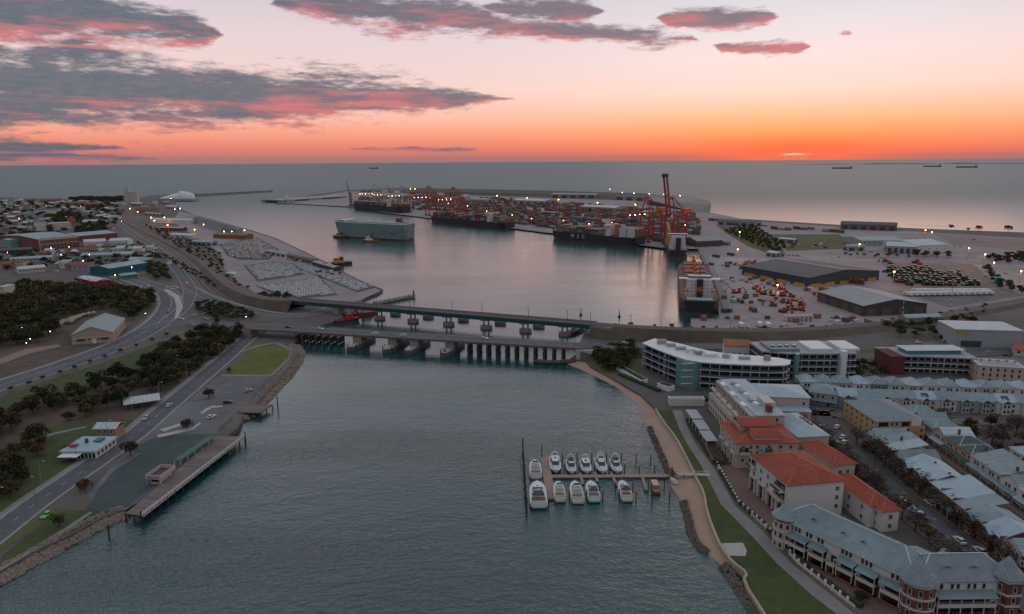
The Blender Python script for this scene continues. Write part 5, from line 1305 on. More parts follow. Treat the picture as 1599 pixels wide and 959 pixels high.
def turret(root, x, y, r, h, wall, n=10, roof=SLATE, rr=5.2, bands=(3.1, 6.2), top=TRIM):
    t = obj('turret', None, root, (x, y, 0))
    P = lambda q: [(math.cos(2 * math.pi * k / n) * q, math.sin(2 * math.pi * k / n) * q) for k in range(n)]
    MB().prism(P(r), 0, h).build('turret_wall', wall, t)
    for z in bands: MB().prism(P(r + .16), z - .35, z + .25).build('band', TRIM, t)
    MB().prism(P(r + .12), h - .9, h).build('cornice', top, t)
    mb = MB(); mb.loft([[(a, b, h) for a, b in P(r + .7)], [(a, b, h + .12) for a, b in P(r + .7)], [(a, b, h + rr * .42) for a, b in P(r * .62)], [(a, b, h + rr) for a, b in P(.06)]]); mb.build('turret_roof', roof, t)
    MB().cyl((0, 0, h + rr), (0, 0, h + rr + 1.2), .07, .03).build('finial', DARKSTEEL, t)
    a, b = wmesh(.8, 1.6, False, TRIM)
    for z in (.6, 3.9, 7.0):
        if z + 1.8 > h: continue
        for k in range(n):
            an = 2 * math.pi * (k + .5) / n; q = r * math.cos(math.pi / n)
            nx, ny = math.cos(an), math.sin(an)
            obj('window', a, t, (nx * q, ny * q, z), an + math.pi / 2); obj('window_pane', b, t, (nx * q, ny * q, z), an + math.pi / 2)
    return t
def ridge_caps(roof, x0, x1, y0, y1, z0, rise, over, mat, th=.15, w=.34):
    x0 -= over; x1 += over; y0 -= over; y1 += over; lx, ly = x1 - x0, y1 - y0; h = min(lx, ly) / 2; zt = z0 + rise + th + .03; zb = z0 + th + .03
    R_ = [(x0 + h, (y0 + y1) / 2, zt), (x1 - h, (y0 + y1) / 2, zt)] if lx >= ly else [((x0 + x1) / 2, y0 + h, zt), ((x0 + x1) / 2, y1 - h, zt)]
    segs = [(R_[0], R_[1]), ((x0, y0, zb), R_[0]), ((x1, y1, zb), R_[1])] + ([((x0, y1, zb), R_[0]), ((x1, y0, zb), R_[1])] if lx >= ly else [((x1, y0, zb), R_[0]), ((x0, y1, zb), R_[1])])
    for p, q in segs:
        if (Vector(p) - Vector(q)).length > .3: MB().bar(p, q, w, .14).build('ridge_cap', mat, roof)
# --- turreted apartment house at the near corner
a0, L, rz = frame_of(G2(1215, 850), G2(1422, 957)); D = 12.5
root = thing('turreted_apartments', 'long apartment house with grey-green roof and round turrets nearest the camera', 'building', (a0.x, a0.y, 2), rz); dims = (L, D)
MB().box(0, L, 0, D, 0, 9.4).build('walls', WHITEW, root)
MB().box(.02, L - .02, -.05, .1, 0, 3.0).build('brick_base', BRICK, root)
rf = MB().hip(0, L, 0, D, 9.4, 5.0, .7).build('roof', SLATE, root); ridge_caps(rf, 0, L, 0, D, 9.4, 5.0, .7, ROOFPALE); MB().box(-.7, L + .7, -.8, -.68, 9.25, 9.5).build('gutter', TRIM, rf)
MB().box(8, L - 8, D / 2 - .3, D / 2 + .3, 14.3, 14.65).build('ridge_capping', WHITE, rf)
for x in (9, 18.5, 24.5):       # little eyebrow dormers
    MB().gable(x, x + 1.8, 2.6, 5.2, 11.7, .9, .25, 0, 'y').build('dormer_roof', SLATE, rf); MB().box(x + .1, x + 1.7, 2.8, 5.0, 11.0, 11.7).build('dormer_face', GLASS, rf)
MB().box(31, 32.4, 3.6, 4.4, 12.4, 12.6).build('skylight', GLASS, rf)
windows(root, dims, 'f', (7.2,), [4.6, 5.8, 7.0, 9.6, 10.8, 13.4, 14.6, 21, 22.2, 23.4, 27, 28.2, 29.4, 35.5, 36.8], .75, 1.5, False, TRIM)
for k, (u0, u1) in enumerate(((3.6, 10.5), (11.5, 16.5), (17.5, 20), (20.6, 25.6), (26.5, 32), (33.5, 39))):
    balcony(root, dims, 'f', u0, u1, 3.1, 2.2, TRIM, SLATE if k != 2 else None); balcony(root, dims, 'f', u0, u1, .05, 2.2, M('garden_brick', (.16, .07, .06), .9))
turret(root, 1.2, 1.2, 3.6, 10.0, PINKW, 12, SLATE, 4.6, top=M('red_cornice', (.25, .08, .06), .8))
turret(root, L + .5, 1.2, 4.3, 10.2, BRICK, 10, SLATE2, 5.6)
for k in range(5): MB().cyl((7 + k * 7, D - 1, 10.5), (7 + k * 7, D - 1, 12.2), .15).build('vent_pipe', STEEL, rf)
# south wing round the corner
b0, L2, rz2 = frame_of(G2(1424, 957), G2(1578, 955)); 
root = thing('turreted_apartments_wing', 'street wing of the turreted apartments with pointed end turret at the right', 'building', (b0.x, b0.y, 2), rz2); dims = (L2, 11)
MB().box(2, L2, 0, 11, 0, 9.2).build('walls', WHITEW, root); MB().box(2.02, L2 - .02, -.05, .1, 0, 3.0).build('brick_base', BRICK, root)
rf = MB().hip(1, L2, 0, 11, 9.2, 4.6, .7).build('roof', SLATE2, root); ridge_caps(rf, 1, L2, 0, 11, 9.2, 4.6, .7, ROOFPALE)
for x in (7.5, 14.5):
    mb = MB(); mb.gable(x, x + 3.4, 2.4, 5, 11.3, .9, .2, 0, 'y'); mb.build('dormer_roof', SLATE2, rf); MB().gable_end(x + .2, x + 3.2, 2.5, 4.9, 11.2, .85, 0, 'y').build('dormer_face', TRIM, rf)
windows(root, dims, 'f', (6.9,), [5.4, 7.0, 9.8, 11.4, 14.2, 15.8, 18.2], .8, 1.5, True, TRIM)
balcony(root, dims, 'f', 5, 20.5, 3.1, 2.4, TRIM, SLATE); balcony(root, dims, 'f', 5, 20.5, .05, 2.4, M('garden_brick', (.16, .07, .06)))
turret(root, L2 - 1.5, 1.0, 3.7, 10.4, BRICK, 6, SLATE2, 5.4)
root = thing('garage_block', 'low teal roofed garages behind the turreted apartments', 'building', (116, 190, 2), rz)
MB().box(0, 16, 0, 7, 0, 3).build('walls', PINKW, root); MB().gable(0, 16, 0, 7, 3, 1.2, .4).build('roof', SLATE, root); MB().box(6, 14, 7.6, 13, 0, 3.2).build('rear_walls', PINKW, root); MB().gable(6, 14, 7.6, 13, 3.2, 1.2, .4).build('rear_roof', SLATE, root)
for k in range(4): MB().box(1 + k * 3.8, 3.8 + k * 3.8, -.06, .02, 0, 2.3).build('door', GREYW, root)
# --- terracotta roofed apartments
def med_block(label, A, B, D, h, rise, wall, cols_f, cols_r, rows, arches=True, terrace=True, roof=TILE, name='terracotta_apartments', hip=True):
    a, L, rz = frame_of(A, B); root = thing(name, label, 'building', (a.x, a.y, 2), rz); dims = (L, D)
    MB().box(0, L, 0, D, 0, h).build('walls', wall, root)
    if hip: ridge_caps(MB().hip(0, L, 0, D, h, rise, .7).build('roof', roof, root), 0, L, 0, D, h, rise, .7, M('ridge_tile', (.36, .10, .06), .8)); MB().box(-.75, L + .75, -.78, -.66, h - .12, h + .06).build('gutter', TRIM, root)
    else:
        MB().gable(0, L, 0, D, h, rise, .6, 0, 'y').build('roof', roof, root); MB().gable_end(0, L, 0, D, h, rise, 0, 'y').build('gable', wall, root)
    windows(root, dims, 'f', rows, even(L, cols_f), 1.1, 1.4); 
    if cols_r: windows(root, dims, 'r', rows, cols_r if isinstance(cols_r, list) else even(D, cols_r), 1.1, 1.4)
    if arches:
        n = max(2, int(L / 6))
        for k in range(n):
            u = (k + .5) * L / n
            p = obj('arcade_bay', None, root, (u, 0, 0)); MB().box(-1.4, 1.4, -.12, .02, .1, 4.6).build('opening', GLASS, p)
            for s in (-1, 1): MB().box(s * 1.7 - .25, s * 1.7 + .25, -.9, .0, 0, 5.2).build('pilaster', TRIM, p)
            MB().box(-2, 2, -.9, 0, 5.0, 5.5).build('lintel', TRIM, p)
    return root, dims
r, dm = med_block('white apartment block with the widest terracotta roof, beside the turreted house', (87, 241), (91, 216.5), 20.5, 12.3, 4.2, WHITEW, 5, [18.2], (2.6, 5.8, 9.0))
balcony(r, dm, 'f', 17.5, 23.5, 9.2, 2.2, DARKSTEEL, None, False); balcony(r, dm, 'f', 17.5, 23.5, 6.0, 2.0, TRIM, None, False); balcony(r, dm, 'f', .5, 4, 9.2, 2.2, DARKSTEEL, None, False)
r, dm = med_block('white stepped apartment block with three terracotta roofs below the pale flat roofs', (87, 279), (87, 257), 24, 10.4, 2.0, PINKW, 4, [2.5, 5.5, 8, 12.5, 17, 21], (2.6, 5.6, 8.0), roof=TILE)
MB().box(2, 12, 4.5, 18, 10.4, 13.4).build('upper_storey', PINKW, r); MB().gable(2, 12, 4.5, 18, 13.4, 1.8, .6, 0, 'y').build('upper_roof', TILE, r); MB().box(12.2, 20.5, 7, 17, 10.4, 12.4).build('upper_storey', PINKW, r); MB().gable(12.2, 20.5, 7, 17, 12.4, 1.6, .6, 0, 'y').build('upper_roof', TILE, r)
balcony(r, dm, 'r', 1, 5, 6.2, 1.6, TRIM, None, False); balcony(r, dm, 'r', 11, 14, 6.2, 1.2, DARKSTEEL, None, False)
o = obj('parasol', None, None, (90.5, 240.5, 14.4)); tag(o, 'dark green parasol on the corner terrace of the terracotta apartments', 'parasol')
MB().cyl((0, 0, 0), (0, 0, 2.3), .05).build('pole', WHITE, o); MB().loft([[(math.cos(t) * 1.7, math.sin(t) * 1.7, 2.0) for t in [k * math.pi / 4 for k in range(8)]], [(math.cos(t) * .05, math.sin(t) * .05, 2.6) for t in [k * math.pi / 4 for k in range(8)]]]).build('canopy', M('parasol_green', (.01, .11, .09), .8), o)
med_block('low white house with long terracotta roof behind the widest terracotta roof', (113, 233), (116, 211), 8, 7.6, 2.6, WHITEW, 3, [2.6, 5.6], (1.2, 4.6), False)
med_block('small white wing with terracotta roof at the street end of the long terracotta roof', (117.5, 214.5), (118.5, 208), 6, 7.2, 2.2, WHITEW, 1, [3], (1.2, 4.4), False)
med_block('narrow cream house with terracotta roof behind the stepped terracotta roofs', (113, 260), (117, 240), 9, 8.6, 2.8, CREAM, 3, [3, 6], (1.4, 5), False)
# --- pale flat roofed block
a, L, rz = frame_of((95, 325), (95.5, 276)); root = thing('flat_roofed_apartments', 'cream apartment block with pale blue flat roof and roof plant by the promenade', 'building', (a.x, a.y, 2), rz); dims = (L, 17)
MB().box(0, L, 3, 17, 0, 14.2).build('walls', PINKW, root); MB().box(0, L, 0, 3, 0, 8).build('lower_storeys', CREAM, root)
rf = MB().box(-.4, L + .4, 5, 17.4, 14.2, 14.6).build('roof', BLUEROOF, root)
for k in range(6): MB().box(6 + k * 6, 9 + k * 6, 8, 10, 14.6, 15.6 + (k % 2) * .5).build('roof_plant', WHITE if k % 2 else GREYW, rf)
MB().box(30, 40, 12, 16.5, 14.6, 16.8).build('lift_house', TRIM, rf); MB().box(L - 6, L - 3, 11, 13, 14.6, 17.4).build('chimney', BRICK, rf)
for k in range(3): MB().box(5 + k * 14, 10 + k * 14, 3, 5.2, 14.2, 15.0).build('canopy', WHITE, rf)
for z in (8.05, 11.2):
    for k in range(6): balcony(root, dims, 'f', 1.5 + k * 8, 8 + k * 8, z, -1.0, None, None, False, False); 
wn = even(L, 14)
a_, b_ = wmesh(1.6, 1.9, False, TRIM)
for z in (8.6, 11.6):
    for u_ in wn: o = obj('window', a_, root, (u_, 3, z)); obj('pane', b_, o)
windows(root, dims, 'f', (1.0, 4.6), wn, 1.6, 1.9); windows(root, dims, 'r', (8.8, 11.8), [5.5, 14], 1.0, 1.4)
MB().box(0, L, -.08, .0, 3.4, 3.8).build('string_course', TRIM, root)
root = thing('flat_roofed_apartments_wing', 'cream wing with pale blue roof running back from the flat roofed block', 'building', (112.6, 306, 2), -.12); dims = (22, 19)
MB().box(0, 22, 0, 19, 0, 12.4).build('walls', PINKW, root); MB().hip(0, 22, 0, 19, 12.4, 1.6, .5).build('roof', BLUEROOF, root); windows(root, dims, 'r', (3, 8.4), [4, 14], 1, 1.4); windows(root, dims, 'f', (3, 9), [19.5], 1, 1.4)
MB().box(2, 21, -7, -.01, 0, 8).build('lower_wing', PINKW, root); MB().box(1.8, 21.2, -7.2, .0, 8, 8.4).build('lower_roof', BLUEROOF, root)
root = thing('pale_roofed_house', 'cream house with glossy pale blue gable roof between terracotta roofs and street', 'building', (114, 265, 2), .1); dims = (13, 26)
MB().box(0, 13, 0, 26, 0, 9.4).build('walls', PINKW, root); MB().hip(0, 13, 0, 26, 9.4, 2.6, .5).build('roof', BLUEROOF, root); windows(root, dims, 'f', (2.4, 6), [3, 9.5], 1.1, 1.5)
for k in range(3): MB().box(9.2, 10.6, 8 + k * 3.4, 10.4 + k * 3.4, 11.1, 11.5).build('skylight', GLASS, root)
# --- curved white and glass apartments
def floors_block(name, label, front, back, h, n, slabm, z0=2.0, glass=GLASS, mull=4.0, over=1.5, roofm=None, cat='building'):
    """storeys of recessed glass between projecting white slab edges; front and back are world lines"""
    c = Vector(front[len(front) // 2]); root = thing(name, label, cat, (c.x, c.y, z0)); lf = [(p[0] - c.x, p[1] - c.y) for p in front]; lb = [(p[0] - c.x, p[1] - c.y) for p in back]
    fi = offset(lf, over); fh = h / n
    for k in range(n):
        fl = obj('storey', None, root); z = k * fh
        MB().prism(fi + lb[::-1], z, z + fh - .35).build('glazing', glass, fl)
        MB().prism(lf + lb[::-1], z + fh - .35, z + fh).build('slab', slabm, fl)
        for i in range(len(lf) - 1):
            a, b = Vector(lf[i]), Vector(lf[i + 1]); m = max(1, int((b - a).length / mull))
            MB().bar((a.x, a.y, z + .75), (b.x, b.y, z + .75), .1, 1.0).build('balustrade', M('balustrade_glass', (.10, .12, .13), .15), fl)
            for j in range(m):
                q = a.lerp(b, j / m); w = Vector(fi[i]).lerp(Vector(fi[i + 1]), j / m)
                MB().bar((q.x * .96 + w.x * .04, q.y * .96 + w.y * .04, z), (q.x * .96 + w.x * .04, q.y * .96 + w.y * .04, z + fh - .35), .18).build('mullion', slabm, fl)
                if j % 2: MB().bar((q.x, q.y, z + fh * .45), (w.x, w.y, z + fh * .45), .15, fh * .9 - .4).build('party_wall', slabm, fl)
    r = MB().prism(offset(lf, -.5) + lb[::-1], h, h + .5).build('roof', roofm or SHIPWHITE, root)
    return root, r, lf, lb
fr = smooth_line([(75.5, 394, 0), (80, 382, 0), (87, 367, 0), (94, 355.5, 0), (112, 350, 0), (138, 346.5, 0), (143, 350, 0)], 1)
bk = smooth_line([(84, 404, 0), (94, 395, 0), (103, 382, 0), (110, 374, 0), (121, 368, 0), (140, 362, 0), (146, 356, 0)], 1)
root, rf, lf, lb = floors_block('curved_apartments', 'curved white apartment building with ribbon balconies and glass corner by the bridge', [p[:2] for p in fr], [p[:2] for p in bk], 14.6, 4, SHIPWHITE)
c = Vector(lf[0])
mid = lf[6]; MB().prism([(mid[0] - 4.5, mid[1] + 5), (mid[0] - 1.2, mid[1] - 2.4), (mid[0] + 2.6, mid[1] - 5.4), (mid[0] + 9, mid[1] - 1), (mid[0] + 5, mid[1] + 6)], 0, 14.4).build('glass_corner', GREENGLASS, root)
for k in range(4): MB().box(mid[0] - 4, mid[0] + 3, mid[1] - 5, mid[1] - 4.6, 3.3 + k * 3.6, 3.6 + k * 3.6).build('corner_band', SHIPWHITE, root)
for k in range(9):
    i = 2 + k; p = Vector(lf[i]).lerp(Vector(lb[i]), .55); s = rnd.uniform(1.2, 3)
    MB().box(p.x - s, p.x + s, p.y - 1.5, p.y + 1.5, 15.1, 16.4 + rnd.random() * 1.3).build('roof_plant', rnd.choice((SHIPWHITE, GREYW, CONC)), rf)
for k in range(4):
    p = Vector(lf[6]).lerp(Vector(lf[9]), k / 4) + Vector((4, 9)); MB().loft([[(p.x - 1.2, p.y - 1.2, 15.1), (p.x + 1.2, p.y - 1.2, 15.1), (p.x + 1.2, p.y + 1.2, 15.1), (p.x - 1.2, p.y + 1.2, 15.1)], [(p.x - .05, p.y - .05, 17.8), (p.x + .05, p.y - .05, 17.8), (p.x + .05, p.y + .05, 17.8), (p.x - .05, p.y + .05, 17.8)]]).build('lantern_rooflight', WHITE, rf)
root, rf, lf, lb = floors_block('glazed_apartments', 'white framed glass apartment block right of the curved apartments', [(138, 376), (150, 371), (170, 370), (188, 370.5)], [(138, 396), (150, 397), (170, 397), (188, 397)], 14.2, 4, SHIPWHITE, mull=3.4, roofm=GREYW)
for x, w, m in ((-20, 16, TEAL), (0, 12, SHIPWHITE), (16, 10, SHIPWHITE)): MB().box(x - w / 2, x + w / 2, 4, 22, 14.7, 16.2).build('penthouse', M('blue_grey_roof', (.17, .22, .23), .6) if m is TEAL else m, rf)
MB().box(8, 11, -3.2, 1, 0, 16.5).build('stair_tower', SHIPWHITE, root); MB().box(-16.5, -14.5, -2.4, 1, 0, 15).build('stair_tower', GREENGLASS, root)
for k in range(4): MB().box(-26 + k * 4, -24 + k * 4, 9, 11, 16.2, 16.9).build('skylight', GLASS, rf)
root = thing('brown_gabled_house', 'house with rust coloured roof between the two white apartment buildings', 'building', (124, 398, 2), -.2); MB().box(0, 14, 0, 12, 0, 12).build('walls', WHITEW, root); MB().gable(0, 14, 0, 12, 12, 2.5, .5).build('roof', M('rust_roof', (.30, .10, .05), .7), root)
windows(root, (14, 12), 'f', (3, 6.5), even(14, 4))
root, rf, lf, lb = floors_block('brick_apartments', 'apartment block with dark brick end and turquoise roof pavilion beyond the terraces', [(212, 380), (230, 378), (256, 373)], [(212, 398), (230, 398), (258, 394)], 10, 3, SHIPWHITE, mull=3.2, roofm=GREYW)
MB().box(-19.5, -12, -1, 17, 0, 10.6).build('brick_end', M('dark_brick', (.10, .03, .032), .9), root); MB().box(-8, 22, 4, 14, 10.5, 12.6).build('pavilion', M('turquoise', (.05, .22, .24), .6), root); MB().box(-9, 24, 3, 15, 12.6, 12.9).build('pavilion_roof', ROOFPALE, root)
root = thing('pink_hotel', 'old pink three storey hotel with rows of sash windows', 'building', (250, 362.5, 2), -.28); dims = (21, 15)
MB().box(0, 21, 0, 15, 0, 9.2).build('walls', M('hotel_pink', (.50, .36, .31), .85), root); MB().box(-.3, 21.3, -.3, 15.3, 9.2, 9.8).build('cornice', TRIM, root); MB().hip(1, 20, 1, 14, 9.7, 1.2, 0).build('roof', ROOFGREY, root)
windows(root, dims, 'f', (.9, 3.9, 6.7), even(21, 6), 1.0, 1.7); windows(root, dims, 'l', (3.9, 6.7), even(15, 3), 1.0, 1.7)
for k in range(5): MB().box(2 + k * 4, 3 + k * 4, 6, 7, 10.6, 11.8).build('roof_plant', STEEL, root)
root = thing('white_store', 'big white box store with yellow sign at the right edge', 'building', (283, 437, 2), -.15); dims = (40, 26)
MB().box(0, 40, 0, 26, 0, 11).build('walls', GREYW, root); MB().box(-.3, 40, -.3, 26, 11, 11.5).build('roof', ROOFPALE, root); MB().box(.5, 9, -.15, .02, 8.2, 10).build('sign_panel', YELLOW, root); MB().box(4, 16, -.1, .02, 0, 4).build('door', DARKSTEEL, root)
shed('roadside_shop', 'small red roofed shop at the right edge below the white box store', (1583, 556), (1640, 562), 14, 4, 2, CREAM, M('red_sheet_roof', (.35, .06, .04), .7), 'building', winrow=4)
shed('yellow_shop', 'small white and yellow kiosk left of the white box store', (1534, 534), (1548, 534), 8, 5, 0, YELLOW, ROOFPALE, 'building', doors=1)
# --- terraces
def terrace(name, label, x, y, rz, w, d, h, wall, roof, style, group=None, solar=False, rise=2.6):
    root = thing(name, label, 'house', (x, y, 2), rz, group); dims = (w, d)
    MB().box(.02, w - .02, 0, d, 0, h).build('walls', wall, root)
    if style == 'hip': rf = MB().hip(0, w, 0, d, h, rise, .35).build('roof', roof, root); ridge_caps(rf, 0, w, 0, d, h, rise, .35, ROOFPALE, w=.26)
    elif style == 'cross':
        rf = MB().gable(0, w, 0, d, h, rise, .3).build('roof', roof, root); MB().gable_end(0, w, 0, d, h, rise).build('gable', wall, root)
        MB().box(w * .2, w * .62, -1.4, .02, 0, h - .4).build('bay_front', wall, root); MB().gable(w * .2, w * .62, -1.5, d * .4, h - .4, 1.7, .35, 0, 'y').build('bay_roof', roof, root); MB().gable_end(w * .2, w * .62, -1.4, 0, h - .42, 1.6, 0, 'y').build('bay_gable', M('brown_barge', (.14, .07, .06), .8), root)
    elif style == 'side':
        rf = MB().gable(0, w, 0, d, h, rise, .3, 0, 'y').build('roof', roof, root); MB().gable_end(0, w, 0, d, h, rise, 0, 'y').build('gable', wall, root)
    else:
        rf = MB().add([(-.1, -.4, h), (w - .1, -.4, h), (w - .1, d, h + rise), (-.1, d, h + rise), (-.1, -.4, h + .2), (w - .1, -.4, h + .2), (w - .1, d, h + rise + .2), (-.1, d, h + rise + .2)], [(3, 2, 1, 0), (4, 5, 6, 7), (0, 1, 5, 4), (1, 2, 6, 5), (2, 3, 7, 6), (3, 0, 4, 7)]).build('roof', roof, root)
    MB().box(w - .35, w + .05, -.3, d * .5, h - .2, h + .9).build('party_wall', wall if wall is not WHITEW else TRIM, root)
    e = -1.42 if style == 'cross' else 0
    a, b = wmesh(.9, 1.4, False, TRIM)
    for u, ee in ((w * .32, e), (w * .5, e), (w * .82, 0)):
        for z in (.9, h - 2.2): o = obj('window', a, root, (u, ee, z)); obj('pane', b, o)
    MB().box(w * .64, w * .74, -.06, .02, 0, 2.1).build('door', M('door_dark', (.06, .03, .03), .6), root)
    if style != 'cross': MB().add([(0, -1.8, 2.5), (w, -1.8, 2.5), (w, 0, 3.2), (0, 0, 3.2)], [(0, 1, 2, 3)]).build('verandah_roof', roof, root); [MB().box(u - .07, u + .07, -1.75, -1.6, 0, 2.5).build('verandah_post', TRIM, root) for u in (.2, w / 2, w - .2)]
    if rnd.random() < .3: MB().box(w * .86, w * .93, d * .47, d * .53, h + rise * .4, h + rise + .5).build('chimney', BRICK, root)
    if solar:
        for k in range(3): MB().add([(w * .3 + k * 1.1, d * .1, h + rise * .22 + .28), (w * .3 + 1.0 + k * 1.1, d * .1, h + rise * .22 + .28), (w * .3 + 1.0 + k * 1.1, d * .35, h + rise * .72 + .28), (w * .3 + k * 1.1, d * .35, h + rise * .72 + .28)], [(0, 1, 2, 3)]).build('solar_panel', M('solar_panel', (.012, .03, .07), .2), rf)
    return root
WL = [WHITEW, CREAM, PINKW, WHITEW]
for k in range(13):
    t = k / 13; x, y = 148 + 110 * t, 347 - 15 * t
    terrace('terrace_house', '%s house from the left in the back row of pale hip roofed terraces' % ORD[k], x, y, -.137, 8.5, 10.5, 6.0, WL[k % 4] if k != 4 else M('teal_wall', (.08, .2, .2), .8), SLATE if k % 3 else BLUEROOF, 'hip', 'terrace houses of the back row')
for k in range(11):
    t = k / 11; x, y = 158 + 96 * t, 325 - 14 * t
    terrace('terrace_house', '%s house from the left in the gabled front row of pale terraces' % ORD[k], x, y, -.145, 8.8, 11, 5.6, [GREYW, GREYW, WHITEW, WHITEW, CREAM, WHITEW][k % 6], SLATE if k % 4 else BLUEROOF, 'cross', 'terrace houses of the front row', solar=k in (4, 8))
terrace('corner_terrace', 'pale roofed corner house at the left end of the terraces', 146, 331, -.5, 13, 15, 6, GREYW, SLATE, 'hip')
# ochre apartments
a, L, rz = frame_of((154, 311), (155, 284)); root = thing('ochre_apartments', 'ochre apartment house with grey hip roof and white gable across the tree lined street', 'building', (a.x, a.y, 2), rz); dims = (L, 21)
MB().box(0, L, 0, 21, 0, 8.4).build('walls', OCHRE, root); rf = MB().hip(0, L, 0, 21, 8.4, 3.6, .6).build('roof', SLATE2, root)
MB().box(-6, 2, 8, 20, 0, 8).build('rear_wing', OCHRE, root); MB().hip(-6, 2, 8, 20, 8, 2.4, .5).build('rear_roof', SLATE, root)
windows(root, dims, 'f', (1, 3.8, 6.3), even(L, 6), 1, 1.4)
for u0, u1 in ((1, 5.5), (11, 14.5), (17.5, 20.5)):
    for z in (.05, 2.9, 5.7): balcony(root, dims, 'r', u0, u1, z, 1.6, OCHRE, None, z < 5)
MB().box(L - .02, L + 1.2, 14.6, 19, 0, 9.2).build('gable_bay', OCHRE, root); MB().add([(L + 1.22, 14.6, 6.6), (L + 1.22, 19, 6.6), (L + 1.22, 19, 9.2), (L + 1.22, 16.8, 11), (L + 1.22, 14.6, 9.2)], [(0, 1, 2, 3, 4)]).build('white_gable', WHITEW, root)
windows(root, dims, 'r', (1, 4, 6.4), [7, 9], .9, 1.4)
# street row east of the tree lined street (houses face the street, near end first)
SPEC = [('side', WHITEW, SLATE, 7.5), ('mono', PINKW, SLATE, 7), ('mono', PINKW, BLUEROOF, 7), ('side', WHITEW, SLATE2, 8), ('cross', BRICK, BLUEROOF, 9), ('cross', BRICK, BLUEROOF, 9), ('mono', BRICK, BLUEROOF, 7), ('mono', BRICK, BLUEROOF, 7), ('mono', BRICK, SLATE, 7), ('cross', BRICK, SLATE, 8.5), ('cross', BRICK, BLUEROOF, 8.5), ('side', WHITEW, SLATE, 8), ('cross', PINKW, BLUEROOF, 8)]
y = 279.0
for k, (stl, wl_, rf_, w) in enumerate(SPEC):
    xx = 149 - (279 - y) * .035 if y > 200 else 146.5
    terrace('street_house', '%s house down the far side of the tree lined street, counted from the ochre apartments' % ORD[k], xx, y, -math.pi / 2 + .0, w, 13.5, 6.2, wl_, rf_, stl, 'houses along the tree lined street'); y -= w + .1
# rear row behind, across the lane
RS = [('hip', PINKW, SLATE, 9), ('side', PINKW, SLATE, 8), ('hip', PINKW, SLATE, 9), ('side', M('lilac_wall', (.40, .32, .33), .85), ROOFPALE, 9), ('hip', OCHRE, DGREEN, 9.5), ('hip', OCHRE, DGREEN, 8), ('mono', CREAM, SLATE, 9), ('mono', CREAM, SLATE, 9), ('side', WHITEW, SLATE, 9), ('hip', WHITEW, BLUEROOF, 9), ('hip', CREAM, BLUEROOF, 9)]
y = 308.0
for k, (stl, wl_, rf_, w) in enumerate(RS):
    terrace('lane_house', '%s house of the row behind the lane, counted from the front row of terraces' % ORD[k], 179 - k * .4, y, -math.pi / 2, w, 12, 5.8, wl_, rf_, stl, 'houses behind the lane'); y -= w + .2
y = 262.0
for k in range(8):
    terrace('end_house', '%s house at the right edge beyond the lane row, counted from the top' % ORD[k], 197 - k * .3, y, -math.pi / 2, 9.5, 12, 5.6, WL[(k + 1) % 4], SLATE if k % 2 else BLUEROOF, 'side' if k % 2 else 'hip', 'houses at the right edge'); y -= 10
# streets
def wroad(name, pts, w, mat=ASPH, z=2.1, mark=True):
    P = [(p[0], p[1]) for p in smooth_line([q + (0,) for q in pts], 2)]
    o = strip(name, P, -w / 2, w / 2, z, mat)
    if mark: dashes(P, 0, z + .03, o, 2, 5, .25)
    for sg in (-1, 1): strip('footpath', P, sg * (w / 2 + .2), sg * (w / 2 + 2.2), z + .1, M('brick_footpath', (.13, .09, .085), .9, .2, .8))
wroad('tree_lined_street', [(150, 330), (144, 316), (141, 300), (138, 262), (137, 230), (138, 204), (140, 180), (141, 150)], 11)
wroad('cross_street', [(140, 318), (170, 312), (215, 305), (270, 297)], 7, ASPH2)
wroad('lane', [(171, 312), (170, 270), (168, 230), (166, 180)], 5, M('brick_lane', (.10, .06, .058), .9, .25, .6), mark=False)
wroad('corner_street', [(96, 158), (120, 161), (140, 162), (170, 163)], 8)
sheet('north_verge', [(1335, 548), (1390, 540), (1400, 555), (1345, 562)], 2.06, GRASS); sheet('scrub_slope', [(906, 545), (1000, 545), (1002, 600), (960, 590), (922, 572)], 2.05, DRYGRASS)
sheet('shop_car_park', [(1390, 545), (1470, 530), (1599, 545), (1640, 575), (1540, 570), (1420, 556)], 2.07, ASPH2)
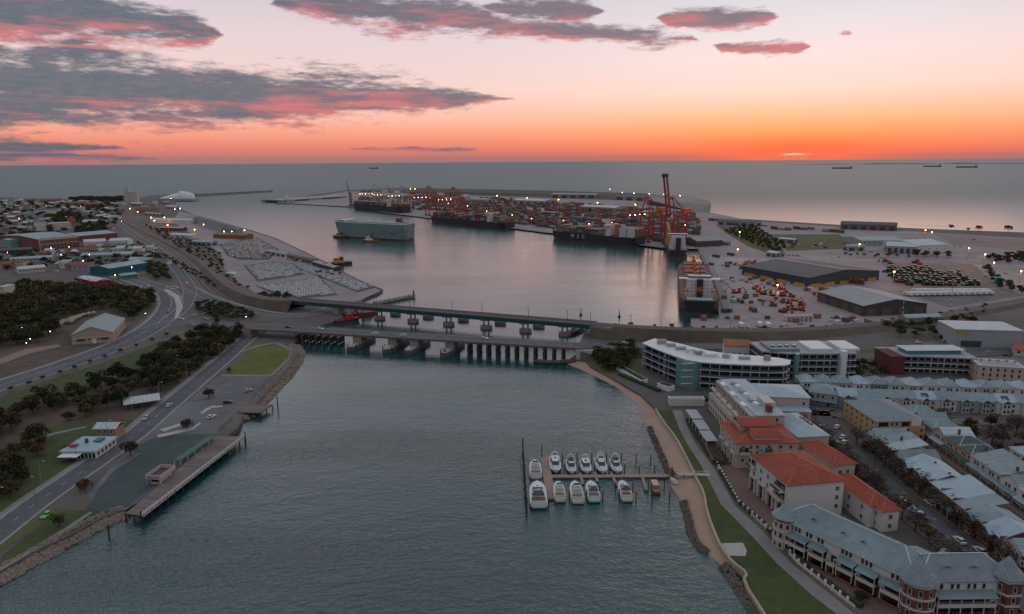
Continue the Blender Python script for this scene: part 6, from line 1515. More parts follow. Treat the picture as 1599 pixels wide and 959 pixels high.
# promenade garden wall with posts, hedges behind
P = [G2(1116, 728), G2(1150, 788), G2(1192, 826), G2(1242, 882), G2(1330, 951)]
root = thing('garden_wall', 'low white garden wall with square posts along the promenade', 'wall', P[0] + (2,))
for i in range(len(P) - 1):
    a, b = Vector(P[i]) - Vector(P[0]), Vector(P[i + 1]) - Vector(P[0]); a += Vector((1.0, .3)); b += Vector((1.0, .3)); n = int((b - a).length / 2.6)
    MB().bar((a.x, a.y, .4), (b.x, b.y, .4), .22, .8).build('wall_panel', TRIM, root)
    for k in range(n): q = a.lerp(b, k / n); MB().box(q.x - .26, q.x + .26, q.y - .26, q.y + .26, 0, 1.7).build('post', WHITE, root)
for i, (A, B, h, lb, m) in enumerate((((1082, 660), (1112, 724), 1.6, 'brick edged planting terrace above the promenade', M('garden_brick', (.16, .07, .06))), ((1046, 634), (1100, 634), 3.4, 'long white and brick garden pavilion below the curved apartments', WHITEW), ((962, 578), (1000, 600), 2.0, 'white curved terrace wall at the foot of the curved apartments', WHITE), ((1026, 606), (1044, 612), 2.4, 'small stepped white garden wall beside the pavilion', WHITE))):
    a, L, rz = frame_of(G2(*A), G2(*B)); root = thing('garden_terrace', lb, 'terrace', (a.x, a.y, 2), rz)
    MB().box(0, L, 0, 4.5, 0, h).build('retaining_wall', m, root); MB().box(-.15, L + .15, -.15, 4.65, h, h + .18).build('coping', WHITE if i > 1 else m, root); MB().box(.6, L - .6, .6, 4, h + .18, h + .4).build('planting_bed' if i != 1 else 'roof_slab', M('planting', (.03, .035, .018), .95, .4, .8, bump=.6) if i != 1 else GREYW, root)
# slatted pergola beside the flat roofed block
root = thing('pergola', 'long pale slatted pergola between the flat roofed apartments and the promenade', 'pergola', (85.5, 276, 2), math.pi / 2 - .0)
sl_ = MB().box(0, 1.6, 0, 5.0, 3.4, 3.55).mesh('slat', M('pergola_slat', (.40, .42, .44), .6))
for k in range(18): obj('slat', sl_, root, (k * 2.0, 0, .4 * (k // 6)))
for k in range(7):
    for yy in (.2, 4.8): MB().box(k * 5.8, k * 5.8 + .2, yy - .1, yy + .1, 0, 3.4).build('post', WHITE, root)

# planted strips and brick courts between the promenade and the houses
sheet('garden_court', [(1118, 730), (1150, 785), (1192, 822), (1242, 880), (1335, 955), (1400, 985), (1440, 960), (1350, 905), (1240, 840), (1180, 770), (1150, 720)], 2.05, M('brick_court', (.17, .10, .085), .9, .25, .5))
sheet('garden_court', [(1068, 655), (1090, 655), (1140, 715), (1150, 725), (1118, 728), (1082, 680)], 2.07, M('garden_soil', (.05, .05, .028), .95, .4, .5, bump=.5))
HEDGE = M('hedge_leaf', (.022, .034, .014), .9, .45, 1.2, bump=1.0)
def hedge(A, B, w, h, label):
    a, b = Vector(G2(*A)), Vector(G2(*B)); d = b - a; L = d.length; n = max(3, int(L / .8)); mb = MB(); rings = []
    for i in range(n + 1):
        u = i / n; q = rnd.uniform(.8, 1.15); rings.append([(u * L, -w / 2 * q, 0), (u * L + rnd.uniform(-.1, .1), -w / 2 * q * .9, h * q * .8), (u * L, rnd.uniform(-.1, .1), h * rnd.uniform(.9, 1.15)), (u * L, w / 2 * q * .9, h * q * .8), (u * L, w / 2 * q, 0)])
    mb.loft(rings, 0, True, False); o = mb.build('hedge', HEDGE, None, (a.x, a.y, 2.0), math.atan2(d.y, d.x)); tag(o, label, 'hedge')
for A, B, w, h, lb in (((1124, 736), (1152, 783), 1.4, 1.1, 'dark hedge behind the garden wall below the stepped terracotta block'), ((1155, 787), (1196, 822), 1.4, 1.2, 'dark hedge behind the garden wall below the widest terracotta roof'), ((1200, 828), (1262, 890), 1.6, 1.3, 'dark hedge along the arcade of the turreted apartments'), ((1270, 896), (1345, 950), 1.6, 1.3, 'dark hedge before the near half of the turreted apartments'), ((1076, 656), (1108, 712), 2.2, 1.2, 'dark hedge along the promenade beside the pergola'), ((968, 586), (1030, 612), 2.6, 1.6, 'dark hedge below the curved apartments'), ((1046, 622), (1110, 626), 2.2, 1.8, 'dark hedge behind the garden pavilion')): hedge(A, B, w, h, lb)
# ---------------------------------------------------------------- south bank buildings
LIMEW = M('limestone_wall', (.42, .31, .23), .9, .2, .5, bump=.3); ROOFGG = M('grey_green_sheet', (.24, .28, .28), .65, .15, .2, streak=(1, .15, 1))
def gdist(a, b): return (G(*a) - G(*b)).length
r, L = shed('limestone_hall', 'limestone hall with wide grey gable roof at the foot of the wooded hill', (113, 539), (177, 534), 46.0, 6.6, 5.0, LIMEW, ROOFGG, 'building', axis='y')
D = 46.0; dims = (L, D)
windows(r, dims, 'f', (2.0,), [4, 6.5], 2.4, 1.6); windows(r, dims, 'f', (2.0,), [L - 6, L - 3.5], 2.4, 1.6); windows(r, dims, 'f', (2.2,), [L * .42, L * .66], 1.0, 1.6); windows(r, dims, 'r', (1.6,), even(D, 9), 1.5, 2.6)
MB().box(L * .5, L * .58, -.12, .02, 0, 3.0).build('door', WHITE, r); MB().box(0, L, -.1, 0, 4.2, 4.5).build('string_course', TRIM, r)
# riverside cafe
a, L, rz = frame_of(G2(97, 717), G2(147, 719)); root = thing('riverside_cafe', 'single storey cafe with blue-white roofs and arched verandah beside the riverside road', 'building', (a.x, a.y, 2), rz + .1); dims = (L, 17)
CAFER = M('cafe_blue_roof', (.30, .40, .46), .6, .12, .3)
MB().box(0, L, 0, 15, 0, 3.4).build('walls', WHITEW, root); MB().hip(0, L, 0, 15, 3.4, 1.6, .6).build('roof', CAFER, root)
MB().box(2, 5, 2, 4, 4.4, 5.1).build('roof_lantern', M('cafe_red', (.3, .05, .04), .7), root); MB().box(L - 5, L - 2, 7, 11, 4.4, 5.0).build('roof_terrace', TEAL, root); MB().box(L * .5, L * .5 + 1, 5, 6, 4.6, 6.6).build('chimney', BRICK, root)
for k in range(9): q = obj('arch_bay', None, root, ((k + .5) * L / 9, 0, 0)); MB().box(-.7, .7, -.08, .02, .3, 2.5).build('opening', GLASS, q); MB().box(.75, .95, -.3, 0, 0, 3).build('pillar', WHITE, q)
windows(root, dims, 'r', (1,), even(15, 5), 1.6, 1.4)
MB().box(1, 9, -4.5, -.4, 2.6, 2.75).build('awning', SHIPWHITE, root)
root2 = thing('cafe_annexe', 'two storey grey roofed house behind the riverside cafe', 'building', G(150, 688), rz + .1); MB().box(0, 9, 0, 7, 0, 5.4).build('walls', M('tan_wall', (.30, .19, .13), .85), root2); MB().gable(0, 9, 0, 7, 5.4, 1.6, .7).build('roof', ROOFPALE, root2); windows(root2, (9, 7), 'f', (.9, 3.4), [2, 4.5, 7], 1.2, 1.3)
# kiosk with written fascia
a, L, rz = frame_of(G2(232, 757), G2(251, 758)); root = thing('kiosk', 'small pale pink flat roofed kiosk with a written fascia on the jetty car park', 'building', (a.x, a.y, 2.1), rz); dims = (L, 8.5)
KP = M('kiosk_pink', (.46, .33, .30), .8, .1)
MB().box(.5, L - .5, .5, 8, 0, 2.5).build('walls', KP, root); q = MB(); [q.box(*b) for b in ((-.6, L + .6, -.6, -.3, 2.4, 4.0), (-.6, L + .6, 8.8, 9.1, 2.4, 4.0), (-.6, -.3, -.3, 8.8, 2.4, 4.0), (L + .3, L + .6, -.3, 8.8, 2.4, 4.0))]; q.build('fascia', KP, root); MB().box(-.3, L + .3, -.3, 8.8, 2.5, 2.7).build('roof', DARKSTEEL, root)
MB().box(.6, L - .6, -.66, -.6, 2.8, 3.6).build('fascia_sign', M('sign_lilac', (.32, .20, .30), .7), root); MB().box(1, L - 1, .44, .5, .9, 2.2).build('serving_hatch', GLASS, root)
for x in (-.3, L + .3): MB().cyl((x, -.4, 0), (x, -.4, 2.5), .09).build('post', WHITE, root)
a, L, rz = frame_of(G2(283, 728), G2(338, 689)); root = thing('jetty_shelter', 'low green roofed shelter along the edge of the green bay', 'shelter', (a.x, a.y, 2.1), rz)
MB().box(0, L, 0, 3, 2.3, 2.5).build('roof', M('shelter_green', (.06, .115, .098), .7), root)
for k in range(6):
    for y in (.2, 2.8): MB().box(k * L / 5.2, k * L / 5.2 + .15, y - .08, y + .08, 0, 2.3).build('post', WHITE, root)
root = thing('picnic_pavilion', 'grey roofed open pavilion among the trees by the riverside road', 'pavilion', G(196, 642), .5)
MB().hip(0, 15, 0, 11, 3.2, 1.4, .6).build('roof', ROOFPALE, root)
for x in (.5, 7.5, 14.5):
    for y in (.5, 10.5): MB().box(x - .15, x + .15, y - .15, y + .15, 0, 3.2).build('post', TIMBER, root)
# woolstore and neighbours
r, L = shed('woolstore', 'wide brick woolstore with weathered teal roof and pale parapet in the town', (63, 391), (124, 385), 120, 15, 3, M('woolstore_brick', (.17, .06, .055), .9), ROOFTEAL, 'building', axis='x')
MB().box(0, L, -.25, .05, 13.4, 17).build('parapet', CREAM, r); MB().box(0, L, -.12, .02, 7.5, 8.2).build('string_course', TRIM, r); MB().box(-.2, .8, -.3, .2, 0, 16).build('corner_pier', CREAM, r); windows(r, (L, 120), 'f', (3, 9.4), even(L, 9), 2, 2.4, sub=False)
for A, B, dp, h, rs, wl_, rf_, lb in (
        ((132, 386), (166, 384), 34, 7, 2.5, WHITEW, ROOFPALE, 'white shed in front of the woolstore, left of two'), ((170, 385), (200, 384), 32, 8, 2.5, WHITEW, ROOFPALE, 'white shed in front of the woolstore, right of two'), ((124, 378), (184, 372), 60, 9, 3, M('woolstore_brick', (.17, .06, .055)), ROOFTEAL, 'lower brick wing of the woolstore under teal roofing'),
        ((126, 407), (206, 404), 26, 6, 2, GREYW, ROOFTEAL, 'long low grey shed with teal roof in the middle of the town'), ((172, 431), (231, 421), 30, 8, 2.5, M('bright_teal_wall', (.01, .10, .13), .6), ROOFTEAL, 'teal walled warehouse beside the highway'),
        ((0, 400), (50, 397), 16, 7, 2, M('deep_blue_wall', (.02, .07, .10), .7), ROOFDARK, 'dark blue walled row at the left edge of the town'), ((16, 412), (82, 408), 24, 5, 1.5, GREYW, ROOFTEAL, 'long grey roofed shed below the dark blue row'), ((30, 428), (72, 424), 18, 5, 2, CREAM, ROOFPALE, 'cream sheds beside the highway bend at left'),
        ((18, 388), (40, 386), 22, 12, 0, M('pale_teal_wall', (.20, .28, .29), .8), ROOFPALE, 'pale teal block left of the woolstore'), ((0, 386), (16, 386), 18, 10, 0, GREYW, ROOFGREY, 'grey block at the left edge beside the woolstore'),
        ((57, 361), (74, 360), 20, 15, 0, WHITEW, ROOFDARK, 'white gridded office block behind the woolstore'), ((78, 360), (112, 358), 22, 12, 0, CREAM, ROOFPALE, 'cream office block behind the woolstore'), ((113, 353), (119, 352.5), 14, 15, 0, M('orange_brick', (.32, .13, .07), .85), ROOFDARK, 'narrow orange brick tower slab behind the woolstore'),
        ((0, 345), (32, 343), 30, 9, 3, BRICK, M('rust_tile', (.20, .08, .06), .8), 'red brick store at the left edge of the far town'), ((34, 340), (52, 339), 22, 10, 0, GREYW, ROOFGREY, 'grey office block in the far town at left'), ((54, 334), (92, 333), 24, 9, 3, WHITEW, ROOFDARK, 'white house row below the far dark trees'),
        ((100, 322), (132, 322), 24, 9, 3, M('rose_wall', (.30, .16, .13), .85), M('rust_tile', (.20, .08, .06)), 'rose walled terrace on the far skyline of the town'), ((134, 325), (158, 324), 26, 10, 4, BRICK, M('rust_tile', (.20, .08, .06)), 'brick gabled hall on the far skyline of the town'), ((62, 316), (96, 315), 26, 8, 3, M('rose_wall', (.30, .16, .13)), M('rust_tile', (.20, .08, .06)), 'rust roofed houses at the far left skyline'),
        ((235, 348), (297, 350), 20, 7, 2.5, WHITEW, ROOFPALE, 'white roofed quay shed near the rail line'), ((265, 371), (301, 373), 15, 5, 2, WHITEW, ROOFPALE, 'small white roofed shed beside the car lot'), ((333, 372), (384, 374), 18, 6, 2.5, M('rust_wall', (.24, .11, .05), .8), M('rust_sheet', (.22, .12, .07), .8), 'rust coloured shed on the south quay'),
        ((300, 347), (350, 363), 20, 8, 3, GREYW, ROOFDARK, 'long dark roofed transit shed along the south quay edge'), ((346, 363), (370, 364), 14, 7, 0, M('blue_grey_wall', (.20, .23, .27), .7), ROOFGREY, 'flat blue-grey office with lights on the south quay edge'), ((212, 332), (236, 333), 22, 10, 3, M('rose_wall', (.30, .16, .13)), ROOFDARK, 'dark gabled quay store by the harbour office'),
        ((354, 432), (366, 434), 8, 4, 1, WHITEW, ROOFPALE, 'small white gatehouse by the car lot'), ((214, 402), (226, 404), 9, 6, 1.5, WHITEW, BRICK, 'white house with red roof beside the link road'), ((243, 313), (300, 314), 30, 5, 0, GREYW, ROOFGREY, 'low grey podium under the white sail roofed museum'),
        ((120, 440), (150, 446), 14, 4, 1.5, GREYW, ROOFPALE, 'low pale sheds beside the red leaved trees'), ((190, 437), (215, 434), 14, 4, 1.5, M('green_wall', (.10, .20, .17), .8), ROOFTEAL, 'green sheds between teal warehouse and junction'), ((-4, 470), (8, 470), 14, 12, 0, CREAM, ROOFPALE, 'cream block cut by the left edge above the wood')):
    shed('town_building', lb, A, B, dp, h, rs, wl_, rf_, 'building', winrow=max(3, int((B[0] - A[0]) / 5)))
# harbour office tower
root = thing('harbour_office_tower', 'tall pale port office tower with lookout mast on the far left shore', 'tower', G(196, 318), .1)
for x, w, h in ((0, 12, 44), (13, 22, 36)): MB().box(x, x + w, 0, 18, 0, h).build('tower_block', M('tower_pale', (.46, .42, .42), .8), root)
MB().box(3, 9, 6, 12, 44, 52).build('lookout', M('tower_pale', (.46, .42, .42)), root); MB().box(1, 11, 4, 14, 48, 49).build('lookout_gallery', WHITE, root); MB().cyl((6, 9, 52), (6, 9, 62), .5, .2).build('mast', STEEL, root)
windows(root, (35, 18), 'f', [3 + 4 * k for k in range(8)], [3, 8, 16, 22, 28], 2.6, 1.8, sub=False)
# white sail roofed museum
root = thing('sail_roofed_museum', 'white maritime museum of two curved sail shaped shells at the harbour mouth', 'building', G(274, 311.5), .05)
def shell(x0, x1, y0, y1, h0, h1, sag, name):
    mb = MB(); rings = []
    for i in range(11):
        u = i / 10; x = x0 + (x1 - x0) * u; h = h0 + (h1 - h0) * math.sin(u * math.pi / 2); wv = (1 - u * .25)
        rings.append([(x, y0 + (y1 - y0) * (.5 + .5 * wv * math.cos(t)), 3 + h * math.sin(t)) for t in [math.pi * k / 8 for k in range(9)]])
    mb.loft(rings, 0, True, False); mb.build(name, WHITE, root, smooth=True)
shell(-46, 30, -14, 16, 3, 19, 0, 'sail_shell'); shell(58, 16, -16, 20, 17, 25, 0, 'sail_shell'); MB().box(-44, 54, -12, 18, 0, 3.2).build('base', GREYW, root); MB().box(-30, 50, -12.2, -12, .6, 2.6).build('glazing', GLASS, root)
# small town houses, too far to tell apart singly except by row
hm = []
for wmt in (WHITEW, CREAM, M('rose_wall', (.30, .16, .13)), GREYW):
    for rmt in (ROOFPALE, ROOFTEAL, M('rust_tile', (.20, .08, .06)), ROOFDARK):
        hm.append((wmt, rmt))
hmesh = []
for wmt, rmt in hm:
    w, d, h = rnd.uniform(11, 20), rnd.uniform(10, 15), rnd.uniform(4.5, 8)
    hmesh.append((MB().box(0, w, 0, d, 0, h).mesh('walls', wmt), (MB().hip(0, w, 0, d, h, 2.6, .5) if rnd.random() < .5 else MB().gable(0, w, 0, d, h, 2.8, .4)).mesh('roof', rmt), w, d, h))
rows_h = [((2, 330), (52, 329), 6), ((2, 338), (40, 336), 5), ((4, 352), (55, 351), 7), ((60, 347), (108, 346), 6), ((96, 328), (130, 329), 5), ((4, 322), (60, 321), 7), ((2, 316), (56, 315), 6), ((120, 362), (165, 360), 6), ((125, 342), (165, 343), 5), ((162, 330), (190, 333), 4), ((2, 362), (50, 361), 6), ((2, 374), (34, 373), 4),
          ((82, 400), (122, 398), 4), ((206, 392), (236, 396), 3), ((204, 322), (240, 324), 5), ((222, 318), (262, 320), 5), ((-60, 340), (0, 338), 5), ((-60, 360), (0, 358), 5), ((-60, 380), (0, 378), 5), ((-60, 410), (0, 406), 5), ((200, 412), (250, 416), 4), ((2, 420), (28, 418), 3), ((84, 418), (120, 424), 4), ((130, 334), (160, 336), 5), ((60, 326), (96, 325), 6), ((2, 345), (30, 344), 4), ((34, 354), (56, 353), 3), ((128, 352), (160, 350), 4), ((2, 326), (56, 325), 8), ((60, 320), (100, 319), 6), ((100, 318), (150, 317), 7), ((150, 320), (190, 321), 6), ((160, 340), (178, 345), 3), ((40, 380), (60, 379), 2), ((130, 392), (190, 391), 7), ((190, 396), (215, 398), 3), ((60, 402), (84, 400), 3), ((-60, 325), (0, 324), 6), ((-60, 350), (0, 348), 5), ((130, 398), (200, 396), 7)]
for A, B, n in rows_h:
    for k in range(n):
        t = (k + .1) / n; p = G(A[0] + (B[0] - A[0]) * t, A[1] + (B[1] - A[1]) * t); w_, r_, w, d, h = rnd.choice(hmesh)
        root = thing('town_house', 'small house among the crowded roofs of the left town', 'house', p, rnd.uniform(-.15, .15), 'houses of the left town'); obj('walls', w_, root); obj('roof', r_, root)
        for u in even(w, 3): obj('window', wmesh(1.2, 1.4, False, TRIM)[1], root, (u, -.02, h * .45))
# limestone outcrops of the hill
root = rocks('limestone_outcrop', 'pale limestone outcrop on the hillside left of the limestone hall', [(90, 510), (112, 498), (140, 492)], 16, 160, 4.0, 1.0, 2.4)
root.data.materials[0] = LIME
for pts in [[(0, 560), (40, 545), (92, 538), (95, 542), (45, 553), (0, 570)]]: sheet('hillside_terrace', pts, 2.22, M('pinkish_paving', (.24, .16, .13), .9, .2, .5))

# low stores and gear along the south quay edge
for A, B, dp, h, rs, wl_, rf_, lb in (((452, 404), (486, 412), 9, 4, 1.2, M('rust_wall', (.24, .11, .05)), ROOFDARK, 'rusty low store along the south quay edge near the tug'), ((488, 414), (522, 424), 8, 4, 1.2, DARKWALL, ROOFGREY, 'dark low store along the south quay edge behind the tug'), ((416, 396), (446, 402), 9, 4, 1.5, CREAM, ROOFTEAL, 'cream low store between the car lots'), ((300, 382), (330, 384), 12, 5, 2, GREYW, ROOFTEAL, 'grey store at the left of the farthest car lot'), ((330, 356), (342, 358), 10, 6, 2, WHITEW, ROOFDARK, 'white store behind the rust coloured shed'), ((250, 360), (285, 361), 12, 5, 2, BRICK, ROOFGREY, 'brick store between rail line and quay'), ((258, 326), (274, 327), 14, 7, 2, WHITEW, ROOFPALE, 'white store at the bend of the far quay'), ((226, 336), (250, 338), 12, 5, 2, GREYW, ROOFGREY, 'grey store before the dark gabled quay store')):
    shed('quay_store', lb, A, B, dp, h, rs, wl_, rf_, 'building', doors=4)
# ---------------------------------------------------------------- trees
BARK = M('bark', (.075, .055, .045), .95, .3, 1.5, bump=.4)
def leafmat(name, c1, c2, tr=.0):
    if name in MATS: return MATS[name]
    m = bpy.data.materials.new(name); m.use_nodes = True; MATS[name] = m
    nt = m.node_tree; b = NB(nt); p = nt.nodes['Principled BSDF']
    tcn = b.n('ShaderNodeTexCoord'); oi = b.n('ShaderNodeObjectInfo')
    a = b.noise(tcn.outputs['Object'], .55, 3, .6); f = b.ss(b.m('ADD', a, b.m('MULTIPLY', b.m('SUBTRACT', oi.outputs['Random'], .5), .5)), .3, .7)
    nt.links.new(b.mix(f, c1, c2), p.inputs['Base Color']); p.inputs['Roughness'].default_value = .8; p.inputs['Specular IOR Level'].default_value = .2
    return m
LEAF = {'dark': leafmat('dark_evergreen_leaf', (.020, .026, .011), (.056, .056, .024)), 'olive': leafmat('olive_leaf', (.030, .034, .014), (.075, .066, .030)), 'brown': leafmat('autumn_brown_leaf', (.050, .032, .016), (.105, .066, .030)),
        'red': leafmat('red_leaf', (.16, .018, .018), (.30, .050, .040)), 'bare': leafmat('bare_twig', (.060, .040, .030), (.12, .075, .055)), 'rust': leafmat('rust_leaf', (.050, .028, .017), (.095, .052, .030))}
def crown_mesh(seed, kind, r, h, n, leaf, lobes):
    q = random.Random(seed); mb = MB(); L = []
    for k in range(lobes):
        an = 2 * math.pi * k / max(1, lobes - 1) + q.uniform(-.4, .4); d = 0 if k == 0 else q.uniform(.35, .65) * r
        L.append((math.cos(an) * d, math.sin(an) * d, h * q.uniform(.45, .8) if k else h * .72, r * q.uniform(.42, .62)))
    for _ in range(n):
        cx, cy, cz, rr = q.choice(L)
        th, ph = q.uniform(0, 2 * math.pi), math.acos(q.uniform(-.75, 1)); rad = rr * (q.uniform(.2, 1.08) ** .45)
        x, y, z = cx + rad * math.sin(ph) * math.cos(th), cy + rad * math.sin(ph) * math.sin(th), cz + rad * math.cos(ph) * .82
        s = leaf * q.uniform(.6, 1.3)
        u = Vector((q.uniform(-1, 1), q.uniform(-1, 1), q.uniform(-.5, .5))).normalized(); w = u.cross(Vector((q.uniform(-1, 1), q.uniform(-1, 1), q.uniform(-1, 1)))).normalized()
        c = Vector((x, y, z)); mb.add([tuple(c - u * s - w * s * .55), tuple(c + u * s - w * s * .4), tuple(c + u * s * .8 + w * s * .6), tuple(c - u * s * .7 + w * s * .5)], [(0, 1, 2, 3)])
    return mb.mesh('crown', LEAF[kind])
def trunk_mesh(seed, r, h):
    q = random.Random(seed + 50); mb = MB(); mb.cyl((0, 0, -.3), (.1, .1, h * .45), .05 * h * .6 + .06, .03 * h * .6 + .05, 6)
    for k in range(5):
        an = k * 1.26 + q.uniform(-.3, .3); mb.cyl((.1, .1, h * q.uniform(.3, .45)), (math.cos(an) * r * .6, math.sin(an) * r * .6, h * q.uniform(.6, .85)), .10, .03, 5)
    return mb.mesh('trunk', BARK)
TV = {}
TV_SIZE = {'dark': 6.5, 'olive': 6, 'brown': 6, 'red': 4.2, 'bare': 8.5, 'rust': 4.6}
for kind, r, h, n, leaf, lobes in (('dark', 3.6, 6.5, 520, .42, 7), ('olive', 3.4, 6.0, 460, .42, 7), ('brown', 3.4, 6.0, 420, .40, 7), ('red', 2.6, 4.2, 420, .36, 6), ('bare', 4.4, 8.5, 800, .27, 9), ('rust', 2.8, 4.6, 420, .36, 6)):
    TV[kind] = [(trunk_mesh(i, r, h), crown_mesh(i * 7 + len(kind), kind, r, h, n, leaf, lobes)) for i in range(4)]
REQ = []
def tree(px, py, kind, s, label, group=None, z=2.0, world=None, name='tree'):
    p = G(px, py, z) if world is None else Vector(world)
    REQ.append((p, kind, s, label, group, name))
def grow(p, kind, s, label, group, name):
    t, c = rnd.choice(TV[kind])
    root = thing(name, label, 'tree', p, rnd.uniform(0, 6.28), group, (s * rnd.uniform(.9, 1.1), s * rnd.uniform(.9, 1.1), s * rnd.uniform(.85, 1.15)))
    obj('trunk', t, root); obj('crown', c, root)
def inside(p, P):
    c = False; j = len(P) - 1
    for i in range(len(P)):
        if (P[i][1] > p[1]) != (P[j][1] > p[1]) and p[0] < (P[j][0] - P[i][0]) * (p[1] - P[i][1]) / (P[j][1] - P[i][1]) + P[i][0]: c = not c
        j = i
    return c
def wood(pts, gap, kinds, smin, smax, label, group, world=False, holes=()):
    P = pts if world else [G2(x, y) for x, y in pts]; xs = [p[0] for p in P]; ys = [p[1] for p in P]; put = []; fails = 0
    HP = [[G2(x, y) for x, y in h] for h in holes]
    while fails < 1200:
        p = (rnd.uniform(min(xs), max(xs)), rnd.uniform(min(ys), max(ys)))
        if inside(p, P) and not any(inside(p, h) for h in HP) and all((p[0] - q[0]) ** 2 + (p[1] - q[1]) ** 2 > gap * gap for q in put): put.append(p); fails = 0
        else: fails += 1
    for p in put: tree(0, 0, rnd.choice(kinds), rnd.uniform(smin, smax), label, group, world=(p[0], p[1], 2.0))
    return len(put)
nT = 0
nT += wood([(0, 462), (30, 447), (110, 450), (190, 455), (240, 462), (234, 482), (206, 500), (198, 500), (168, 484), (120, 492), (80, 505), (88, 520), (60, 535), (0, 545), (-60, 550), (-60, 480)], 7.4, ['dark', 'dark', 'olive', 'brown', 'dark', 'olive'], .9, 1.5, 'dark bushy tree in the wood above the limestone hall', 'wood above the limestone hall', holes=[[(105, 540), (105, 515), (165, 480), (208, 500), (182, 540)]])
nT += wood([(388, 520), (350, 550), (300, 585), (262, 612), (236, 610), (200, 630), (150, 650), (60, 668), (0, 690), (-60, 720), (-60, 690), (20, 648), (90, 622), (160, 602), (230, 578), (262, 545), (300, 530), (350, 520)], 6.2, ['dark', 'dark', 'brown', 'rust', 'olive', 'dark'], .8, 1.5, 'bushy tree in the belt between the highway and the riverside road', 'tree belt along the riverside road', holes=[[(190, 648), (195, 612), (250, 608), (248, 640)], [(0, 690), (45, 655), (130, 632), (135, 645), (60, 672)]])
nT += wood([(300, 480), (330, 472), (400, 495), (395, 502), (330, 500)], 5.5, ['dark', 'olive'], .6, .9, 'low dark shrub tree on the triangle beside the bridge approach', 'shrubs beside the bridge approach')
nT += wood([(0, 715), (30, 700), (50, 690), (70, 690), (60, 712), (20, 735), (0, 740), (-30, 740)], 6, ['rust', 'dark', 'brown'], .8, 1.2, 'dark tree on the left lawn below the dirt track', 'trees on the left lawn')
nT += wood([(0, 745), (25, 735), (40, 745), (28, 775), (0, 785), (-20, 785)], 5, ['dark', 'rust'], .9, 1.2, 'dark tree at the left edge of the lawn', 'trees at the left lawn edge')
nT += wood([(120, 440), (150, 440), (186, 448), (186, 455), (150, 452)], 4.5, ['red'], .9, 1.2, 'red leaved tree in the row beside the highway bend', 'red leaved trees')
nT += wood([(80, 345), (100, 336), (125, 340), (118, 352), (90, 352)], 11, ['dark'], 1.5, 2.1, 'tall dark tree in the square behind the woolstore', 'trees of the town square')
nT += wood([(0, 398), (60, 394), (120, 400), (190, 404), (220, 412), (150, 420), (60, 420), (0, 424)], 17, ['dark', 'brown', 'rust', 'olive'], .9, 1.4, 'dark tree among the sheds of the lower town', 'trees of the lower town')
nT += wood([(0, 318), (180, 318), (190, 350), (120, 372), (0, 380)], 34, ['dark', 'dark', 'brown'], 1.2, 1.9, 'dark tree among the far town roofs', 'trees of the far town')
nT += wood([(225, 352), (300, 378), (345, 398), (352, 430), (398, 458), (360, 452), (318, 410), (262, 378)], 9, ['rust', 'olive', 'dark'], .45, .8, 'scrub along the rail corridor', 'scrub along the rail corridor')
nT += wood([(950, 509), (1075, 513), (1180, 515), (1300, 511), (1420, 498), (1540, 478), (1540, 490), (1420, 512), (1300, 526), (1180, 528), (1060, 526), (950, 524)], 9, ['rust', 'olive', 'brown', 'dark'], .35, .6, 'scrub on the river side of the rail embankment', 'scrub on the rail embankment')
nT += wood([(122, 360), (160, 354), (164, 366), (140, 374), (122, 370)], 10, ['dark'], 1.4, 2.0, 'dark tree in the street beside the woolstore', 'trees beside the woolstore')
nT += wood([(110, 317), (190, 316), (192, 311), (110, 312)], 13, ['dark'], 1.6, 2.2, 'dark pine on the far shore left of the port tower', 'pines on the far shore')
nT += wood([(0, 372), (50, 368), (55, 380), (20, 384), (0, 384)], 10, ['dark', 'brown'], 1.3, 1.8, 'dark tree among the roofs at the left edge', 'trees among the left roofs')
nT += wood([(205, 400), (250, 402), (268, 440), (235, 436), (232, 418)], 7, ['dark', 'olive', 'brown'], .7, 1.1, 'bush between the teal warehouse and the link road', 'bushes by the link road')
nT += wood([(405, 462), (460, 464), (450, 468), (405, 468)], 5, ['rust', 'dark'], .6, .9, 'rusty shrub between the railway and the car lot', 'shrubs by the car lot')
nT += wood([(196, 388), (215, 380), (300, 420), (350, 455), (330, 450), (280, 420)], 8, ['rust', 'brown', 'olive'], .5, .8, 'scrubby bush on the railway slope', 'bushes on the railway slope')
for x, y, k, s, lb in ((204, 712, 'rust', 1.35, 'round rusty tree between the riverside road and the green bay'), (132, 766, 'rust', 1.0, 'rusty tree on the verge near the green car'), (326, 622, 'brown', .95, 'leaning brown tree on the car park island'), (292, 670, 'rust', 1.0, 'flat topped tree on the lower car park island'), (358, 582, 'rust', .55, 'small brown tree at the edge of the point lawn'), (92, 822, 'dark', .6, 'dark bush on the verge beside the green car'),
                       (60, 690, 'dark', 1.3, 'big dark tree on the lawn behind the cafe'), (108, 710, 'dark', .7, 'dark bush at the left end of the cafe'), (340, 505, 'brown', .7, 'brown tree on the island by the bridge approach'), (175, 676, 'dark', .7, 'dark tree beside the cafe annexe')): tree(x, y, k, s, lb)
for i in range(11): tree(20 + i * 24 + rnd.uniform(-3, 3), 611 - i * 8.6, 'dark', .42, '%s from the left of the small round shrubs along the highway verge' % ORD[i], 'shrub row along the highway', name='shrub')
def ORD2(k): return ('first', 'second', 'third', 'fourth', 'fifth', 'sixth', 'seventh', 'eighth', 'ninth', 'tenth', 'eleventh', 'twelfth', 'thirteenth', 'fourteenth', 'fifteenth')[k]
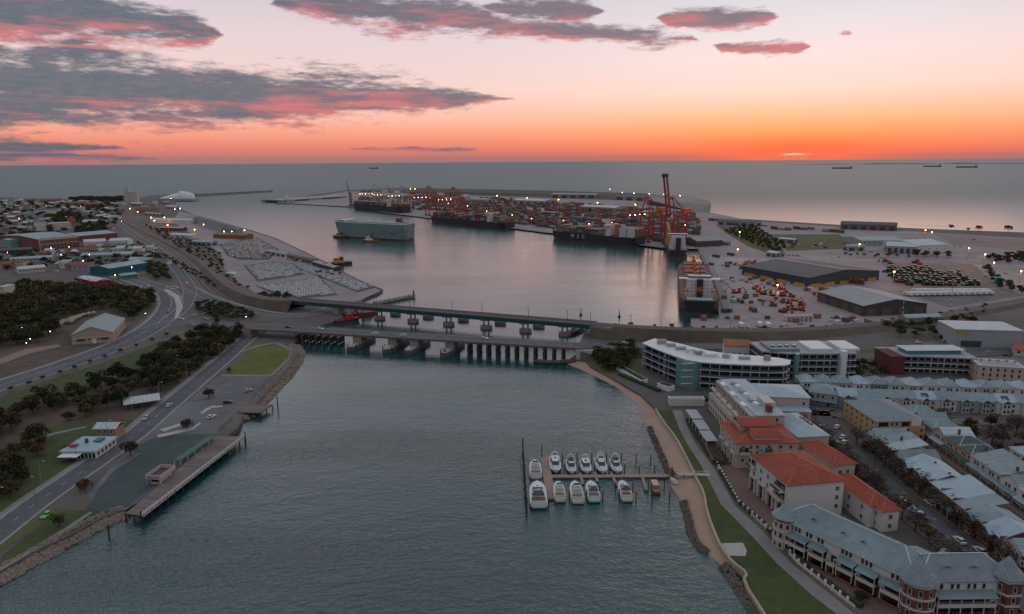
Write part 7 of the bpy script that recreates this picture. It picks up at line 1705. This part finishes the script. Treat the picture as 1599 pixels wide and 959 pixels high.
# north bank
nT += wood([(936, 548), (985, 545), (995, 556), (970, 580), (945, 582), (930, 565)], 4.6, ['dark', 'dark', 'olive'], .8, 1.25, 'dark tree beside the bridge end and the curved apartments', 'trees at the north bridge end')
for k in range(15):
    yy = 178 + k * 7.6
    tree(0, 0, 'bare' if k % 3 else 'brown', rnd.uniform(.85, 1.15), '%s bare street tree on the near kerb, counted from the near end' % ORD2(k), 'street trees on the near kerb', world=(130.2 + rnd.uniform(-.6, .6), yy, 2.0))
    if k < 14: tree(0, 0, 'bare' if k % 4 else 'rust', rnd.uniform(.8, 1.1), '%s bare street tree before the brick houses, counted from the near end' % ORD2(k), 'street trees on the far kerb', world=(145.3 + rnd.uniform(-.4, .4), yy + 3, 2.0))
nT += wood([(124, 288), (134, 284), (135, 312), (126, 318)], 6, ['bare', 'bare', 'brown'], .8, 1.05, 'bare brown tree in the car park at the head of the street', 'trees at the head of the street', True)
nT += wood([(124, 236), (131, 234), (131, 262), (124, 262)], 6, ['bare', 'bare', 'rust'], .8, 1.05, 'bare brown tree behind the narrow terracotta roof', 'trees behind the terracotta roofs', True)
nT += wood([(194, 303), (260, 292), (262, 258), (212, 255), (210, 266), (196, 270)], 7.0, ['bare', 'brown', 'rust', 'bare'], .8, 1.15, 'brown tree in the garden square right of the terraces', 'trees of the garden square', True)
nT += wood([(1380, 512), (1440, 505), (1510, 500), (1530, 515), (1500, 540), (1450, 525), (1400, 530)], 7.5, ['dark', 'olive', 'rust'], .6, 1.1, 'dark tree on the slope below the railway at right', 'trees below the railway')
nT += wood([(1335, 572), (1392, 572), (1392, 586), (1335, 590)], 5.5, ['olive', 'dark'], .6, .85, 'bush on the bank between glazed and brick apartments', 'bushes on the bank')
nT += wood([(1172, 352), (1228, 386), (1215, 397), (1190, 388), (1130, 362)], 8, ['olive', 'dark'], .6, .9, 'bush on the scrub strip of the north quay', 'bushes on the scrub strip')
nT += wood([(1430, 398), (1482, 400), (1482, 404), (1432, 403)], 9, ['dark'], .9, 1.2, 'round dark tree in front of the works halls', 'trees before the works halls')
nT += wood([(1535, 404), (1600, 396), (1600, 412), (1560, 412)], 8, ['dark', 'rust'], .8, 1.1, 'dark bush beside the curving port road', 'bushes by the port road')
nT += wood([(1535, 420), (1545, 418), (1560, 440), (1599, 455), (1599, 462), (1550, 448)], 8, ['dark', 'olive'], .7, 1.0, 'dark hedge bush at the right edge of the port', 'hedge at the right port edge')
nT += wood([(1318, 398), (1420, 402), (1420, 404), (1318, 401)], 12, ['dark', 'rust'], .6, .9, 'low bush before the columned works hall', 'bushes before the columned hall')
for k, (x, y, s) in enumerate(((1485, 358, 1.3), (1512, 361, .9), (1528, 361, 1.5), (1574, 362, 1.7))): tree(x, y, 'dark', s, '%s from the left of the lone trees on the ocean beach skyline' % ORD2(k), 'lone trees on the beach')
for x, y, lb in ((1255, 632, 'dark tree at the street corner by the pale corner house'), (1245, 625, 'dark tree beside the cream wing')): tree(x, y, 'dark', 1.1, lb)
for x, y in ((1360, 925), (1395, 930), (1345, 940)): tree(x, y, 'dark', .6, 'dark palm-like shrub in the garden of the turreted apartments', 'shrubs before the turreted apartments')
for k in range(16):
    t = k / 16; tree(1092 + 30 * t, 668 + 66 * t, 'dark', .32, 'clipped dark shrub along the promenade planting', 'promenade shrubs', name='shrub')

# the three hundred trees that show largest stand singly, the rest is distant scrub and woodland in one mass
REQ.sort(key=lambda q: (q[4] is not None, q[0].length / (q[2] * TV_SIZE[q[1]])))
for q in REQ[:300]: grow(*q)
LOWV = {k: [crown_mesh(i * 5 + 90, k, r, h, 130, .75, 6) for i in range(3)] for k, r, h in (('dark', 3.6, 6.5), ('olive', 3.4, 6.0), ('brown', 3.4, 6.0), ('red', 2.6, 4.2), ('bare', 4.2, 8.5), ('rust', 2.8, 4.6))}
LOWD = {k: [([tuple(v.co) for v in me.vertices], [tuple(f.vertices) for f in me.polygons]) for me in v] for k, v in LOWV.items()}
far = MB(); slot = {k: i for i, k in enumerate(LEAF)}
for p, kind, s, label, group, name in REQ[300:]:
    vs, fs = rnd.choice(LOWD[kind]); a = rnd.uniform(0, 6.28); c, sn = math.cos(a) * s, math.sin(a) * s
    far.add([(p.x + c * x - sn * y, p.y + sn * x + c * y, p.z + z * s) for x, y, z in vs], fs, slot[kind])
    far.cyl((p.x, p.y, p.z - .3), (p.x, p.y, p.z + 3.5 * s), .25 * s, .12 * s, 4, len(slot))
for v in LOWV.values():
    for me in v: bpy.data.meshes.remove(me)
if far.v: tag(far.build('distant_woodland', list(LEAF.values()) + [BARK]), 'dark distant trees and scrub massed on the hill, in town and port', 'woodland', kind='stuff')
nT = len(REQ)
# ---------------------------------------------------------------- vehicles
TYRE = M('tyre', (.015, .015, .016), .9, .1)
def car_bodies(mb, m=0, L=4.5, w=1.8):
    h = [(-L / 2, .35, .72), (-L / 2, .78, .74), (-L * .36, .92, .86), (L * .16, .95, .88), (L / 2 - .15, .78, .80), (L / 2, .35, .70)]
    prof = [(-L / 2, .30), (-L / 2, .82), (-L * .36, .95), (L * .17, .95), (L * .47, .78), (L / 2, .55), (L / 2, .30)]
    n = len(prof); mb.add([(x, -w / 2, z) for x, z in prof] + [(x, w / 2, z) for x, z in prof], [tuple(range(n)), tuple(range(2 * n - 1, n - 1, -1))] + [(i, n + i, n + (i + 1) % n, (i + 1) % n) for i in range(n)], m)
def car_cab(mb, m=0, L=4.5, w=1.8, wagon=False):
    x0, x1 = -L * (.46 if wagon else .40), L * .20
    mb.loft([[(x0, -w / 2 + .06, .93), (x1, -w / 2 + .06, .93), (x1, w / 2 - .06, .93), (x0, w / 2 - .06, .93)], [(x0 + .45, -w / 2 + .25, 1.42), (x1 - .85, -w / 2 + .25, 1.42), (x1 - .85, w / 2 - .25, 1.42), (x0 + .45, w / 2 - .25, 1.42)]], m)
def car_top(mb, m=0, L=4.5, w=1.8, wagon=False):
    x0, x1 = -L * (.46 if wagon else .40), L * .20
    mb.box(x0 + .42, x1 - .82, -w / 2 + .22, w / 2 - .22, 1.42, 1.47, m)
wheel_me = MB().cyl((0, -.1, 0), (0, .1, 0), .32, .32, 10).mesh('wheel', TYRE)
CARC = {'white': (.62, .62, .62), 'silver': (.36, .37, .39), 'black': (.015, .015, .017), 'red': (.30, .025, .02), 'green': (.10, .50, .03), 'blue': (.03, .06, .16), 'grey': (.13, .13, .14)}
HEADL = M('headlamp', (.8, .78, .7), .2, .05); TAILL = M('tail_lamp', (.35, .01, .01), .3, .05); TAILON = M('tail_lamp_lit', (1, .03, .02), emit=5)
CP = {}
def car(world, rz, colour, label, wagon=False, lit=False, L=4.5, group=None):
    k = (colour, wagon)
    if k not in CP:
        m = M('car_paint_' + colour, CARC[colour], .25, .05, 1, spec=.5)
        a, b, c = MB(), MB(), MB(); car_bodies(a); car_cab(b, 0, 4.5, 1.8, wagon); car_top(c, 0, 4.5, 1.8, wagon)
        CP[k] = (a.mesh('body', m), b.mesh('glasshouse', GLASS), c.mesh('car_roof', m))
    root = thing('car', label, 'car', world, rz, group)
    for nm, me in zip(('body', 'glasshouse', 'car_roof'), CP[k]): obj(nm, me, root)
    for x in (-1.4, 1.4):
        for y in (-.82, .82): obj('wheel', wheel_me, root, (x, y, .32))
    for y in (-.65, .65):
        MB().box(2.2, 2.27, y - .2, y + .2, .58, .74).build('headlight', HEADL, root); MB().box(-2.28, -2.2, y - .2, y + .2, .62, .8).build('tail_light', TAILON if lit else TAILL, root)
    return root
def hd(P, i): a, b = P[i], P[min(i + 1, len(P) - 1)]; return math.atan2(b[1] - a[1], b[0] - a[0])
def near_heading(P, p): i = min(range(len(P) - 1), key=lambda k: (P[k][0] - p.x) ** 2 + (P[k][1] - p.y) ** 2); return hd(P, i)
for px, py, col, P, fl, wg, lb, lit in ((264, 634, 'white', RIV, 0, 0, 'white car driving up the riverside road below the tree belt', 0), (228, 654, 'silver', RIV, 1, 1, 'silver wagon driving down the riverside road above the cafe', 0), (73, 806, 'green', RIV, 1, 0, 'bright green car on the riverside road at lower left', 0), (261, 488, 'red', HWY, 0, 0, 'dark red car in the middle of the highway bend', 0), (246, 513, 'silver', HWY, 0, 0, 'silver car on the highway below the bend', 0),
        (231, 447, 'white', HWY, 0, 0, 'white car with red lamps left on the highway', 1), (292, 442, 'white', QRD, 0, 0, 'white car on the link road above the junction', 1), (295, 448, 'red', QRD, 1, 0, 'red car on the link road at the junction', 1), (283, 499, 'white', JCT, 0, 0, 'white car leaving the junction for the bridge', 0), (303, 493, 'white', JCT, 1, 1, 'white van-like wagon at the junction mouth', 0), (300, 507, 'silver', JCT, 0, 0, 'silver car waiting in the near lane of the junction', 0), (322, 499, 'silver', JCT, 0, 0, 'silver car on the bridge approach', 0),
        (85, 404, 'red', HWY, 0, 0, 'red lamped car far up the highway, farthest in the queue', 1), (92, 408, 'red', HWY, 0, 0, 'red lamped car far up the highway, second in the queue', 1), (100, 411, 'red', HWY, 0, 0, 'red lamped car far up the highway, last in the queue', 1), (130, 413, 'white', HWY, 1, 0, 'white car coming down the highway by the teal warehouse', 0)):
    p = G(px, py, 2.2); h = near_heading(P, p); car((p.x, p.y, 2.13), h + (math.pi if fl else 0), col, lb, bool(wg), bool(lit))
for px, py, fl, lb in ((510, 509.5, 0, 'white car on the left part of the traffic bridge'), (601, 513, 1, 'white car second from the left on the traffic bridge'), (642, 516.2, 1, 'white car third from the left on the traffic bridge'), (763, 523.2, 0, 'white car on the middle of the traffic bridge'), (462, 506, 0, 'dark car at the left end of the traffic bridge')):
    p = G(px, py, BZ + .3); x = (p - bl).dot(ax); q = bl + ax * x + ay * (2.2 if not fl else -2.2); car((q.x, q.y, BZ + .07), brz + (math.pi if fl else 0), 'white' if px != 462 else 'black', lb)
for px, py, rz, col, wg, lb in ((356, 629, .1, 'black', 1, 'black wagon parked by the leaning tree in the car park'), (330, 652, 1.1, 'white', 0, 'white car parked at the island point in the car park'), (388, 611, .9, 'silver', 0, 'pale car parked by the rocks of the point'),
        (1281, 668, .9, 'silver', 0, 'silver car parked under bare trees at the head of the street'), (1307, 668, .9, 'white', 0, 'white car parked at the head of the street'), (1316, 684, .9, 'white', 0, 'white car in the row behind the pale roofed house, farthest'), (1318, 692, .9, 'white', 1, 'white wagon in the row behind the pale roofed house'), (1303, 693, .5, 'silver', 0, 'silver car nosing out of the row behind the pale roofed house'), (1310, 700, .4, 'white', 1, 'large white wagon nearest in the row behind the pale roofed house'),
        (1408, 783, -1.0, 'white', 0, 'white car first in the kerbside row behind the terracotta roofs'), (1419, 790, -1.0, 'silver', 0, 'silver car second in the kerbside row behind the terracotta roofs'), (1430, 800, -1.0, 'white', 0, 'white car third in the kerbside row behind the terracotta roofs'), (1441, 808, -1.0, 'grey', 0, 'grey car last in the kerbside row behind the terracotta roofs'),
        (1452, 787, 1.6, 'white', 1, 'white wagon parked before the brick houses'), (1537, 842, 1.6, 'white', 1, 'white wagon parked down the street near the turreted wing'), (1507, 822, 1.6, 'grey', 0, 'grey car parked in tree shade near the turreted wing'), (1498, 846, 1.6, 'white', 0, 'white car behind the roof of the turreted wing, left one'), (1530, 862, 1.6, 'white', 0, 'white car behind the roof of the turreted wing, right one'), (1530, 634, -.1, 'white', 0, 'white car before the front terrace row'), (1480, 632, -.1, 'silver', 0, 'silver car before the front terrace row'),
        (1434, 536, .2, 'white', 0, 'white car in the shop car park, left one'), (1476, 533, .2, 'white', 1, 'white wagon in the shop car park'), (1402, 547, .2, 'black', 0, 'dark car at the corner of the brick apartments'), (1500, 545, .1, 'white', 0, 'white car in front of the shop car park'), (1545, 551, .1, 'silver', 0, 'silver car in the shop car park, right one'), (976, 537, 0, 'white', 0, 'white car on the road behind the curved apartments'), (1572, 556, -.4, 'red', 0, 'red car parked before the red roofed shop')):
    p = G(px, py, 2.2); z = 2.22 if px > 1000 else 2.15
    if px == 976: z = 7.2; p = G(px, py, z)
    car((p.x, p.y, z), rz, col, lb, bool(wg))
# new cars in the quay lots: nearest three hundred one by one, the rest as a mass
def lot_car_mesh():
    mb = MB(); car_bodies(mb, 0); car_cab(mb, 1); car_top(mb, 0)
    for x in (-1.4, 1.4): mb.box(x - .3, x + .3, -.88, .88, 0, .5, 2)
    return mb
LOTW = M('lot_car_white', (.76, .77, .79), .3, .04); LOTS = M('lot_car_silver', (.33, .36, .38), .3, .04); LOTD = M('lot_car_dark', (.05, .05, .06), .3, .04)
lm = {k: lot_car_mesh().mesh('parked_new_car', [m, GLASS, TYRE]) for k, m in (('w', LOTW), ('s', LOTS), ('d', LOTD))}
spots = []
for pts, mixd, rot in (([(402, 447), (470, 439), (496, 434), (522, 460), (468, 464), (430, 458)], 'wwwwww', .0), ([(387, 417), (425, 411), (456, 414), (472, 428), (404, 437)], 'wwwwws', .0), ([(346, 381), (372, 376), (400, 373), (432, 390), (418, 404), (375, 404), (358, 398)], 'wwsdsd', .1), ([(463, 418), (480, 415), (582, 449), (558, 454)], 'wwswww', .0)):
    P = [G2(x, y) for x, y in pts]; a = Vector(P[0]); d = (Vector(P[1]) - a).normalized() if rot != .1 else Vector((1, 0)); nq = Vector((-d.y, d.x)); X = [Vector(p) - a for p in P]
    us = [v.dot(d) for v in X]; vs = [v.dot(nq) for v in X]; i = 0; v = min(vs)
    while v < max(vs):
        u = min(us)
        while u < max(us):
            q = a + d * u + nq * v
            if inside((q.x, q.y), P) and rnd.random() < .93: spots.append((q.x, q.y, math.atan2(nq.y, nq.x) + .0, rnd.choice(mixd)))
            u += 2.75
        i += 1; v += 5.2 if i % 2 else 6.8
spots.sort(key=lambda s: s[0] ** 2 + s[1] ** 2)
for x, y, r, k in spots[:300]: tag(obj('parked_new_car', lm[k], None, (x, y, 2.06), r), 'new car parked bumper to bumper in the south quay lot', 'car', 'new cars in the quay lot')
mass = MB(); base_ = lot_car_mesh()
for x, y, r, k in spots[300:]:
    c, s = math.cos(r), math.sin(r); o = {'w': 0, 's': 3, 'd': 4}[k]; n0 = len(mass.v)
    mass.v += [(x + c * a - s * b, y + s * a + c * b, z + 2.06) for a, b, z in base_.v]; mass.f += [tuple(i + n0 for i in f) for f in base_.f]; mass.mi += [m if m else o for m in base_.mi]
if mass.v: tag(mass.build('parked_new_cars', [LOTW, GLASS, TYRE, LOTS, LOTD]), 'mass of new cars in the farther south quay lots', 'cars', kind='stuff')
# tractors and machines on the north quay
def machine(mat):
    mb = MB(); mb.box(-.2, 2.2, -.55, .55, .8, 1.7, 0); mb.box(-1.4, -.2, -.8, .8, .9, 2.0, 0); mb.box(-1.5, -.1, -.85, .85, 2.0, 2.9, 1); mb.box(-1.6, 0, -.95, .95, 2.9, 3.05, 3)
    for x, r in ((-1.1, .85), (1.6, .6)):
        for y in (-1.0, 1.0): mb.cyl((x, y - .22, r), (x, y + .22, r), r, r, 9, 2)
    return mb.mesh('tractor', [mat, GLASS, TYRE, M('cab_cream', (.55, .50, .38), .6)])
TR = [machine(m) for m in (M('tractor_green', (.03, .09, .03), .5), M('tractor_red', (.30, .04, .03), .5), M('tractor_orange', (.42, .16, .03), .5), M('tractor_black', (.03, .028, .03), .5), M('tractor_white', (.5, .48, .46), .5))]
A, B, C_ = G(1412, 446), G(1522, 446), G(1378, 420)
k = 0
for r in range(9):
    for i in range(14):
        if rnd.random() < .16 or (i > 9 and r > 5): continue
        kind = rnd.choice((0, 0, 0, 0, 3)) if i < 6 else rnd.choice((1, 1, 2, 3, 4, 0))
        p = A.lerp(B, (i + .35 * (r % 2)) / 13) + (C_ - A) * (r / 8); tag(obj('tractor', TR[kind], None, (p.x + rnd.uniform(-1.5, 1.5), p.y + rnd.uniform(-1, 1), 2.06), 2.2 + rnd.uniform(-.25, .25), rnd.uniform(1.25, 1.75)), ('green or black' if i < 6 else 'red, orange or pale') + ' tractor parked in the rows of farm machines on the north quay', 'tractor', 'green tractors on the north quay' if i < 6 else 'red tractors on the north quay')
def truck(px, py, rz, label, mat, group=None, L=9, z=2.0):
    root = thing('truck', label, 'truck', G(px, py, z), rz, group)
    MB().box(L / 2 - 2, L / 2, -1.2, 1.2, .6, 3.0).build('cab', mat, root); MB().box(L / 2 - .5, L / 2 + .03, -1.1, 1.1, 1.7, 2.7).build('windscreen', GLASS, root); MB().box(-L / 2, L / 2 - 2.2, -1.25, 1.25, 1.0, 3.6).build('cargo_box', mat, root); MB().box(-L / 2, L / 2, -.5, .5, .5, 1.0).build('chassis', DARKSTEEL, root)
    for x in (-L / 2 + 1, -L / 2 + 2.2, L / 2 - 1.2):
        for y in (-1.05, 1.05): obj('wheel', wheel_me, root, (x, y, .5), 0, 1.5)
for i in range(15): truck(1417 + i * 9, 462 - i * .15, 1.9, '%s truck from the left in the near white row behind the grey warehouse' % ORD[i], WHITE, 'white trucks in a row')
for i in range(13): truck(1430 + i * 9, 457, 1.9, '%s truck from the left in the far white row behind the grey warehouse' % ORD[i], WHITE, 'second row of white trucks')
for px, py, lb, m in ((1157, 511, 'white truck standing at the railway fence, left one', WHITE), (1186, 510, 'white truck standing at the railway fence, middle one', WHITE), (1199, 511, 'white truck standing at the railway fence, right one', WHITE), (1118, 402, 'blue truck on the quay beside the cargo ship', M('truck_blue', (.03, .06, .12), .5)), (1141, 399, 'dark blue truck by the scrub strip', M('truck_blue', (.03, .06, .12))), (1355, 506, 'teal topped truck by the railway below the grey warehouse', TEAL)): truck(px, py, 1.4 if py > 480 else 2.0, lb, m, None, 12 if py < 480 else 9)
# red machine and pipe stacks on the quay
REDM = M('machine_red', (.36, .045, .03), .5)
def digger(px, py, rz, label, m, group):
    root = thing('excavator', label, 'machine', G(px, py), rz, group, 1.3)
    for y in (-1.1, 1.1): MB().box(-2, 2, y - .35, y + .35, 0, .9).build('track', TYRE, root)
    MB().box(-2.2, 1.6, -1.3, 1.3, 1.0, 2.2).build('body', m, root); MB().box(-.2, 1.5, .2, 1.3, 2.2, 3.3).build('cab', GLASS, root); MB().bar((1.2, -.4, 1.8), (4, -.4, 4.6), .5).build('boom', m, root); MB().bar((4, -.4, 4.6), (6.2, -.4, 1.8), .4).build('stick', m, root); MB().box(5.8, 6.8, -1, .2, .6, 1.8).build('bucket', DARKSTEEL, root)
for i, (x, y) in enumerate(((1211, 447), (1218, 452), (1226, 457), (1206, 462), (1222, 463), (1236, 464), (1207, 478), (1222, 472), (1232, 474), (1242, 476), (1252, 478), (1228, 484), (1240, 484), (1252, 485), (1222, 488), (1147, 458), (1152, 457), (1180, 452), (1185, 456), (1192, 460), (1158, 420), (1164, 414), (1172, 424), (1190, 420), (1390, 412), (1382, 409), (1428, 411), (1436, 413), (1402, 441), (1170, 430), (1186, 431), (1196, 434), (1176, 412))):
    digger(x, y, rnd.uniform(0, 6), 'red or orange digger parked among the machines on the open quay', REDM if i % 3 else CRANEORANGE, 'diggers on the quay')
pipe = MB(); 
for k in range(2): pipe.cyl((0, -3, 1 + 2 * k), (0, 3, 1 + 2 * k), 1, 1, 10)
rack = MB().cyl((0, -2.6, 1.1), (0, 2.6, 1.1), 1.1, 1.1, 10).mesh('pipe_section', M('pipe_pink_white', (.55, .40, .38), .6))
for i in range(7):
    for q in range(2):
        p = G(1227 + i * 6.6, 501 - i * .1); tag(obj('pipe_section', rack, None, (p.x, p.y, 2 + q * 2.2)), 'pale pipe section in the stacked row on the near quay', 'pipe', 'stacked pipe sections')
for i in range(10):
    p = G(1277 + (i % 5) * 3.4, 464 - (i // 5) * 2); tag(obj('drum_crate', MB().box(-1.2, 1.2, -1.2, 1.2, 0, 2.2).box(-1.3, 1.3, -1.3, 1.3, 2.2, 2.4).mesh('drum_crate', YELLOW), None, p, .1), 'yellow crate in the stack left of the grey warehouse', 'crate', 'yellow crates')
# scattered parked cars, pallets and crates
for grp, lb, pts in (('cars parked about the port', 'car parked about the sheds of the north quay', [(1225, 398), (1232, 399), (1239, 399), (1246, 400), (1253, 400), (1300, 402), (1310, 402), (1450, 388), (1458, 388), (1466, 388), (1474, 387), (1490, 384), (1500, 385), (1320, 396), (1330, 395), (1290, 380), (1280, 384), (1270, 386), (1470, 436), (1540, 432), (1548, 436), (1570, 428), (1300, 498), (1312, 497), (1324, 500), (1200, 508), (1226, 508), (1250, 507), (1420, 372), (1432, 373), (1500, 372), (1520, 375), (1546, 377)]),
                     ('cars parked about the town', 'car parked among the sheds of the left town', [(96, 412), (110, 416), (126, 420), (140, 427), (88, 424), (60, 416), (52, 424), (40, 414), (205, 428), (214, 430), (196, 428), (236, 424), (240, 430), (14, 404), (30, 405), (130, 390), (140, 390), (150, 390), (160, 389), (210, 388), (216, 391), (170, 402), (180, 402), (104, 394), (98, 391)])):
    for x, y in pts: p = G(x, y); tag(obj('parked_car', lm[rnd.choice('wwssd')], None, (p.x, p.y, 2.14), rnd.choice((0, 1.57, .4)) + rnd.uniform(-.1, .1)), lb, 'car', grp)
crate = MB(); crate.box(-1.1, 1.1, -.9, .9, .15, 1.5, 0)
for x in (-.9, 0, .9): crate.box(x - .12, x + .12, -.95, .95, 0, .15, 1)
crm = [crate.mesh('cargo_pallet', [m, TIMBER]) for m in (M('pallet_wrap_white', (.45, .43, .43), .6), M('pallet_rust', (.24, .10, .06), .8), M('pallet_dark', (.08, .07, .07), .8))]
for cx, cy, n, sp in ((1150, 440, 14, 14), (1180, 470, 16, 16), (1130, 415, 12, 10), (1265, 455, 10, 10), (1300, 503, 8, 12), (1205, 415, 14, 14), (1160, 490, 10, 14), (1400, 395, 10, 20), (1260, 384, 10, 16), (480, 408, 10, 9), (520, 428, 8, 8)):
    for k in range(n):
        p = G(cx, cy) + Vector((rnd.gauss(0, sp), rnd.gauss(0, sp * .8), 0))
        tag(obj('cargo_pallet', rnd.choice(crm), None, (p.x, p.y, 2.1), rnd.uniform(0, 3), rnd.uniform(1.2, 2.2)), 'wrapped cargo pallet standing about on the quay paving', 'pallet', 'cargo pallets on the quays')
# ---------------------------------------------------------------- street lamps and masts
lp_pole = MB().cyl((0, 0, 0), (0, 0, 9), .11, .07, 6).mesh('pole', STEEL); lp_arm = MB().bar((0, 0, 9), (1.8, 0, 9.4), .1).mesh('arm', STEEL); lp_head = MB().box(1.6, 2.5, -.18, .18, 9.3, 9.5).mesh('lamp_head', PALECONC)
bb = bulb(.35); m_ = MB(); m_.v, m_.f, m_.mi = bb.v, bb.f, bb.mi; lp_on = m_.mesh('lamp', LAMPW)
def street_lamp(p, rz, label, group, lit=False, s=1.0):
    root = thing('street_lamp', label, 'street lamp', p, rz, group, s); obj('pole', lp_pole, root); obj('arm', lp_arm, root); obj('lamp_head', lp_head, root)
    if lit: obj('lamp', lp_on, root, (2.0, 0, 9.0))
for i in range(4, len(RIV) - 2, 4):
    q = offset(RIV, 8.3)[i]; street_lamp((q[0], q[1], 2.1), hd(RIV, i) - math.pi / 2, '%s lamp up the tree side of the riverside road, from the near end' % ORD[i // 4 - 1], 'lamps of the riverside road')
for i in range(4, len(HWY) - 14, 3):
    q = offset(HWY, -10.6)[i]; street_lamp((q[0], q[1], 2.1), hd(HWY, i) + math.pi / 2, '%s street lamp along the river side of the highway from the left' % ORD[i // 3 - 1], 'lamps of the highway')
for k in range(9):
    q = bl + ax * (12 + k * BL / 9) + ay * (HW - .4); street_lamp((q.x, q.y, BZ + .18), brz - math.pi / 2, '%s lamp standard from the left on the traffic bridge' % ORD[k], 'lamps of the traffic bridge', s=.8)
for k in range(6): street_lamp((131.5, 186 + k * 18, 2.1), 0, '%s street lamp among the bare street trees, counted from the near end' % ORD[k], 'lamps of the tree lined street', s=.7)
for i, (x, y) in enumerate(((22, 532), (60, 531), (78, 527), (51, 538), (45, 545), (226, 498), (386, 503), (35, 520))): street_lamp(G(x, y), rnd.uniform(0, 6), 'short lit path lamp on the terraces of the wooded hill', 'path lamps on the hill', True, .45)
for px, py, lb in ((280, 584, 'tall green light pole in the tree belt'), (57, 790, 'tall green light pole on the left lawn verge'), (344, 565, 'tall pale pole beside the riverside road near the bridge')):
    root = thing('light_pole', lb, 'street lamp', G(px, py)); MB().cyl((0, 0, 0), (0, 0, 11), .13, .08).build('pole', M('pole_green', (.08, .20, .10), .6), root); MB().box(-.6, .6, -.15, .15, 11, 11.2).build('lamp_head', STEEL, root)
for px, py, lb in ((1408, 503, 'left of two red and white banded chimney masts by the railway'), (1483, 489, 'right of two red and white banded chimney masts by the railway')):
    root = thing('banded_mast', lb, 'mast', G(px, py))
    for k in range(12): MB().cyl((0, 0, k * 2.0), (0, 0, k * 2.0 + 2.0), .22, .2).build('mast_section', WHITE if k % 2 else RED, root)
root = thing('water_tank', 'turquoise tank beside the hedge near the right edge of the port', 'tank', G(1559, 443)); MB().cyl((0, 0, 0), (0, 0, 6), 4, 4, 14).build('shell', M('tank_turquoise', (.02, .22, .26), .5), root); MB().cyl((0, 0, 6), (0, 0, 7), 4.1, .3, 14).build('lid', M('tank_turquoise', (.02, .22, .26)), root)
# channel buoys and floating markers by the rail bridge
for px, py, lb in ((907, 492, 'dark channel marker left of two beyond the rail bridge'), (967, 495, 'dark channel marker right of two beyond the rail bridge')):
    root = thing('channel_marker', lb, 'buoy', G(px, py, 0)); MB().cyl((0, 0, -1), (0, 0, 1), 1.2, 1.1, 8).build('float', HULLBLACK, root); MB().cyl((0, 0, 1), (0, 0, 5), .5, .2, 6).build('tower', HULLBLACK, root); MB().cyl((0, 0, 5), (0, 0, 6), .5, .1, 6).build('topmark', HULLBLACK, root)
# distant island
mb = MB(); a, b = G(1180, 250.2, 0), G(1750, 246.8, 0); n = 40; top, bot = [], []
D_ = 19000.0
for i in range(n + 1):
    az_ = math.atan2(ray(1215 + 560 * i / n, 250).x, ray(1215 + 560 * i / n, 250).y); h = (11 + 12 * math.sin(i * .37) ** 2 + 6 * math.sin(i * 1.3)) * min(1, i / 9, (n - i) / 4)
    top.append((math.sin(az_) * (D_ + 400), math.cos(az_) * (D_ + 400), max(h, -2))); bot.append((math.sin(az_) * D_, math.cos(az_) * D_, -3))
mb.loft([bot, top, [(x * 1.05, y * 1.05, -3) for x, y, z in top]], 0, False, False); struct(mb.build('island', M('far_island', (.13, .10, .10), .95)))  # island base colour lightened to stand in for distance haze
print('TREES', nT, 'LOT', len(spots), 'OBJ', len(bpy.data.objects), 'CONT', NCONT[0])
